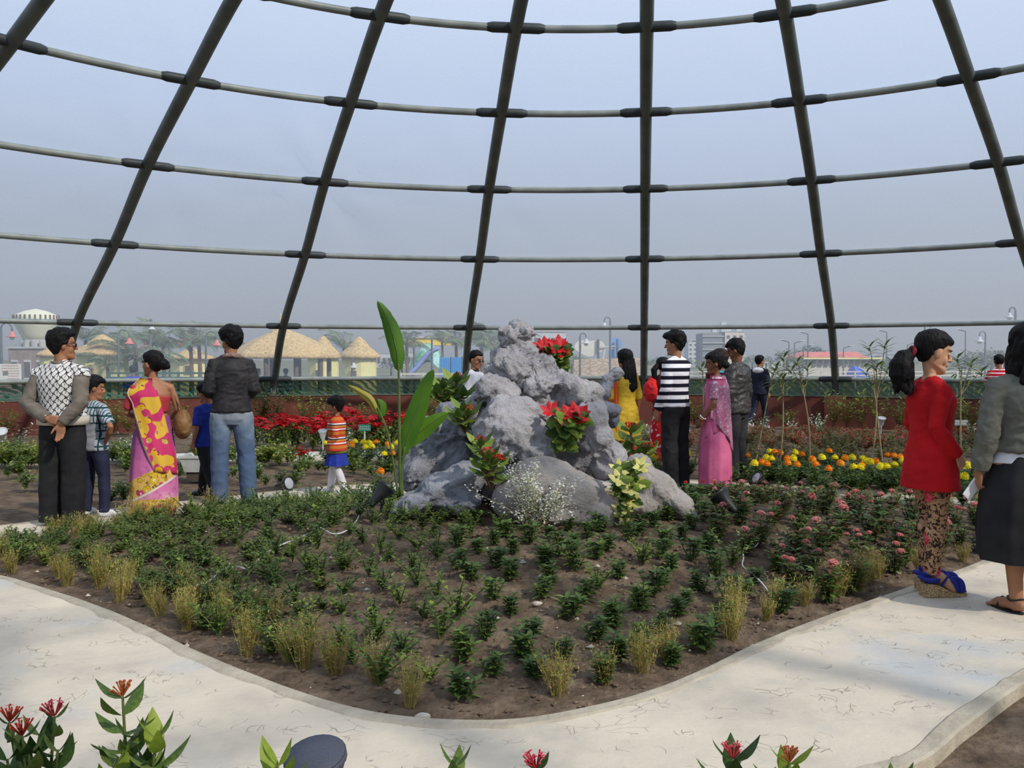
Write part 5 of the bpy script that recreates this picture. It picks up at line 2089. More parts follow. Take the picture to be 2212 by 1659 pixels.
ul_green = [unit_leaf('leaf', L_md, .5), unit_leaf('leaf', L_dk, .5), unit_leaf('leaf', L_lt, .48)]
ul_long = [unit_leaf('leaf', L_md, .42, droop=.5), unit_leaf('leaf', L_lt, .42, droop=.4)]
ul_heart = [unit_leaf('leaf', L_dk, .62, droop=.3, shape=.8), unit_leaf('leaf', L_md, .62, droop=.3, shape=.8), unit_leaf('leaf', L_lt, .6, droop=.3, shape=.8)]
ul_red = unit_leaf('bract', L_rd, .52, droop=.25)
ul_cy = unit_leaf('bract', L_cy, .52, droop=.3)
rq = random.Random(77)


def poinsettia(label, px, py, Y, h, nst, bract, trail=0.0, lsz=.1, br=.085, spread=.5, group=None):
    base = P(px, py, Y)
    root = empty('poinsettia', base, 0, label, 'potted flower' if False else 'poinsettia', group)
    for k in range(nst):
        a = rq.uniform(0, 6.28)
        ln = rq.uniform(.1, spread)
        tip = V((cos(a) * ln * h, -abs(sin(a)) * ln * h * .7, h * rq.uniform(.75, 1.05)))
        if trail: tip = V((rq.uniform(-.07, .09), -rq.uniform(.08, .16), h - trail * (k / max(1, nst - 1))))
        mb = MB()
        mid = tip * .5 + V((0, 0, .04 + (trail * .25 if trail else 0)))
        sp_ = spline([V((0, 0, 0)), mid, tip], 5)
        mb.tube(sp_, .004, 5)
        mb.build('stem', m_stem, root)
        for q in range(10):
            p_ = sp_[min(len(sp_) - 1, 2 + q)]
            b = rq.uniform(0, 6.28)
            put_leaf(ul_heart[rq.randrange(3)], root, p_, (cos(b), -abs(sin(b)) * .5 - .15, rq.uniform(-1.0, .1)), lsz * rq.uniform(.7, 1.1), up=V((0, -1, .35)))
        nb = 7
        for q in range(nb):
            b = 2 * pi * q / nb + rq.uniform(-.2, .2)
            put_leaf(bract, root, tip, (cos(b), sin(b) * .6 - .1, sin(b) * .7 + .1), br * rq.uniform(.75, 1.15), up=V((0, -.72, .7)), name='bract')
    return root


poinsettia('red poinsettia growing behind the peak of the rock pile on its right shoulder', 1206, 800, 7.62, .2, 10, ul_red, lsz=.12, br=.1, spread=.85)
poinsettia('red poinsettia in the dark hollow at the middle of the rock pile', 1218, 975, 6.8, .3, 9, ul_red, lsz=.13, br=.09, spread=.55)
poinsettia('cream yellow poinsettia trailing down between the two right hand front boulders', 1352, 1060, 6.66, .2, 12, ul_cy, trail=.36, lsz=.1, br=.085)

eu_cl = cluster(610, .026, 20).mesh('flower_cluster', [L_rd2])


def crown_thorn(label, px, py, Y, stems, leafL=.1, dirs=None):
    base = P(px, py, Y)
    root = empty('crown_of_thorns', base, 0, label, 'flowering plant')
    for tx, ty, fl in stems:
        tip = P(tx, ty, Y - .06) - base
        mb = MB()
        sp_ = spline([V((0, 0, 0)), tip * .5 + V((0, -.02, 0)), tip], 4)
        mb.tube(sp_, [.011] * len(sp_), 6)
        for q in range(18):
            c = sp_[q % len(sp_)]
            mb.tube([c, c + rv(-.3, .5) * .022], [.0016, .0004], 3)
        mb.build('stem', m_wood, root)
        for q in range(9):
            b = 2.4 * q
            p_ = tip - tip.normalized() * .012 * q
            put_leaf(ul_long[q % 2], root, p_, (cos(b), sin(b) * .8 - .3, .6 - .1 * q), leafL * rq.uniform(.75, 1.1), up=V((0, -.6, .8)))
        if fl:
            mb = MB(); mb.tube([tip, tip + V((0, -.01, .035))], .0025, 5); mb.build('flower_stalk', m_stem, root)
            for q in range(fl):
                link('flower_cluster', eu_cl, root, loc=tip + V((rq.uniform(-.03, .03) * (fl > 1), -.02 - rq.uniform(0, .02), .035 + rq.uniform(-.01, .012))), rot=(rq.uniform(-.4, .4), rq.uniform(-.4, .4), 0), scale=1.35)
    return root


crown_thorn('orange flowered spiny plant in the gap between the left front boulders', 1062, 1058, 6.62, [(1036, 958, 1), (1072, 1000, 2), (1040, 1010, 0), (1054, 985, 1)], .15)
crown_thorn('small orange flowered spiny plant in the left crevice of the rock pile', 1006, 935, 7.2, [(1012, 895, 1), (1000, 880, 0), (985, 900, 0)], .16)
crown_thorn('orange flowered leafy plant behind the left shoulder of the rock pile', 975, 880, 7.9, [(988, 822, 1), (955, 835, 0), (965, 860, 0), (1005, 850, 0), (940, 850, 0)], .2)
crown_thorn('orange flowered plant rising behind the right foot of the rock pile', 1372, 1010, 7.7, [(1362, 930, 3), (1398, 970, 2), (1345, 965, 0), (1375, 980, 1)], .17)

# white flowered bush
base = P(1150, 776, 6.36); base.z = bed_z(base.x, base.y)
rw_ = empty('white_flower_bush', base, 0, 'airy bush of tiny white flowers in front of the central boulder', 'bush')
rnd.seed(9)
mb, fl = MB(), MB()
for k in range(52):
    tx, ty = rnd.gauss(1150, 46), rnd.uniform(995, 1110)
    if ty < 1040: tx = rnd.uniform(1085, 1175)
    if k % 9 == 0: tx, ty = rnd.uniform(1215, 1260), rnd.uniform(1010, 1090)
    tip = P(tx, ty, base.y + .05 - rnd.uniform(0, .14)) - base
    r0_ = V((rnd.uniform(-.06, .06), rnd.uniform(-.03, .03), 0))
    mid = (r0_ + tip) * .5 + V((0, 0, .02))
    mb.tube([r0_, mid, tip], [.0025, .002, .001], 4)
    for q in range(62):
        t_ = rnd.uniform(.4, 1.05)
        c = r0_.lerp(tip, t_) + rv() * .028
        fl.leaf(c, rv(-.2, .8), rnd.uniform(.016, .024), .016, 0 if rnd.random() < .9 else 1, 1, .2)
mb.build('stem', m_cane, rw_)
o = fl.build('blossom', [L_wh, L_lt], rw_)
o['kind'] = 'stuff'

# banana-like heliconia at the left of the rocks
base = GM(862, 1068)
hb = empty('heliconia', base, 0, 'tall heliconia with long upright paddle leaves at the left end of the rock pile', 'plant')


def paddle(name, pix, wid, m, Y=6.9, curl=.2, label=None, tear=0.0):
    pts = spline([P(x, y, Y) - base for x, y in pix], 5)
    n = len(pts)
    mb = MB()
    vs = []
    fs = []
    for i, p in enumerate(pts):
        t = i / (n - 1)
        d = (pts[min(i + 1, n - 1)] - pts[max(i - 1, 0)]).normalized()
        side = d.cross(V((0, 1, 0))).normalized()
        wv = wid * (sin(pi * min(1, t ** .8 * .98 + .02)) ** .7)
        if tear: wv *= 1 + tear * noise.noise(V((t * 14, 1, 0)))
        back = V((0, 1, 0)) * wv * curl
        vs += [p + side * wv + back, p + side * wv * .5 + back * .3, p, p - side * wv * .5 + back * .5, p - side * wv + back * 1.3]
    for i in range(n - 1):
        for c in range(4):
            a = i * 5 + c
            fs.append((a, a + 1, a + 6, a + 5))
    mb.add(vs, fs)
    mb.tube(pts, [.006 * (1 - .8 * i / n) for i in range(n)], 5, 1)
    o = mb.build(name, [m, m_stem], hb, True)
    if label: o['label'] = label


def stalk(pix, r0_, r1_, Y=6.9):
    pts = spline([P(x, y, Y) - base for x, y in pix], 5)
    mb = MB()
    mb.tube(pts, [r0_ + (r1_ - r0_) * i / len(pts) for i in range(len(pts))], 8)
    mb.build('leaf_stalk', m_stem, hb, True)


stalk([(866, 1070), (863, 950), (862, 850), (861, 785)], .016, .007)
paddle('leaf', [(861, 800), (857, 760), (846, 715), (832, 680), (815, 650)], .062, L_ban, curl=.5, label='tall narrow upright leaf', tear=.25)
stalk([(868, 1070), (868, 1020), (874, 965)], .015, .01)
paddle('leaf', [(868, 985), (885, 930), (903, 880), (918, 835), (937, 798)], .075, L_ban, curl=.3, label='broad leaf with a yellowing tip', tear=.3)
paddle('leaf', [(872, 965), (905, 935), (935, 912), (968, 892)], .07, L_ban, 7.05, .4)
stalk([(860, 1070), (850, 1000), (836, 930), (815, 880)], .01, .006)
paddle('leaf', [(815, 895), (800, 865), (778, 848), (752, 832)], .03, L_banb, curl=.5, label='small furled drooping leaf')
paddle('leaf', [(818, 900), (822, 880), (815, 862)], .05, L_ban, 6.95, .6)

# ================================================================ SPOTLIGHTS, CABLES, SIGNS
m_bp = mat('black_plastic', (24, 25, 27), (34, 35, 38), 6, rough=.45, spec=.5)
m_glass = mat('lens_glass', (196, 200, 204), rough=.15, spec=.8)
m_slate = mat('slate_plastic', (66, 70, 82), (76, 80, 92), 200, rough=.6)
m_wp = mat('white_plastic', (214, 214, 210), (196, 196, 192), 6, rough=.5)
m_cable = mat('white_cable', (214, 214, 216), rough=.5)


def spot(label, head, aim, foot_, size=1.0, body=m_bp, lens=m_glass, flat=False):
    root = empty('garden_spotlight', foot_, 0, label, 'spotlight')
    h = V(head) - V(foot_)
    a = V(aim).normalized()
    R = a.to_track_quat('Z', 'Y').to_matrix()
    def ringz(z, r, n=24): return [h + R @ V((r * size * cos(2 * pi * j / n), r * size * sin(2 * pi * j / n), z * size)) for j in range(n)]
    mb = MB()
    mb.rings([ringz(-.15, .022), ringz(-.13, .03), ringz(-.05, .042), ringz(.0, .06), ringz(.035, .074), ringz(.04, .078), ringz(.055, .078), ringz(.055, .07), ringz(.045, .068), ringz(.044, .01)])
    hd = mb.build('lamp_head', body, root, True)
    mb = MB(); mb.rings([ringz(.055, .076), ringz(.06, .074), ringz(.061, .01)] if flat else [ringz(.044, .068), ringz(.05, .05), ringz(.052, .01)]); mb.build('lens', lens, hd, True)
    mb = MB()
    c = h + R @ V((0, 0, -.03 * size))
    low = V((h.x, h.y, max(.06, h.z - .09 * size)))
    for s_ in (-1, 1):
        sd_ = R @ V((1, 0, 0)) * s_ * .05 * size
        mb.tube([c + sd_, low + sd_ * .6, low], .006 * size, 6)
    mb.build('bracket', body, root)
    mb = MB(); mb.tube([low, V((h.x * .3, h.y * .3, 0.02)), V((0, 0, -.05))], [.011 * size, .011 * size, .004], 8); mb.build('stake', body, root)
    return root


p0 = GM(616, 1082); spot('black garden spotlight with its round lens turned to the right, beside the jeans man', P(618, 1046, p0.y), (.75, -.45, .22), p0, 1.0)
p0 = GM(815, 1128); spot('black spotlight tilted up at the left end of the rock pile', P(826, 1062, p0.y), (.55, .35, .6), p0, .95)
p0 = GM(1570, 1142); spot('black spotlight at the right foot of the rock pile facing away with a white cable', P(1560, 1076, p0.y), (-.55, .3, .6), p0, .95)
p0 = GM(1650, 1068); spot('black spotlight at the right rear rim of the bed near the marigolds', P(1640, 1036, p0.y), (-.7, -.25, .42), p0, 1.0)
p0 = V((P(690, 1650, 2.45).x, 2.45, -.03)); spot('slate grey round floodlight seen at the bottom edge of the photo', P(688, 1672, 2.45), (-.1, -.25, .95), p0, 1.1, m_slate, m_slate, True)
p0 = P(1903, 776, 15.2); p0.z = 0; spot('small white spotlight on a stake in front of the right part of the wall', P(1904, 908, 15.2), (0, -.3, .9), p0, .9, m_wp)
p0 = P(697, 776, 14.2); p0.z = 0; spot('small white spotlight among the red poinsettias behind the little girl', P(697, 936, 14.2), (0, -.3, .9), p0, .9, m_wp)
p0 = P(4, 776, 14.6); p0.z = 0; spot('white spotlight on a stake at the far left edge near the wall', P(4, 938, 14.6), (.1, -.5, .7), p0, 1.25, m_wp)


def cable(label, segs, r=.0048):
    mb = MB()
    for seg in segs:
        pts = []
        for px, py in seg:
            q = GM(px, py)
            q = q + (V((0, 0, EYE)) - q).normalized() * .16
            pts.append(q)
        pts = spline(pts, 5)
        mb.tube(pts, r, 6, round_=True)
    o = mb.build('cable', m_cable, smooth=True)
    tag(o, label, 'cable')


cable('white cable wandering down to the left from the spotlight beside the heliconia', [[(797, 1086), (780, 1105), (768, 1128), (745, 1148), (718, 1153), (690, 1140), (668, 1152), (625, 1170), (590, 1185), (560, 1207), (535, 1228), (512, 1224), (482, 1230), (450, 1256), (420, 1265), (397, 1272)]])
cable('white cable looping from the spotlight at the right foot of the rocks', [[(1588, 1102), (1608, 1116), (1630, 1126), (1642, 1148), (1638, 1172), (1628, 1182), (1612, 1182), (1605, 1190), (1606, 1205), (1604, 1222), (1625, 1240), (1648, 1262), (1672, 1297)]])
cable('white cable running right through the pink flowered shrubs', [[(1668, 1056), (1692, 1062), (1718, 1066), (1745, 1074), (1772, 1088), (1805, 1098), (1850, 1104), (1885, 1118), (1935, 1130), (1985, 1136)]])


def plant_sign(label, px, py, Y, board, wid=.2, hgt=.1):
    b = P(px, 776, Y); b.z = 0
    root = empty('plant_sign', b, 0, label, 'sign')
    z = P(px, py, Y).z
    mb = MB(); mb.box((-.008, .004, 0), (.008, .014, z)); mb.build('post', m_wp, root)
    mb = MB(); mb.box((-wid / 2, -.004, z - hgt / 2), (wid / 2, .004, z + hgt / 2)); bd = mb.build('board', board, root)
    mb = MB()
    for q in range(2):
        for k in range(5): mb.box((-wid * .42 + k * wid * .17, -.006, z + .012 - q * .035), (-wid * .42 + k * wid * .17 + wid * .12, -.0045, z + .022 - q * .035))
    mb.build('faded_lettering', m_wp, bd)


m_sgn = mat('sign_green', (46, 120, 100), (60, 134, 112), 8)
plant_sign('small green plant label on a white post behind the little girl', 787, 924, 14.0, m_sgn, .19, .1)
plant_sign('small grey plant label on a white post right of the red coat', 2077, 913, 14.6, mat('sign_grey', (150, 160, 160), (120, 132, 134), 9), .19, .09)

# white planter trough behind the jeans man
p0 = P(432, 776, 10.9); p0.z = 0
root = empty('planter_box', p0, 0, 'white planter tub standing in the rear bed behind the child in blue', 'planter')
mb = MB()
mb.rings([[V((sx_ * .13, sy_ * .13, .0)) for sx_, sy_ in ((-1, -1), (1, -1), (1, 1), (-1, 1))], [V((sx_ * .13, sy_ * .13, .1)) for sx_, sy_ in ((-1, -1), (1, -1), (1, 1), (-1, 1))]])
mb.build('plinth', mat('dark_plinth', (84, 76, 66)), root)
mb = MB()
mb.rings([[V((sx_ * w_, sy_ * w_, z)) for sx_, sy_ in ((-1, -1), (1, -1), (1, 1), (-1, 1))] for w_, z in ((.15, .1), (.19, .27), (.2, .27), (.2, .3), (.17, .3), (.16, .25))])
mb.build('tub', m_wp, root)
for k in range(14):
    b = 2.4 * k
    put_leaf(ul_green[2 if k % 2 else 0], root, V((0, 0, .26)), (cos(b), sin(b), rq.uniform(.4, 1.2)), .17)

# ================================================================ REAR BEDS
mg_y, mg_o = pompom(700, .056).mesh('flower_head', [L_my, m_stem]), pompom(701, .053).mesh('flower_head', [L_mo, m_stem])
mgb = [bushy(710 + k, .27, 16, .05, 20, .75, (0, 1), .5).mesh('marigold_plant', [L_dk, L_md, m_stem]) for k in range(4)]
raw = [(50, 520, 1), (108, 582, 0), (200, 540, 0), (240, 548, 0), (265, 495, 1), (230, 492, 0), (310, 500, 1), (165, 575, 1), (205, 588, 1), (360, 545, 1), (410, 543, 0), (368, 580, 1), (440, 592, 1), (425, 498, 0), (478, 513, 1), (560, 550, 1), (583, 587, 1), (635, 535, 0), (690, 485, 1), (735, 540, 0), (686, 626, 1), (780, 580, 1), (815, 540, 1), (870, 535, 0), (885, 612, 0), (935, 612, 0), (945, 598, 1), (950, 545, 0), (975, 562, 0), (1010, 570, 0), (1055, 567, 1), (1095, 606, 0), (1140, 608, 0), (1200, 594, 0), (1145, 520, 1), (1195, 523, 1), (1265, 562, 0), (1285, 590, 1), (1245, 535, 1), (1350, 560, 0), (1400, 600, 0), (1470, 570, 1), (1530, 600, 0), (1600, 590, 0), (1718, 612, 0), (1778, 597, 0), (1745, 683, 0), (1860, 600, 0), (1930, 560, 0)]
heads = [(1600 + x / 3.614, 840 + y / 3.614, c) for x, y, c in raw]
heads += [(767, 954, 0), (785, 955, 0), (798, 956, 0), (812, 955, 1), (760, 962, 1), (790, 966, 0), (803, 964, 0), (838, 960, 1), (845, 966, 0), (830, 981, 0), (848, 980, 1), (822, 1018, 1), (704, 958, 0), (758, 957, 1), (857, 957, 0)]
heads += [(1395, 975, 0), (1408, 985, 0), (1410, 972, 0), (1420, 990, 1), (1488, 980, 0), (1385, 965, 1)]
cl_ = []
for px, py, c in heads:
    zt = .30 if px > 1300 else .26
    d = (EYE - zt) * F / (py - HOR)
    p = P(px, py, d)
    for q in cl_:
        if (q[0] - p).length < .2:
            q[1].append((p, c)); break
    else: cl_.append((p, [(p, c)]))
for i, (p, hs_) in enumerate(cl_):
    u_, v_ = topx(p)
    sc_ = p.z / .27
    o = link('marigold', mgb[i % 4], loc=(p.x, p.y + .02, 0), rot=(0, 0, rq.uniform(0, 6)), scale=(1.15, 1.15, sc_ * .92))
    reg = 'in the long right bed' if u_ > 1550 else 'beside the striped jumper man' if u_ > 1200 else 'in the rear bed left of the rock pile'
    row_ = 'front row' if v_ > 1004 else 'middle row' if v_ > 988 else 'back row'
    if u_ > 1550: reg += ', ' + row_ + (', rock end' if u_ < 1700 else ', mid bed' if u_ < 1850 else ', beside red coat' if u_ < 2060 else ', between two women')
    col_ = 'yellow' if all(c == 0 for _, c in hs_) else 'orange' if all(c == 1 for _, c in hs_) else 'yellow and orange'
    tag(o, '%s marigold %s' % (col_, reg), 'marigold', 'marigolds %s' % reg)
    Mi = (Matrix.Translation(o.location) @ o.rotation_euler.to_matrix().to_4x4() @ Matrix.Diagonal((1.15, 1.15, sc_ * .92, 1))).inverted()
    for q, c in hs_:
        h_ = link('flower_head', mg_o if c else mg_y, o)
        h_.matrix_parent_inverse = Matrix()
        h_.matrix_basis = Mi @ Matrix.Translation(q) @ Euler((rq.uniform(-.1, .4), rq.uniform(-.3, .3), rq.uniform(0, 6))).to_matrix().to_4x4()
# extra green marigold plants without blooms fill the long bed
for k in range(34):
    px = 1590 + k * 17 + rq.uniform(-6, 6)
    d = rq.uniform(9.9, 10.9) if px < 2050 else rq.uniform(9.9, 10.5)
    p = P(px, 776, d)
    if p.x > 0 and rad_at(rout, atan2(p.y - BC.y, p.x - BC.x)) + .22 > (p.xy - BC.xy).length: p.y = p.y + .5
    o = link('marigold', mgb[k % 4], loc=(p.x, p.y, 0), rot=(0, 0, rq.uniform(0, 6)), scale=(1.1, 1.1, rq.uniform(.75, .95)))
    tag(o, 'dark green marigold bush without blooms in the long bed at the right', 'marigold', 'bloomless marigolds in the long right bed')

# low red foliage strip
m_rs = [bushy(730 + k, .2, 12, .04, 12, .8, (0, 1), .6).mesh('red_foliage_plant', [leafmat('dull_red_leaf%d' % k, (170, 44, 54), (196, 70, 72)), L_md, m_stem]) for k in range(3)]
m_gs = [bushy(740 + k, .3, 12, .05, 12, .6, (0, 1), .5).mesh('scrubby_plant', [leafmat('olive_leaf%d' % k, (84, 92, 50), (116, 116, 66)), L_br, m_stem]) for k in range(3)]
for k in range(230):
    px, d = rq.uniform(1575, 2215), rq.uniform(13.6, 17.0)
    if k > 170: px = rq.uniform(1385, 1560)
    p = P(px, 776, d)
    if (p.xy - DC.xy).length > R0 - .7: continue
    red = d > 14.2
    o = link('red_foliage_plant' if red else 'scrubby_plant', (m_rs if red else m_gs)[k % 3], loc=(p.x, p.y, 0), rot=(0, 0, rq.uniform(0, 6)), scale=rq.uniform(.9, 1.4))
    wh = 'left end' if px < 1560 else 'near part' if px < 1780 else 'middle' if px < 1990 else 'far right end'
    if red: tag(o, 'low dull red leaved plant in the red strip before the wall, ' + wh, 'plant', 'red leaved plants, ' + wh)
    else: tag(o, 'scrubby olive plant between marigolds and red strip, ' + wh, 'plant', 'scrubby plants, ' + wh)
for k in range(60):
    px, d = rq.uniform(1590, 2200), rq.uniform(11.6, 13.4)
    p = P(px, 776, d)
    o = link('scrubby_plant', m_gs[k % 3], loc=(p.x, p.y, 0), rot=(0, 0, rq.uniform(0, 6)), scale=rq.uniform(.8, 1.2))
    wh = 'near part' if px < 1780 else 'middle' if px < 1990 else 'far right end'
    tag(o, 'scrubby olive plant directly behind the marigolds, ' + wh, 'plant', 'scrubby plants behind marigolds, ' + wh)

# rear left: poinsettia row
def pom_small(seed, h=.5):
    rnd.seed(seed)
    mb = MB()
    tips = []
    for k in range(9):
        a = rnd.uniform(0, 6.28)
        ln = rnd.uniform(.1, .5)
        d = V((cos(a) * ln, sin(a) * ln, 1)).normalized() * h * rnd.uniform(.7, 1.05)
        mb.tube([V((0, 0, 0)), d], [.006, .003], 4, 2)
        tips.append(d)
        for q in range(9):
            t_ = rnd.uniform(.25, .95)
            b = rnd.uniform(0, 6.28)
            mb.leaf(d * t_, (cos(b), sin(b), rnd.uniform(-.4, .4)), .1, .05, rnd.choice((0, 0, 1)), 2, .4)
    return mb, tips


pm = [pom_small(800 + k) for k in range(3)]
pmm = [a.mesh('poinsettia', [L_md, L_lt, m_stem]) for a, b in pm]
def bract_mesh(seed, m):
    rnd.seed(seed)
    mb = MB()
    for q in range(9):
        b = 2 * pi * q / 9 + rnd.uniform(-.2, .2)
        mb.leaf((0, 0, 0), (cos(b), sin(b), rnd.uniform(0, .5)), rnd.uniform(.07, .11), .045, 0, 2, .3)
    return mb.mesh('bract_star', [m])


brs = [bract_mesh(820 + k, L_rd) for k in range(3)]
spots_ = []
for k in range(30): spots_.append((520 + k * 12.5 + rq.uniform(-6, 6), rq.uniform(14.3, 16.0)))
spots_ += [(652, 11.9), (1330, 14.8), (1310, 14.4)]
for i, (px, d) in enumerate(spots_):
    p = P(px, 776, d)
    k = i % 3
    s_ = rq.uniform(.85, 1.15) if d > 13 else .62
    o = link('poinsettia', pmm[k], loc=(p.x, p.y, 0), rot=(0, 0, rq.uniform(0, 6)), scale=s_)
    if d < 13: tag(o, 'lone red poinsettia standing between the jeans man and the little girl', 'poinsettia')
    else:
        wh = 'behind the jeans man' if px < 600 else 'left of the little girl' if px < 700 else 'behind the little girl' if px < 790 else 'beside the heliconia' if px < 1000 else 'behind the rock pile'
        tag(o, 'red poinsettia in the row before the wall, ' + wh, 'poinsettia', 'row poinsettias ' + wh)
    for q, t_ in enumerate(pm[k][1]):
        if q % 4 != 3 or d < 13: link('bract_star', brs[q % 3], o, loc=t_, rot=(rq.uniform(-.3, .3), rq.uniform(-.3, .3), rq.uniform(0, 6)), scale=1.15)

# leafy low shrubs of the left rear bed
lsh = [bushy(840 + k, .26, 9, .09, 9, .8, (0, 1), .42).mesh('leafy_shrub', [L_md if k % 2 else L_dk, L_lt, m_stem]) for k in range(4)]
ysh = [bushy(850 + k, .26, 10, .08, 10, .6, (0, 1), .45).mesh('yellow_green_shrub', [L_lt, L_yl, m_stem]) for k in range(2)]
wsh = [bushy(860 + k, .34, 9, .05, 12, .6, (0, 1), .5).mesh('white_flowered_bush', [L_wh, L_md, m_stem]) for k in range(2)]
for k in range(84):
    px, d = rq.uniform(-10, 850), rq.uniform(9.9, 13.2)
    if px < 470: d = rq.uniform(8.9, 13.2) if px < 300 else rq.uniform(9.9, 13.2)
    p = P(px, 776, d)
    if (p.xy - BC.xy).length < rad_at(rout, atan2(p.y - BC.y, p.x - BC.x)) + .25: continue
    if 640 < px < 800 and d < 10.6: continue
    o = link('leafy_shrub', lsh[k % 4], loc=(p.x, p.y, 0), rot=(0, 0, rq.uniform(0, 6)), scale=rq.uniform(.6, 1.0))
    wh = ('front' if d < 11 else 'rear') + ' part ' + ('behind the vest man and the boy' if px < 280 else 'around the saree woman' if px < 440 else 'around the jeans man' if px < 600 else 'around the little girl')
    tag(o, 'sparse leafy shrub in the rear bed, ' + wh, 'shrub', 'rear bed shrubs, ' + wh)
for k in range(46):
    px = rq.choice((rq.uniform(-5, 90), rq.uniform(235, 300), rq.uniform(560, 640)))
    d = rq.uniform(12.2, 13.4)
    p = P(px, 776, d)
    o = link('yellow_green_shrub', ysh[k % 2], loc=(p.x, p.y, 0), rot=(0, 0, rq.uniform(0, 6)), scale=rq.uniform(.8, 1.1))
    wh = 'left of the vest man' if px < 100 else 'between boy and saree woman' if px < 400 else 'right of the jeans man'
    tag(o, 'yellow green bushy plant before the far path, ' + wh, 'shrub', 'yellow green bushes, ' + wh)
wl_ = [(40, 14.8), (95, 15.2), (265, 12.9), (285, 12.6), (425, 14.6), (445, 14.9), (560, 14.3), (745, 14.0), (880, 14.2), (1400, 14.8), (1430, 15.6), (1480, 15.4), (1610, 17.4), (1650, 17.0), (1712, 17.2), (1772, 17.8), (1765, 17.4), (2100, 15.8)]
for i, (px, d) in enumerate(wl_):
    p = P(px, 776, d)
    if (p.xy - DC.xy).length > R0 - .6: p.xy = DC.xy + (p.xy - DC.xy).normalized() * (R0 - .6)
    o = link('white_flowered_bush', wsh[i % 2], loc=(p.x, p.y, 0), rot=(0, 0, i), scale=1.15)
    tag(o, 'white flowered bush ' + ('at the far left by the wall', 'just left of the vest man by the wall', 'low, right of the boy', 'low, between the boy and the saree woman', 'right of the tan handbag', 'just left of the jeans man', 'right of the jeans man below the poinsettias', 'just right of the little girl', 'left of the rock pile near the heliconia', 'right of the yellow tunic', 'behind the maroon woman', 'right of the striped jumper man', 'left of the hooded boy', 'right of the hooded boy', 'in front of the maroon wall, second right of the hooded boy', 'tall variegated one left of the wall pier', 'low, beside the tall variegated one', 'right of the red coat near the wall')[i], 'bush')

# taller shrubs against the wall
wsm = [bushy(870 + k, .85, 10, .1, 22, .42, (0, 1), .35).mesh('wall_shrub', [(L_md, L_lt, L_dk)[k % 3], (L_lt, L_yl, L_md)[k % 3], m_wood]) for k in range(4)]
for i, (px, sc_, k) in enumerate([(8, .8, 0), (185, .95, 0), (245, .9, 1), (275, .7, 1), (395, .8, 0), (578, 1.05, 2), (600, 1.0, 2), (560, .9, 2), (660, 1.05, 1), (690, .95, 1), (775, .6, 0), (935, .9, 0), (1500, .7, 0), (1700, .5, 0), (1800, .95, 0), (1830, 1.0, 1), (1862, .9, 0), (1905, .85, 1), (1945, .9, 0), (2070, .95, 0), (2100, 1.0, 1), (2140, .9, 0), (2195, .9, 0)]):
    a_ = None
    d = 12.0
    while (P(px, 776, d).xy - DC.xy).length < R0 - .75: d += .1
    p = P(px, 776, d)
    o = link('wall_shrub', wsm[3 if k == 0 and i % 2 else k], loc=(p.x, p.y, 0), rot=(0, 0, i * 1.3), scale=(1.1, 1.1, sc_))
    tag(o, ('tall %s shrub against the maroon wall, ' % ('bright green', 'yellow green', 'dark green')[k]) + ('at the left frame edge', "by the boy's head", 'between boy and saree woman, leftmost', 'between boy and saree woman, lower right one', 'behind the tan handbag', 'at the rib by the jeans man, middle', 'at the rib by the jeans man, rightmost', 'at the rib by the jeans man, leftmost', 'left of the little girl, taller', "just above the little girl's hair", 'right of the little girl', 'left of the rock pile', 'behind the striped jumper man', 'right of the hooded boy', 'at the right wall pier', 'first right of the wall pier', 'second right of the wall pier', 'behind the white spotlight', 'left of the red coat', 'just right of the red coat', 'between the two women, middle', 'left of the red striped man', 'behind the black skirt woman')[i], 'shrub')

# oleander saplings
def sapling(label, bpx, bY, tpx, tpy, bends, heads_):
    b = P(bpx, 776, bY); b.z = 0
    root = empty('oleander_sapling', b, 0, label, 'sapling')
    tip = P(tpx, tpy, bY) - b
    sp_ = spline([V((0, 0, 0)), tip * .5 + V((bends, 0, 0)), tip], 7)
    mb = MB(); mb.tube(sp_, [.012 * (1 - .6 * i / len(sp_)) for i in range(len(sp_))], 6); mb.build('stem', m_cane, root)
    for hx, hy in heads_:
        e_ = P(hx, hy, bY) - b
        mb = MB()
        st_ = sp_[-5]
        mb.tube([st_, (st_ + e_) * .5 + V((.01, 0, .02)), e_], [.006, .005, .004], 5, 0)
        for q in range(22):
            bb = 2.4 * q
            mb.leaf(e_ - V((0, 0, .011 * q)), (cos(bb), sin(bb), 1.0 - .06 * q), .16, .03, 1 if q % 3 else 2, 3, .35)
        mb.build('leafy_branch', [m_cane, L_md, L_dk], root)


sapling('thin leaning sapling just right of the hooded boy', 1684, 10.9, 1690, 800, .03, [(1693, 768), (1675, 790), (1690, 815)])
sapling('thin sapling with narrow leaves left of the wall pier', 1752, 11.2, 1726, 800, .05, [(1722, 778), (1745, 790), (1710, 795)])
sapling('tallest sapling with a narrow leaved crown left of the red coat', 1880, 10.9, 1893, 800, .04, [(1878, 746), (1912, 742), (1893, 790), (1917, 795)])
sapling('thin sapling leaning against the tallest one', 1912, 11.3, 1885, 810, .0, [(1872, 800)])
sapling('sapling just right of the red coat', 2082, 11.0, 2078, 790, -.02, [(2068, 770), (2098, 782), (2120, 800)])
sapling('bare slanting cane between striped jumper man and pink saree', 1498, 11.6, 1518, 800, .06, [(1515, 790)])
sapling('bare slanting cane in front of the hooded boy', 1630, 11.6, 1668, 810, .0, [(1672, 800)])

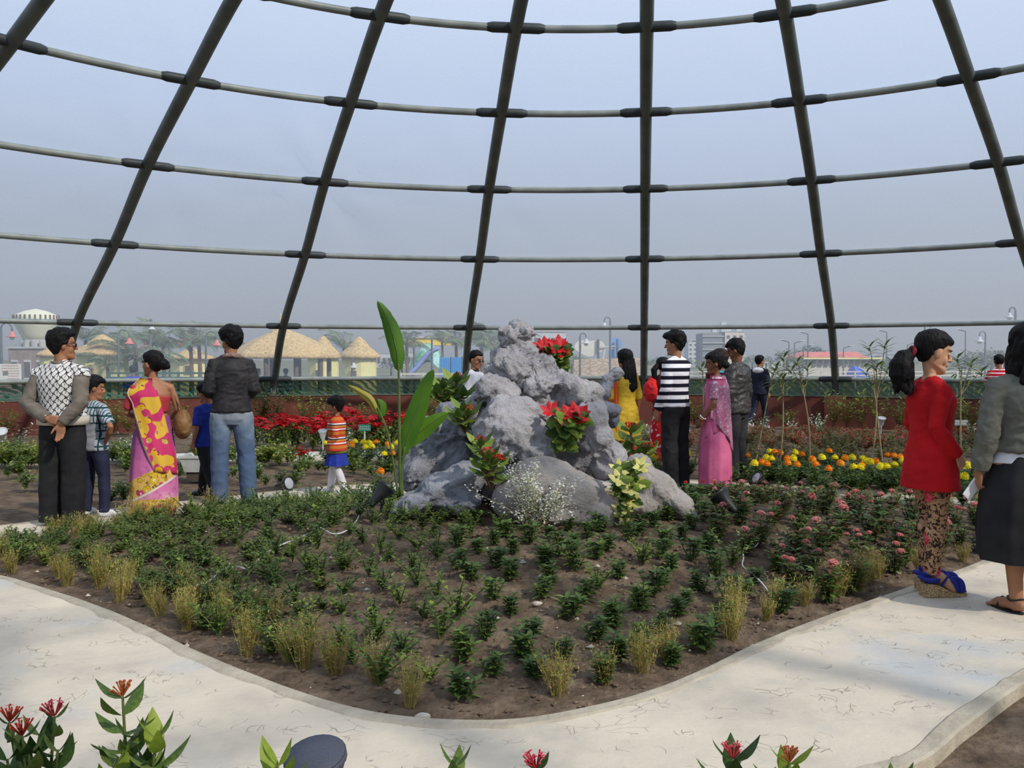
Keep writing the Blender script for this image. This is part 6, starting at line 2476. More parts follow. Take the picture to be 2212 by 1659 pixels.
# ================================================================ FOREGROUND FLOWERING SHRUBS
fgl = [unit_leaf('leaf', L_md, .42, 6, .35, .3, .8), unit_leaf('leaf', leafmat('leaf_deep', (44, 70, 30), (66, 92, 40), 5, .2), .44, 6, .5, .3, .8), unit_leaf('leaf', leafmat('leaf_lime', (120, 146, 44), (150, 168, 60), 5, .35), .42, 6, .35, .25, .8)]


def floret_head(seed, cols, n=26, open_=.5):
    rnd.seed(seed)
    mb = MB()
    for k in range(n):
        v_ = V((rnd.uniform(-1, 1) * .8, rnd.uniform(-1, 1) * .8, 1)).normalized()
        L_ = rnd.uniform(.022, .036)
        mb.tube([v_ * .003, v_ * L_], [.0012, .0016], 5, 0)
        if rnd.random() < open_:
            x, y = frame_of(v_)
            for q in range(4):
                a = q * pi / 2
                mb.leaf(v_ * L_, x * cos(a) + y * sin(a) + v_ * .2, .011, .007, 1, 1, .1)
        else: mb.ell(v_ * (L_ + .002), .0024, 6, 4, 1)
    return mb.mesh('flower_cluster', cols)


fp = floret_head(1, [leafmat('tube_red', (170, 50, 54), (196, 70, 66)), leafmat('petal_pink_red', (214, 60, 84), (232, 100, 116), rough=.5)], 16, .35)
fo = floret_head(2, [leafmat('tube_orange_red', (190, 104, 60), (206, 126, 74)), leafmat('bud_rust', (176, 84, 50), (200, 110, 64))], 20, .0)
fr_ = floret_head(3, [leafmat('tube_dark_red', (160, 56, 40), (190, 80, 52)), L_rd2], 20, .15)


def fg(label, bx, stems):
    Yb = 2.35
    b = P(bx, 776, Yb); b.z = -.05
    root = empty('ixora_plant', b, 0, label, 'flowering shrub')
    for (tx, ty, Y, npair, sp_, fl, li, LL) in stems:
        tip = P(tx, ty, Y) - b
        pts = spline([V((tip.x * .2, 0, 0)), tip * .6 + V((0, 0, .0)), tip], 6)
        mb = MB(); mb.tube(pts, [.006 * (1 - .5 * i / len(pts)) for i in range(len(pts))], 7)
        mb.build('stem', m_stem, root, True)
        for k in range(npair):
            c = tip - V((tip.x * .25, 0, tip.z * .9)).normalized() * (k * sp_ + .004)
            a = k * 1.45 + rq.uniform(-.2, .2) + (0 if tx % 2 else .7)
            upw = .95 - .22 * k if not fl else .55 - .1 * k
            for s_ in (0, pi):
                d = V((cos(a + s_), sin(a + s_) * .8, max(.05, upw) + rq.uniform(-.1, .1)))
                put_leaf(fgl[li if rq.random() < .75 else 0], root, c, d, LL * rq.uniform(.85, 1.1) * (.75 if k == 0 else 1))
        if fl: link('flower_cluster', fl, root, loc=tip, rot=(rq.uniform(-.2, .2), rq.uniform(-.2, .2), 0), scale=1.25)
    return root


fg('dark leaved shrub with two red flower heads at the lower left corner', 70, [(118, 1548, 2.35, 3, .05, fp, 1, .07), (48, 1590, 2.3, 4, .045, fr_, 1, .08), (20, 1560, 2.4, 2, .05, fr_, 1, .06), (62, 1625, 2.3, 3, .05, None, 1, .11), (125, 1620, 2.32, 2, .05, None, 1, .09), (85, 1585, 2.36, 3, .05, None, 1, .09), (15, 1640, 2.3, 3, .05, None, 1, .11)])
fg('upright shrub with a spiky orange bud cluster at the lower left', 280, [(265, 1505, 2.3, 5, .045, fo, 0, .11), (338, 1590, 2.28, 4, .04, None, 2, .11), (300, 1640, 2.35, 3, .04, None, 1, .1), (245, 1650, 2.25, 2, .05, None, 2, .09), (330, 1655, 2.3, 2, .05, None, 1, .1), (285, 1590, 2.33, 3, .05, None, 0, .1)])
fg('lime leaved shoot at the bottom edge beside the slate floodlight', 596, [(600, 1652, 2.3, 3, .03, None, 2, .11)])
fg('single pointed shoot at the bottom centre', 985, [(985, 1650, 2.3, 3, .04, None, 0, .1)])
fg('small red bud head at the bottom edge right of centre', 1160, [(1158, 1660, 2.3, 1, .03, fp, 1, .07)])
fg('shrub with a pink red flower head at the bottom edge right of centre', 1590, [(1583, 1640, 2.3, 3, .035, fp, 1, .12), (1705, 1648, 2.3, 3, .035, fo, 2, .1)])
fg('leaf tips of a shrub at the lower right bottom edge', 1935, [(1935, 1690, 2.3, 3, .03, None, 0, .09)])

# ================================================================ BEYOND THE NET
GZ = -.9
m_thatch = mat('thatch', (172, 146, 100), (206, 180, 130), 9, rough=.95, bump=.8, bs=40, bd=.03)
m_yel = mat('yellow_plaster', (206, 200, 140), (220, 212, 156), 2)
m_wdk = mat('dark_wood', (84, 70, 56), (104, 88, 70), 6)
m_bamboo = mat('bamboo', (180, 160, 120), (200, 180, 140), 6)
m_win = mat('window_dark', (104, 98, 88), (86, 82, 76), 4)
m_conc = mat('grey_concrete', (160, 160, 160), (178, 178, 176), 1)
m_haze = mat('hazed_plaster', (190, 182, 172), (204, 196, 184), .5)  # paleness stands in for distance haze on far walls and rails
m_lgrey = mat('grey_paint_and_haze', (176, 180, 184), (190, 192, 196), 1)  # plain paint on lamps; on far blocks the pale grey stands for haze
m_shade = mat('pink_lamp_shade', (190, 110, 104), (206, 124, 116), 6)
m_pole = mat('lamp_pole', (84, 92, 94), (100, 108, 110), 4)


def thatch(mb, c, r0_, r1_, z0, z1, n=28, rag=.06):
    rs = []
    for i in range(9):
        t = i / 8
        r = r0_ + (r1_ - r0_) * t ** .9
        z = z0 + (z1 - z0) * (t * 1.0 + .12 * sin(t * pi))
        rs.append([V((c[0] + r * cos(2 * pi * j / n) * (1 + rag * .5 * noise.noise(V((j * 1.7, i, z)))), c[1] + r * sin(2 * pi * j / n), z - (rag * abs(noise.noise(V((j * 2.3, 1, 1)))) if i == 0 else 0))) for j in range(n)])
    rs.insert(0, [p - V((0, 0, .12)) for p in rs[0]])
    mb.rings(rs)


# pavilion
Yp = 34.0
b = P(612, 776, Yp); b.z = GZ
pv = empty('thatched_pavilion', b, 0, 'large open pavilion with a broad thatched roof and wooden posts', 'pavilion')
mb = MB()
zt, zb = P(0, 712, Yp).z - GZ, P(0, 768, Yp).z - GZ
n = 6
rx = 118 * Yp / F
rs = []
for i in range(12):
    t = i / 11
    k = 1 - t ** .95 * .9
    rr = []
    for j in range(48):
        a = 2 * pi * j / 48
        w_ = cos(pi / n) / cos((a % (2 * pi / n)) - pi / n) * 1.06
        rr.append(V((rx * k * w_ * cos(a), rx * k * w_ * sin(a), zb + (zt - zb) * (t + .1 * sin(pi * t)) - (.06 * abs(noise.noise(V((j * 2.1, 0, 0)))) if i == 0 else 0) + .02 * noise.noise(V((j, i * 2, 4))))))
    rs.append(rr)
rs.insert(0, [p - V((0, 0, .1)) for p in rs[0]])
mb.rings(rs)
mb.build('thatched_roof', m_thatch, pv, True)
mb = MB(); thatch(mb, (-.1, 0), rx * .2, .05, zt - .12, zt + .22, 16); mb.tube([(-.1, 0, zt + .1), (-.1, 0, zt + .62)], [.06, .01], 6); mb.build('roof_cap', m_thatch, pv, True)
for j in range(10):
    a = 2 * pi * j / 10 + .2
    mb = MB()
    c = V((rx * .82 * cos(a), rx * .82 * sin(a), 0))
    mb.tube([c, c + V((0, 0, zb + .1))], .09, 8)
    mb.build('post', m_wdk, pv)
for z in (.55, .95):
    mb = MB()
    pts = [V((rx * .82 * cos(2 * pi * j / 10 + .2), rx * .82 * sin(2 * pi * j / 10 + .2), z)) for j in range(11)]
    mb.tube(pts, .035, 6)
    mb.build('railing', m_bamboo, pv)
mb = MB(); mb.rings([[V((rx * .9 * cos(2 * pi * j / 24), rx * .9 * sin(2 * pi * j / 24), z)) for j in range(24)] for z in (0, .08)]); mb.build('floor_slab', m_conc, pv)


def hut(label, px, Y, wpx, eave, apex, tier=True, win=0):
    b = P(px, 776, Y); b.z = GZ
    h = empty('thatched_hut', b, 0, label, 'hut')
    r = wpx / 2 * Y / F
    ze, za = P(0, eave, Y).z - GZ, P(0, apex, Y).z - GZ
    mb = MB(); thatch(mb, (0, 0), r * 1.22, r * .42, ze, ze + (za - ze) * .55); mb.build('thatched_roof', m_thatch, h, True)
    mb = MB(); thatch(mb, (0, 0), r * .62, .04, ze + (za - ze) * .48, za); mb.build('roof_cap', m_thatch, h, True)
    n = 12
    mb = MB(); mb.rings([[V((r * cos(2 * pi * (j + .5) / n), r * sin(2 * pi * (j + .5) / n), z)) for j in range(n)] for z in (0, ze + .05)]); mb.build('wall', m_yel, h)
    for wx in (win,):
        mb = MB()
        x0 = wx * Y / F
        hw = r * .2
        zc = ze - (ze * .32)
        yy = -sqrt(max(.01, r * r - x0 * x0)) - .04
        mb.box((x0 - hw, yy, zc - hw * 1.1), (x0 + hw, yy + .12, zc + hw * 1.1))
        f_ = mb.build('window', m_bamboo, h)
        mb = MB(); mb.box((x0 - hw * .8, yy - .01, zc - hw * .9), (x0 + hw * .8, yy + .02, zc + hw * .9)); mb.build('pane', m_win, f_)
    return h


hut('round yellow hut with a two tier thatched roof at the right of the pavilion', 776, 40, 74, 768, 727, win=-6)
hut('round thatched hut half hidden behind the right side of the pavilion', 698, 42, 66, 768, 725, win=-4)
hut('yellow thatched hut between the vest man and the saree woman', 222, 38, 104, 762, 722, win=-6)
hut('thatched hut directly behind the vest man', 118, 44, 60, 765, 742, win=0)
hut('small low thatched hut between the saree woman and the jeans man', 415, 60, 90, 772, 752, win=8)

# water tower
Yw = 150.0
b = P(79, 776, Yw); b.z = -1
wt = empty('water_tower', b, 0, 'pale water tower with ribbed drum and domed roof at the far left', 'tower')
k = Yw / F
mb = MB()
zf = lambda y: P(0, y, Yw).z + 1
prof_ = [(0.1, zf(740)), (24, zf(738)), (30, zf(725)), (43, zf(700)), (44, zf(697)), (44, zf(682)), (40, zf(680)), (22, zf(672)), (.5, zf(667))]
mb.rings([[V((r * k * cos(2 * pi * j / 40), r * k * sin(2 * pi * j / 40), z)) for j in range(40)] for r, z in prof_])
mb.build('tank', mat('tower_cream', (196, 196, 172), (208, 206, 184), .3), wt, True)
for j in range(28):
    a = 2 * pi * j / 28
    mb = MB(); mb.box((-.12, -.12, zf(697)), (.12, .12, zf(681)), 0, Matrix.Translation((44.3 * k * cos(a), 44.3 * k * sin(a), 0)) @ Matrix.Rotation(a, 4, 'Z'))
    mb.build('rib', m_wdk, wt)
for j in range(10):
    a = 2 * pi * j / 10
    mb = MB(); mb.tube([(25 * k * cos(a), 25 * k * sin(a), 0), (25 * k * cos(a), 25 * k * sin(a), zf(736))], .55, 8); mb.build('column', m_conc, wt)
for y in (722, 742, 760, 780):
    mb = MB(); mb.rings([[V((r * k * cos(2 * pi * j / 20), r * k * sin(2 * pi * j / 20), zf(y) + dz)) for j in range(20)] for r, dz in ((26, 0), (26, .8), (23, .8), (23, 0), (26, 0))], 0, False); mb.build('ring_beam', m_conc, wt)
# grey block below it
def block(name, label, cat, px0, px1, ytop, Y, m, depth=6, rows=0, cols=0, mw=None, angle=0.0, zg=-1.0, wfrac=.55):
    a, c = P(px0, 776, Y), P(px1, 776, Y)
    b = (a + c) / 2; b.z = zg
    o = empty(name, b, angle, label, cat)
    w_, h = (c - a).length, P(0, ytop, Y).z - zg
    mb = MB(); mb.box((-w_ / 2, 0, 0), (w_ / 2, depth, h)); mb.build('wall', m, o)
    mb = MB(); mb.box((-w_ / 2 - .1, -.1, h), (w_ / 2 + .1, depth + .1, h + .15)); mb.build('parapet', m_conc, o)
    for r in range(rows):
        for q in range(cols):
            cw, ch = w_ / cols, h * .92 / rows
            x, z = -w_ / 2 + cw * (q + .5), h * .04 + ch * (r + .5)
            mb = MB(); mb.box((x - cw * wfrac / 2, -.06, z - ch * .25), (x + cw * wfrac / 2, .05, z + ch * .25)); f_ = mb.build('window', m_lgrey, o)
            mb = MB(); mb.box((x - cw * wfrac * .42, -.08, z - ch * .2), (x + cw * wfrac * .42, -.05, z + ch * .2)); mb.build('pane', mw or m_win, f_)
    return o, w_, h


block('service_building', 'low grey brick building in front of the water tower', 'building', 18, 128, 753, 70, mat('grey_brick', (128, 116, 108), (150, 136, 126), 2, bump=.3, bs=20), 6, 1, 4)
o_, w_, h_ = block('apartment_building', 'unfinished multi storey building with a shade-grey side and a lit sandy face', 'building', 1566, 1608, 717, 230, m_haze, 8, 5, 3, None, 0.0, -1)
mb = MB(); mb.box((-w_ / 2 - 5.6, .5, 0), (-w_ / 2, 9, h_ - .3)); mb.build('side_wing', mat('wing_shade_grey', (116, 120, 126), (128, 132, 138), .3), o_)  # darker grey puts the shade of the building's left side into the colour
for r in range(5):
    mb = MB(); mb.box((-w_ / 2 - 5.7, .2, h_ * (.15 + .18 * r)), (w_ / 2 + .6, .6, h_ * (.15 + .18 * r) + .25)); mb.build('floor_slab', m_conc, o_)
for x, z, hh in ((-w_ / 2 - .5, h_, 2.6), (w_ / 2 - 4.2, h_, 1.7), (w_ / 2 - 1.5, h_, 1.2), (-w_ / 2 - 2.8, h_, .9)):
    mb = MB(); mb.box((x, 2, z), (x + 1.2, 4, z + hh)); mb.build('roof_stair', m_lgrey, o_)
block('far_building', 'faint grey block left of the unfinished building', 'building', 1487, 1517, 738, 320, m_lgrey, 8, 5, 3, None)
o_, w_, h_ = block('far_house', 'pale grey building with a dark balcony behind the top of the rock pile', 'building', 1150, 1222, 717, 120, m_lgrey, 6, 3, 4, None)
for i, (x0, x1, y) in enumerate(((865, 902, 762), (800, 860, 764), (2150, 2230, 781), (1640, 1690, 780), (1940, 1975, 778))):
    block('far_building', ('faint white block left of the playground slide', 'faint low block behind the heliconia', 'low pale building at the far right horizon', 'low pale building right of the hooded boy', 'low pale building left of the red coat woman')[i], 'building', x0, x1, y, 260, m_lgrey, 8, 1, 5)

# playground slide building
Ys = 60.0
b = P(918, 776, Ys); b.z = GZ
sl = empty('playground_slide', b, 0, 'green and blue playground slide mound under a yellow roofed building', 'playground')
k = Ys / F
zz = lambda y: P(0, y, Ys).z - GZ
mb = MB(); mb.box((-46 * k, 1.5, zz(745)), (48 * k, 3.5, zz(727))); mb.build('yellow_roof', mat('yellow_sheet', (226, 188, 60), (236, 200, 80), 2), sl)
mb = MB(); mb.box((-46 * k, 1.4, zz(729)), (50 * k, 3.6, zz(726))); mb.build('roof_edge', m_haze, sl)
mb = MB()
mb.v = []
g_ = MB()
vs, fs = [], []
for j in range(13):
    for i in range(25):
        u, v = i / 24, j / 12
        x = (-52 + 112 * u) * k
        hgt = max(0, (sin(pi * min(1, u * 1.02)) ** .7) * (zz(738) - .0) * (1 - .05 * v)) * (.35 + .65 * sin(pi * (.15 + .7 * v)))
        vs.append((x, 1.3 + (v - .5) * 3 + 0, max(.0, hgt + .12 * noise.noise(V((x * 2, v * 4, 0))))))
for j in range(12):
    for i in range(24):
        a = j * 25 + i
        fs.append((a, a + 1, a + 26, a + 25))
g_.add(vs, fs)
t = NT('mound_paint')
t.done(t.ramp(t.noise(1.1, 3), [(.38, (76, 140, 96)), (.5, (120, 170, 140)), (.6, (150, 196, 196))]), .6)
g_.build('green_mound', t.m, sl, True)
mb = MB()
p_ = [V((30 * k, -.6, zz(752))), V((8 * k, -.7, zz(765))), V((-12 * k, -.8, zz(790))), V((-34 * k, -.9, zz(812)))]
mb.tube(spline(p_, 5), .42, 10, flat=.4)
mb.build('slide_chute', mat('blue_chute', (120, 134, 190), (140, 152, 204), 3), sl, True)
for x in (18, -20):
    mb = MB(); mb.tube([(x * k, -1, 0), (x * k, -1, zz(730))], .08, 6); mb.build('pole', m_pole, sl)
# blue corrugated panel
Yb_ = 38.0
b = P(974, 776, Yb_); b.z = GZ
bp_ = empty('corrugated_fence', b, 0, 'bright blue corrugated metal panel left of the rock pile', 'fence panel')
k = Yb_ / F
m_bl = mat('blue_sheet', (60, 150, 214), (76, 162, 222), 3, rough=.5)
for q in range(2):
    mb = MB()
    n_ = 24
    x0, x1 = (-23 + 24 * q) * k, (-1 + 24 * q) * k
    zt_ = P(0, 772, Yb_).z - GZ
    vs = []
    for i in range(n_ + 1):
        x = x0 + (x1 - x0) * i / n_
        y = .03 * (1 if (i // 2) % 2 else 0)
        vs += [(x, y, .3), (x, y, zt_), (x, y + .01, .3), (x, y + .01, zt_)]
    fs = []
    for i in range(n_):
        a = i * 4
        fs += [(a, a + 4, a + 5, a + 1), (a + 3, a + 7, a + 6, a + 2)]
    mb.add(vs, fs); mb.build('panel', m_bl, bp_)
for x in (-23, 0, 24):
    mb = MB(); mb.box((x * k - .03, .04, 0), (x * k + .03, .1, P(0, 770, Yb_).z - GZ)); mb.build('post', m_pole, bp_)
# gravel heap, white rail fences
def rail_fence(label, x0, x1, Y, ytop, ybot, m):
    a, c = P(x0, 776, Y), P(x1, 776, Y)
    b = (a + c) / 2; b.z = GZ
    o = empty('rail_fence', b, 0, label, 'fence')
    w_ = (c - a).length
    z1, z0 = P(0, ytop, Y).z - GZ, P(0, ybot, Y).z - GZ
    for z in (z0, z1):
        mb = MB(); mb.box((-w_ / 2, -.03, z - .04), (w_ / 2, .03, z + .04)); mb.build('rail', m, o)
    n_ = max(3, int(w_ / 1.1))
    for i in range(n_ + 1):
        x = -w_ / 2 + w_ * i / n_
        mb = MB(); mb.box((x - .04, -.04, 0), (x + .04, .04, z1 + .05)); mb.build('post', m, o)


rail_fence('pale rail fence below the blue panel and slide', 866, 1010, 37, 808, 818, m_haze)
rail_fence('pale rail fence along the right half of the background', 1480, 2215, 60, 803, 811, m_haze)
rail_fence('dark green rail fence behind the boy and saree woman', 235, 460, 35, 806, 816, mat('green_rail', (60, 96, 80)))

# cut-out billboard
Ybb = 55.0
k = Ybb / F
b = P(1308, 776, Ybb); b.z = GZ
bb = empty('billboard', b, 0, 'cream and blue cloud shaped billboard seen from behind on two poles', 'billboard')
def zb2(y): return P(0, y, Ybb).z - GZ
def flat_shape(mb, pts, y0, th, sx_=1, sy_=1):
    n_ = len(pts)
    mb.rings([[V((x, y, z)) for x, z in pts] for y in (y0, y0 + th)])
mb = MB(); pts = [(((-34 + 62 * 0) * 1 + 31 + (-31) + 33 * cos(a) ** 1 * (1 if True else 1)) * k, zb2(750) + (17 + 3 * sin(3 * a)) * sin(a) * k) for a in [2 * pi * i / 32 for i in range(32)]]
flat_shape(mb, pts, 0, .1); mb.build('cream_panel', mat('cream_board', (206, 202, 188), (216, 212, 200), 1), bb)
m_bb = mat('blue_board', (104, 144, 206), (120, 158, 216), 1)
for cx_, cy_, r in ((24, 742, 13), (-27, 760, 9), (16, 764, 10)):
    mb = MB(); pts = [((cx_ + r * cos(2 * pi * i / 20)) * k, zb2(cy_) + r * sin(2 * pi * i / 20) * k) for i in range(20)]
    flat_shape(mb, pts, .12, .05); mb.build('blue_panel', m_bb, bb)
for x in (-16, 25):
    mb = MB(); mb.tube([(x * k, -.1, 0), (x * k, -.1, zb2(733))], .08, 6); mb.build('pole', m_pole, bb)
mb = MB(); mb.tube([(-14 * k, -.5, zb2(812)), (-2 * k, -.1, zb2(755))], .05, 5); mb.tube([(-12 * k, -.1, zb2(750)), (20 * k, -.1, zb2(748))], .04, 5); mb.build('brace', m_haze, bb)

# sandstone boundary wall
a, c = P(1240, 776, 50), P(1388, 776, 50)
t = NT('sandstone_courses')
v = t.voro(3.0, 'DISTANCE_TO_EDGE', t.scale((1, 1, 1.7)))
t.bump(t.step(v, 0, .06), .6, .03)
m_sand = t.done(t.mix(t.step(v, .05, .0), t.ramp(t.noise(2, 3), [(.3, (182, 160, 136)), (.7, (206, 186, 160))]), (140, 122, 104)), .9)
mb = MB(); z1 = P(0, 777, 50).z; z2 = P(0, 772, 50).z
mb.v = []
mb.rings([[V((a.x, 50, GZ)), V((c.x, 50, GZ)), V((c.x, 50, z2)), V((a.x, 50, z1))], [V((a.x, 50.5, GZ)), V((c.x, 50.5, GZ)), V((c.x, 50.5, z2)), V((a.x, 50.5, z1))]])
tag(mb.build('stone_wall', m_sand), 'sandy stone boundary wall behind the yellow tunic woman', 'wall')

# red roofed building on the right
Yr = 130.0
b = P(1815, 776, Yr); b.z = -1
rb = empty('market_building', b, 0, 'long low building with a red hipped roof on the right horizon', 'building')
k = Yr / F
zr = lambda y: P(0, y, Yr).z + 1
mb = MB()
mb.rings([[V((-98 * k, 0, zr(772))), V((60 * k, 0, zr(772))), V((60 * k, 6, zr(772))), V((-98 * k, 6, zr(772)))], [V((-70 * k, 2.2, zr(760))), V((48 * k, 2.2, zr(760))), V((48 * k, 3.8, zr(760))), V((-70 * k, 3.8, zr(760)))]])
mb.build('red_roof', mat('red_tiles', (186, 98, 84), (200, 112, 96), 1), rb)
mb = MB(); mb.box((-80 * k, -.2, zr(776)), (92 * k, 5, zr(772.5))); mb.build('fascia', mat('cream_fascia', (220, 212, 150)), rb)
mb = MB(); mb.box((-78 * k, .5, 0), (88 * k, 5, zr(776))); mb.build('wall', m_haze, rb)
for i in range(12):
    x = (-72 + 13.5 * i) * k
    mb = MB(); mb.box((x, .3, zr(791)), (x + 8 * k, .6, zr(778))); mb.build('opening', m_win, rb)
b = P(1866, 776, 100); b.z = -1
tn = empty('tarp_tent', b, 0, 'bright blue tarpaulin tent on the right horizon', 'tent')
k = 100 / F
mb = MB(); mb.rings([[V((-16 * k, 0, 0)), V((16 * k, 0, 0)), V((16 * k, 3, 0)), V((-16 * k, 3, 0))], [V((-15 * k, 0, 1.0)), V((15 * k, 0, .8)), V((15 * k, 3, .8)), V((-15 * k, 3, 1))], [V((-13 * k, 1.2, 1.75)), V((2 * k, 1.2, 1.45)), V((2 * k, 1.8, 1.45)), V((-13 * k, 1.8, 1.75))]])
mb.build('canvas', mat('blue_tarp', (60, 84, 186), (72, 98, 200), 3), tn)

# lamp posts
def lamp(label, px, Y, ytop, kind, side=1, r=.05):
    ap, sp2 = (15, 15) if kind == 'pink' else (8, 13)
    b = P(px, 776, Y); b.z = GZ if Y > 30 else -.5
    o = empty('lamp_post', b, 0, label, 'lamp post')
    h = P(0, ytop, Y).z - b.z
    mb = MB(); mb.tube([(0, 0, 0), (0, 0, .5), (0, 0, h * .93)], [r * 1.5, r, r * .8], 8); mb.build('pole', m_pole, o)
    mb = MB()
    R_l = ap * Y / F / 1.0 * .8
    ks = sp2 * Y / F / .34 * .8
    if kind == 'far':
        mb.tube([(0, 0, h * .9), (0, 0, h), (side * 1.2, 0, h + .35)], r * .8, 6); mb.build('arm', m_pole, o)
        mb = MB(); mb.box((side * 1.1 - .4, -.12, h + .3), (side * 1.1 + .4, .12, h + .42)); mb.build('lamp_head', m_lgrey, o)
        return
    arc = [V((side * R_l * (1 - cos(t_)), 0, h * .93 + R_l * 1.1 * sin(t_))) for t_ in [pi * q / 8 for q in range(9)]]
    arc.append(arc[-1] - V((0, 0, .18 * ks)))
    mb.tube([V((0, 0, h * .85))] + arc, r * .55, 6); mb.build('arm', m_pole, o, True)
    e_ = arc[-1]
    mb = MB()
    m_ = m_shade if kind == 'pink' else m_lgrey
    mb.rings([[e_ + V((rr_ * cos(2 * pi * j / 14), rr_ * sin(2 * pi * j / 14), z)) * ks for j in range(14)] for rr_, z in ((.04, .05), (.1, .0), (.13, -.14), (.2, -.24), (.34, -.3), (.33, -.32))])
    s_ = mb.build('lamp_shade', m_, o, True)
    mb = MB(); mb.ell(e_ + V((0, 0, -.36)) * ks, (.15 * ks, .15 * ks, .14 * ks), 12, 8); mb.build('globe', mat('globe', (206, 208, 200), rough=.3), s_, True)


lamp('lamp post with a pink bell shade at the left frame edge', 3, 27, 695, 'pink', 1)
lamp('lamp post with a pink shade left of the tall lamp', 256, 36, 712, 'pink', 1)
lamp('tall crooked lamp post above the palms between the saree woman and hut', 325, 40, 682, 'grey', 0.3, .07)
lamp('lamp post with a small pink shade just above the saree woman', 366, 48, 716, 'pink', 1, .05)
lamp('lamp post with a pink shade beside the palms left of the jeans man', 340, 52, 722, 'pink', -1, .05)
lamp('double lamp post just left of the jeans man', 445, 33, 715, 'pink', 1)
lamp('crooked lamp post with grey shade above the yellow tunic woman', 1318, 34, 676, 'grey', -1, .05)
lamp('lamp post between the top poinsettia and the billboard', 1253, 42, 715, 'grey', 1, .06)
lamp('short lamp post in front of the round yellow hut', 760, 36, 770, 'grey', .3, .03)
lamp('crooked lamp post just left of the red coat woman\'s head', 1997, 38, 690, 'grey', 1, .05)
lamp('crooked lamp post at the far right above the grey shirt', 2192, 26, 652, 'grey', -1, .045)
lamp('lamp post with a hanging shade right of the red coat woman', 2128, 50, 712, 'grey', -1, .06)
for i, (px, yt, s_) in enumerate(((1716, 741, 1), (1704, 739, -1), (1745, 722, -1), (1735, 750, 1), (1915, 718, -1), (1822, 752, 1), (2085, 716, -1), (1960, 745, 1), (1512, 740, -1))):
    lamp(('thin far street light left of the red roofed building, taller', 'thin far street light left of the red roof, leftmost', 'tall far street light above the red roof', 'short far street light in front of the red roof', 'far street light above the tallest sapling', 'far street light just right of the dome rib', 'far street light right of the red coat', 'far street light left of the red coat', 'far street light left of the unfinished building')[i], px, 130, yt, 'far', s_, .12)


# palms
def frond_mesh(seed, L=1.7):
    rnd.seed(seed)
    mb = MB()
    pts = []
    for i in range(11):
        t = i / 10
        pts.append(V((0, L * (t - .18 * t * t * t), L * (.62 * t - .85 * t * t))))
    mb.tube(pts, [.022 * (1 - .8 * i / 11) for i in range(11)], 5, 1)
    for i in range(2, 40):
        t = i / 40
        k = t * 10
        a = int(k)
        p = pts[a].lerp(pts[min(10, a + 1)], k - a)
        ll = L * .34 * sin(pi * (.12 + .85 * t)) ** .6
        for s_ in (-1, 1):
            mb.leaf(p, (s_ * 1.0, .55 + .4 * t, -.15 + rnd.uniform(-.2, .2)), ll, .035, 0, 2, .7)
    return mb.mesh('frond', [leafmat('palm_leaf%d' % seed, (96, 116, 80), (128, 142, 104), 3), m_wood])


fm = [frond_mesh(k, 1.7) for k in (1, 2)]


def palm(label, px, Y, ytop, s=1.0, nf=10, wind=.5):
    b = P(px, 776, Y); b.z = GZ
    o = empty('palm_tree', b, 0, label, 'palm tree')
    top = P(0, ytop, Y).z - GZ - .5 * s
    mb = MB(); mb.tube([(0, 0, 0), (.06, 0, top * .5), (0, 0, top)], [.14 * s, .1 * s, .08 * s], 8); mb.build('trunk', m_wood, o, True)
    for k in range(nf):
        a = 2 * pi * k / nf + rq.uniform(-.3, .3)
        tilt = rq.uniform(.1, .95)
        R = Euler((tilt, 0, a)).to_matrix()
        f_ = link('frond', fm[k % 2], o, loc=(0, 0, top), rot=(Matrix.Rotation(wind * .5, 3, 'Y') @ R).to_euler(), scale=s * rq.uniform(.8, 1.1))


pl = [(185, 46, 712, 1.1, 'palm directly behind the dome rib left of the hut'), (262, 44, 722, 1.0, 'palm behind the left pink lamp'), (292, 38, 748, 1.3, 'broad green palm in front of the hut'), (328, 46, 722, 1.2, 'palm behind the tall lamp post'), (352, 55, 728, 1.2, 'palm right of the tall lamp post'), (412, 46, 722, 1.1, 'grey green palm left of the jeans man'), (430, 50, 718, 1.2, 'windblown palm behind the double lamp post'), (487, 60, 738, .9, 'small palm left of the pavilion roof'), (743, 44, 728, 1.0, 'palm between the two round huts'), (878, 50, 728, 1.0, 'palm left of the yellow roof'), (985, 55, 728, 1.1, 'palm right of the yellow roof'), (1040, 48, 728, 1.2, 'palm above the man with sunglasses, left'), (1062, 46, 735, 1.2, 'palm just left of the rock peak'), (1118, 70, 725, 1.2, 'palm right of the rock peak'), (232, 36, 770, .8, 'small young palm under the hut window'), (1240, 70, 770, .9, 'small palm behind the top poinsettia'), (955, 52, 724, .8, 'thin palm over the yellow roof')]
for px, Y, yt, s_, lab in pl: palm(lab, px, Y, yt, s_)

# far trees and scrub
fol = [leafmat('far_foliage%d' % k, a_, b_, .8, .1, rough=.9) for k, (a_, b_) in enumerate((((96, 112, 92), (120, 132, 108)), ((112, 122, 104), (134, 142, 122))))]


def tree_mesh(seed):
    rnd.seed(seed)
    mb = MB()
    mb.tube([(0, 0, 0), (0, 0, .5)], [.05, .03], 6, 1)
    for k in range(420):
        v_ = rv(-.3, 1)
        r = rnd.uniform(.25, .42) * (1 + .35 * noise.noise(v_ * 2.2 + V((seed, 0, 0))))
        c = V((0, 0, .55)) + V((v_.x * r * 1.15, v_.y * r * 1.15, v_.z * r))
        mb.leaf(c, rv(-.5, .6), .11, .075, 0, 1, .2)
    return mb


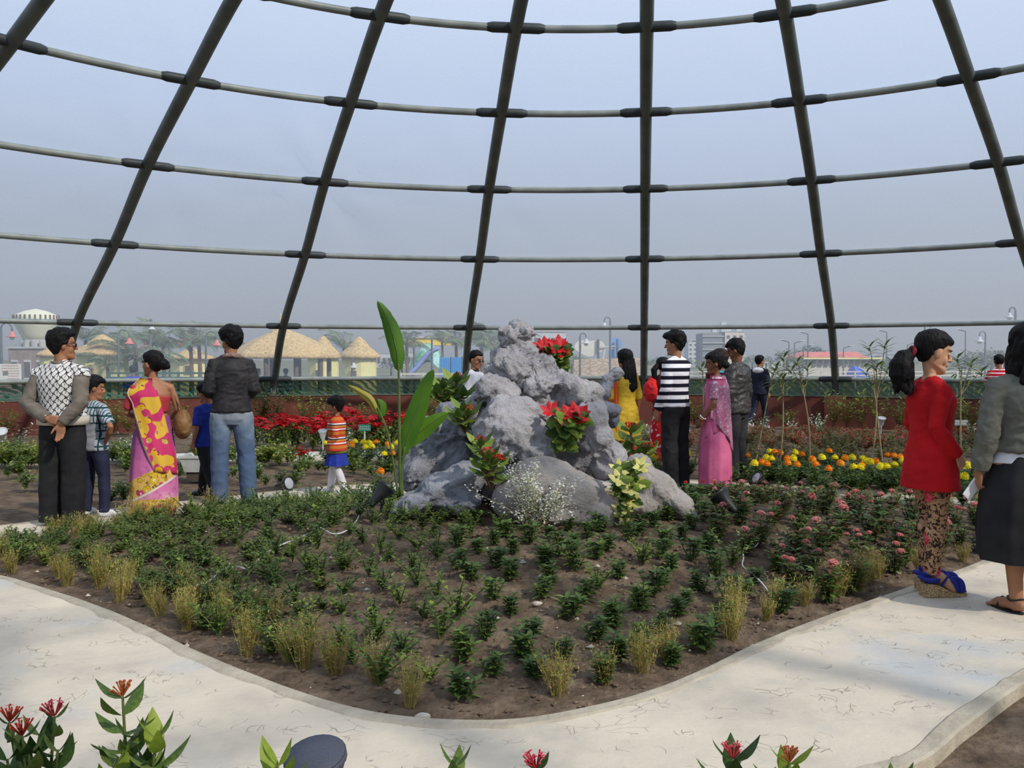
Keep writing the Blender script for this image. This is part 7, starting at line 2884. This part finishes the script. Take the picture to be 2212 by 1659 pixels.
tms = [tree_mesh(k) for k in range(4)]
trm = [a.mesh('tree', [fol[i % 2], m_wood]) for i, a in enumerate(tms)]
tx = [(1420, 200, 4.2), (1445, 210, 5), (1480, 190, 4), (1535, 170, 4.5), (1625, 180, 4.8), (1655, 190, 4.6), (1700, 200, 6.5), (1722, 210, 5.5), (1752, 190, 8), (1772, 200, 6), (1930, 160, 4), (1960, 180, 4.6), (2095, 90, 4.6), (2118, 120, 5), (2142, 150, 6), (2170, 160, 6), (2200, 150, 5.6), (1150, 160, 7), (1235, 150, 4.6), (1340, 150, 5), (1388, 170, 4.2), (868, 120, 4.4), (845, 130, 4.0), (150, 90, 3.4), (460, 90, 3.8), (500, 100, 3.6), (1900, 120, 3.4), (1850, 150, 4.6)]
for i, (px, Y, h) in enumerate(tx):
    b = P(px, 776, Y); b.z = -1.05
    o = link('tree', trm[i % 4], loc=b, rot=(0, 0, i), scale=(h * .95, h * .95, h * .72))
    near = ('left of the striped jumper man, farther left', 'just left of the striped jumper man', 'right of the striped jumper man', 'left of the unfinished building', 'right of the unfinished building', 'above the hooded boy', 'left of the red roof, first', 'left of the red roof, second', 'poking over the left end of the red roof', 'poking over the red roof, wider', 'left of the red coat woman', "just left of the red coat woman's hair", "at the red coat woman's face", 'right of the red coat woman, first', 'right of the red coat woman, second', 'at the red striped man', 'at the far right edge', 'at the right of the rock peak', 'behind the top poinsettia', 'behind the billboard', 'left of the central rib', 'left of the slide', 'right of the round hut', 'right of the dome rib at the left', 'left of the jeans man', 'left of the pavilion', 'at the blue tent', 'right of the dome rib on the red roof')[i]
    tag(o, 'hazy grey green tree on the horizon, ' + near, 'tree')
# tall grass beyond the wall
hay = [tuft(900 + k, .9, 70, .3).mesh('reed_clump', [mat('hay%d' % k, (150, 144, 112), (128, 128, 96), 3), L_yl]) for k in range(3)]
for k in range(110):
    px, Y = rq.uniform(-20, 2230), rq.uniform(30, 60)
    if 20 < px < 90: Y = 45
    if 1225 < px < 1400: Y = min(Y, 46)
    b = P(px, 776, Y); b.z = GZ
    o = link('reed_clump', hay[k % 3], loc=b, rot=(0, 0, k), scale=(rq.uniform(1.6, 2.4), rq.uniform(1.6, 2.4), rq.uniform(.9, 1.5)))
    wh = 'at the far left' if px < 450 else 'by the pavilion and huts' if px < 860 else 'by the slide and rocks' if px < 1400 else 'behind the striped jumper man and hooded boy' if px < 1750 else 'at the far right'
    tag(o, 'clump of dry reeds beyond the net ' + wh, 'grass clump', 'reed clumps ' + wh)

# information board beyond the net, left
Yi = 20.5
a, c = P(-70, 776, Yi), P(44, 776, Yi)
b = (a + c) / 2; b.z = -.33
ib = empty('notice_board', b, 0, 'white information board with red text lines at the left frame edge', 'sign board')
w_ = (c - a).length
z1, z0 = P(0, 786, Yi).z + .33, P(0, 868, Yi).z + .33
mb = MB(); mb.box((-w_ / 2, 0, z0), (w_ / 2, .04, z1)); bd = mb.build('board', mat('board_white', (206, 206, 196), (214, 214, 206), 2), ib)
mr, mp_ = mat('faded_red_print', (190, 130, 120)), mat('photo_print', (96, 108, 92), (130, 134, 120), 12)
mb = MB()
for r in range(13):
    zl = z1 - .05 - r * .058
    x = w_ / 2 - .42
    while x < w_ / 2 - .06:
        ww = rq.uniform(.02, .06)
        if not ((r in (3, 4, 5) and x < w_ / 2 - .3) or (r in (8, 9) and x > w_ / 2 - .22)): mb.box((x, -.004, zl), (min(x + ww, w_ / 2 - .04), -.001, zl + .014))
        x += ww + .016
mb.build('print', mr, bd)
for x, z in ((w_ / 2 - .40, z1 - .26), (w_ / 2 - .2, z1 - .56), (w_ / 2 - .38, z1 - .78)):
    mb = MB(); mb.box((x, -.005, z), (x + .12, -.001, z + .09)); mb.build('photograph', mp_, bd)
for x in (-w_ / 2 + .05, w_ / 2 - .03):
    mb = MB(); mb.tube([(x, .06, 0), (x, .06, z1)], .03, 6); mb.build('post', m_pole, ib)
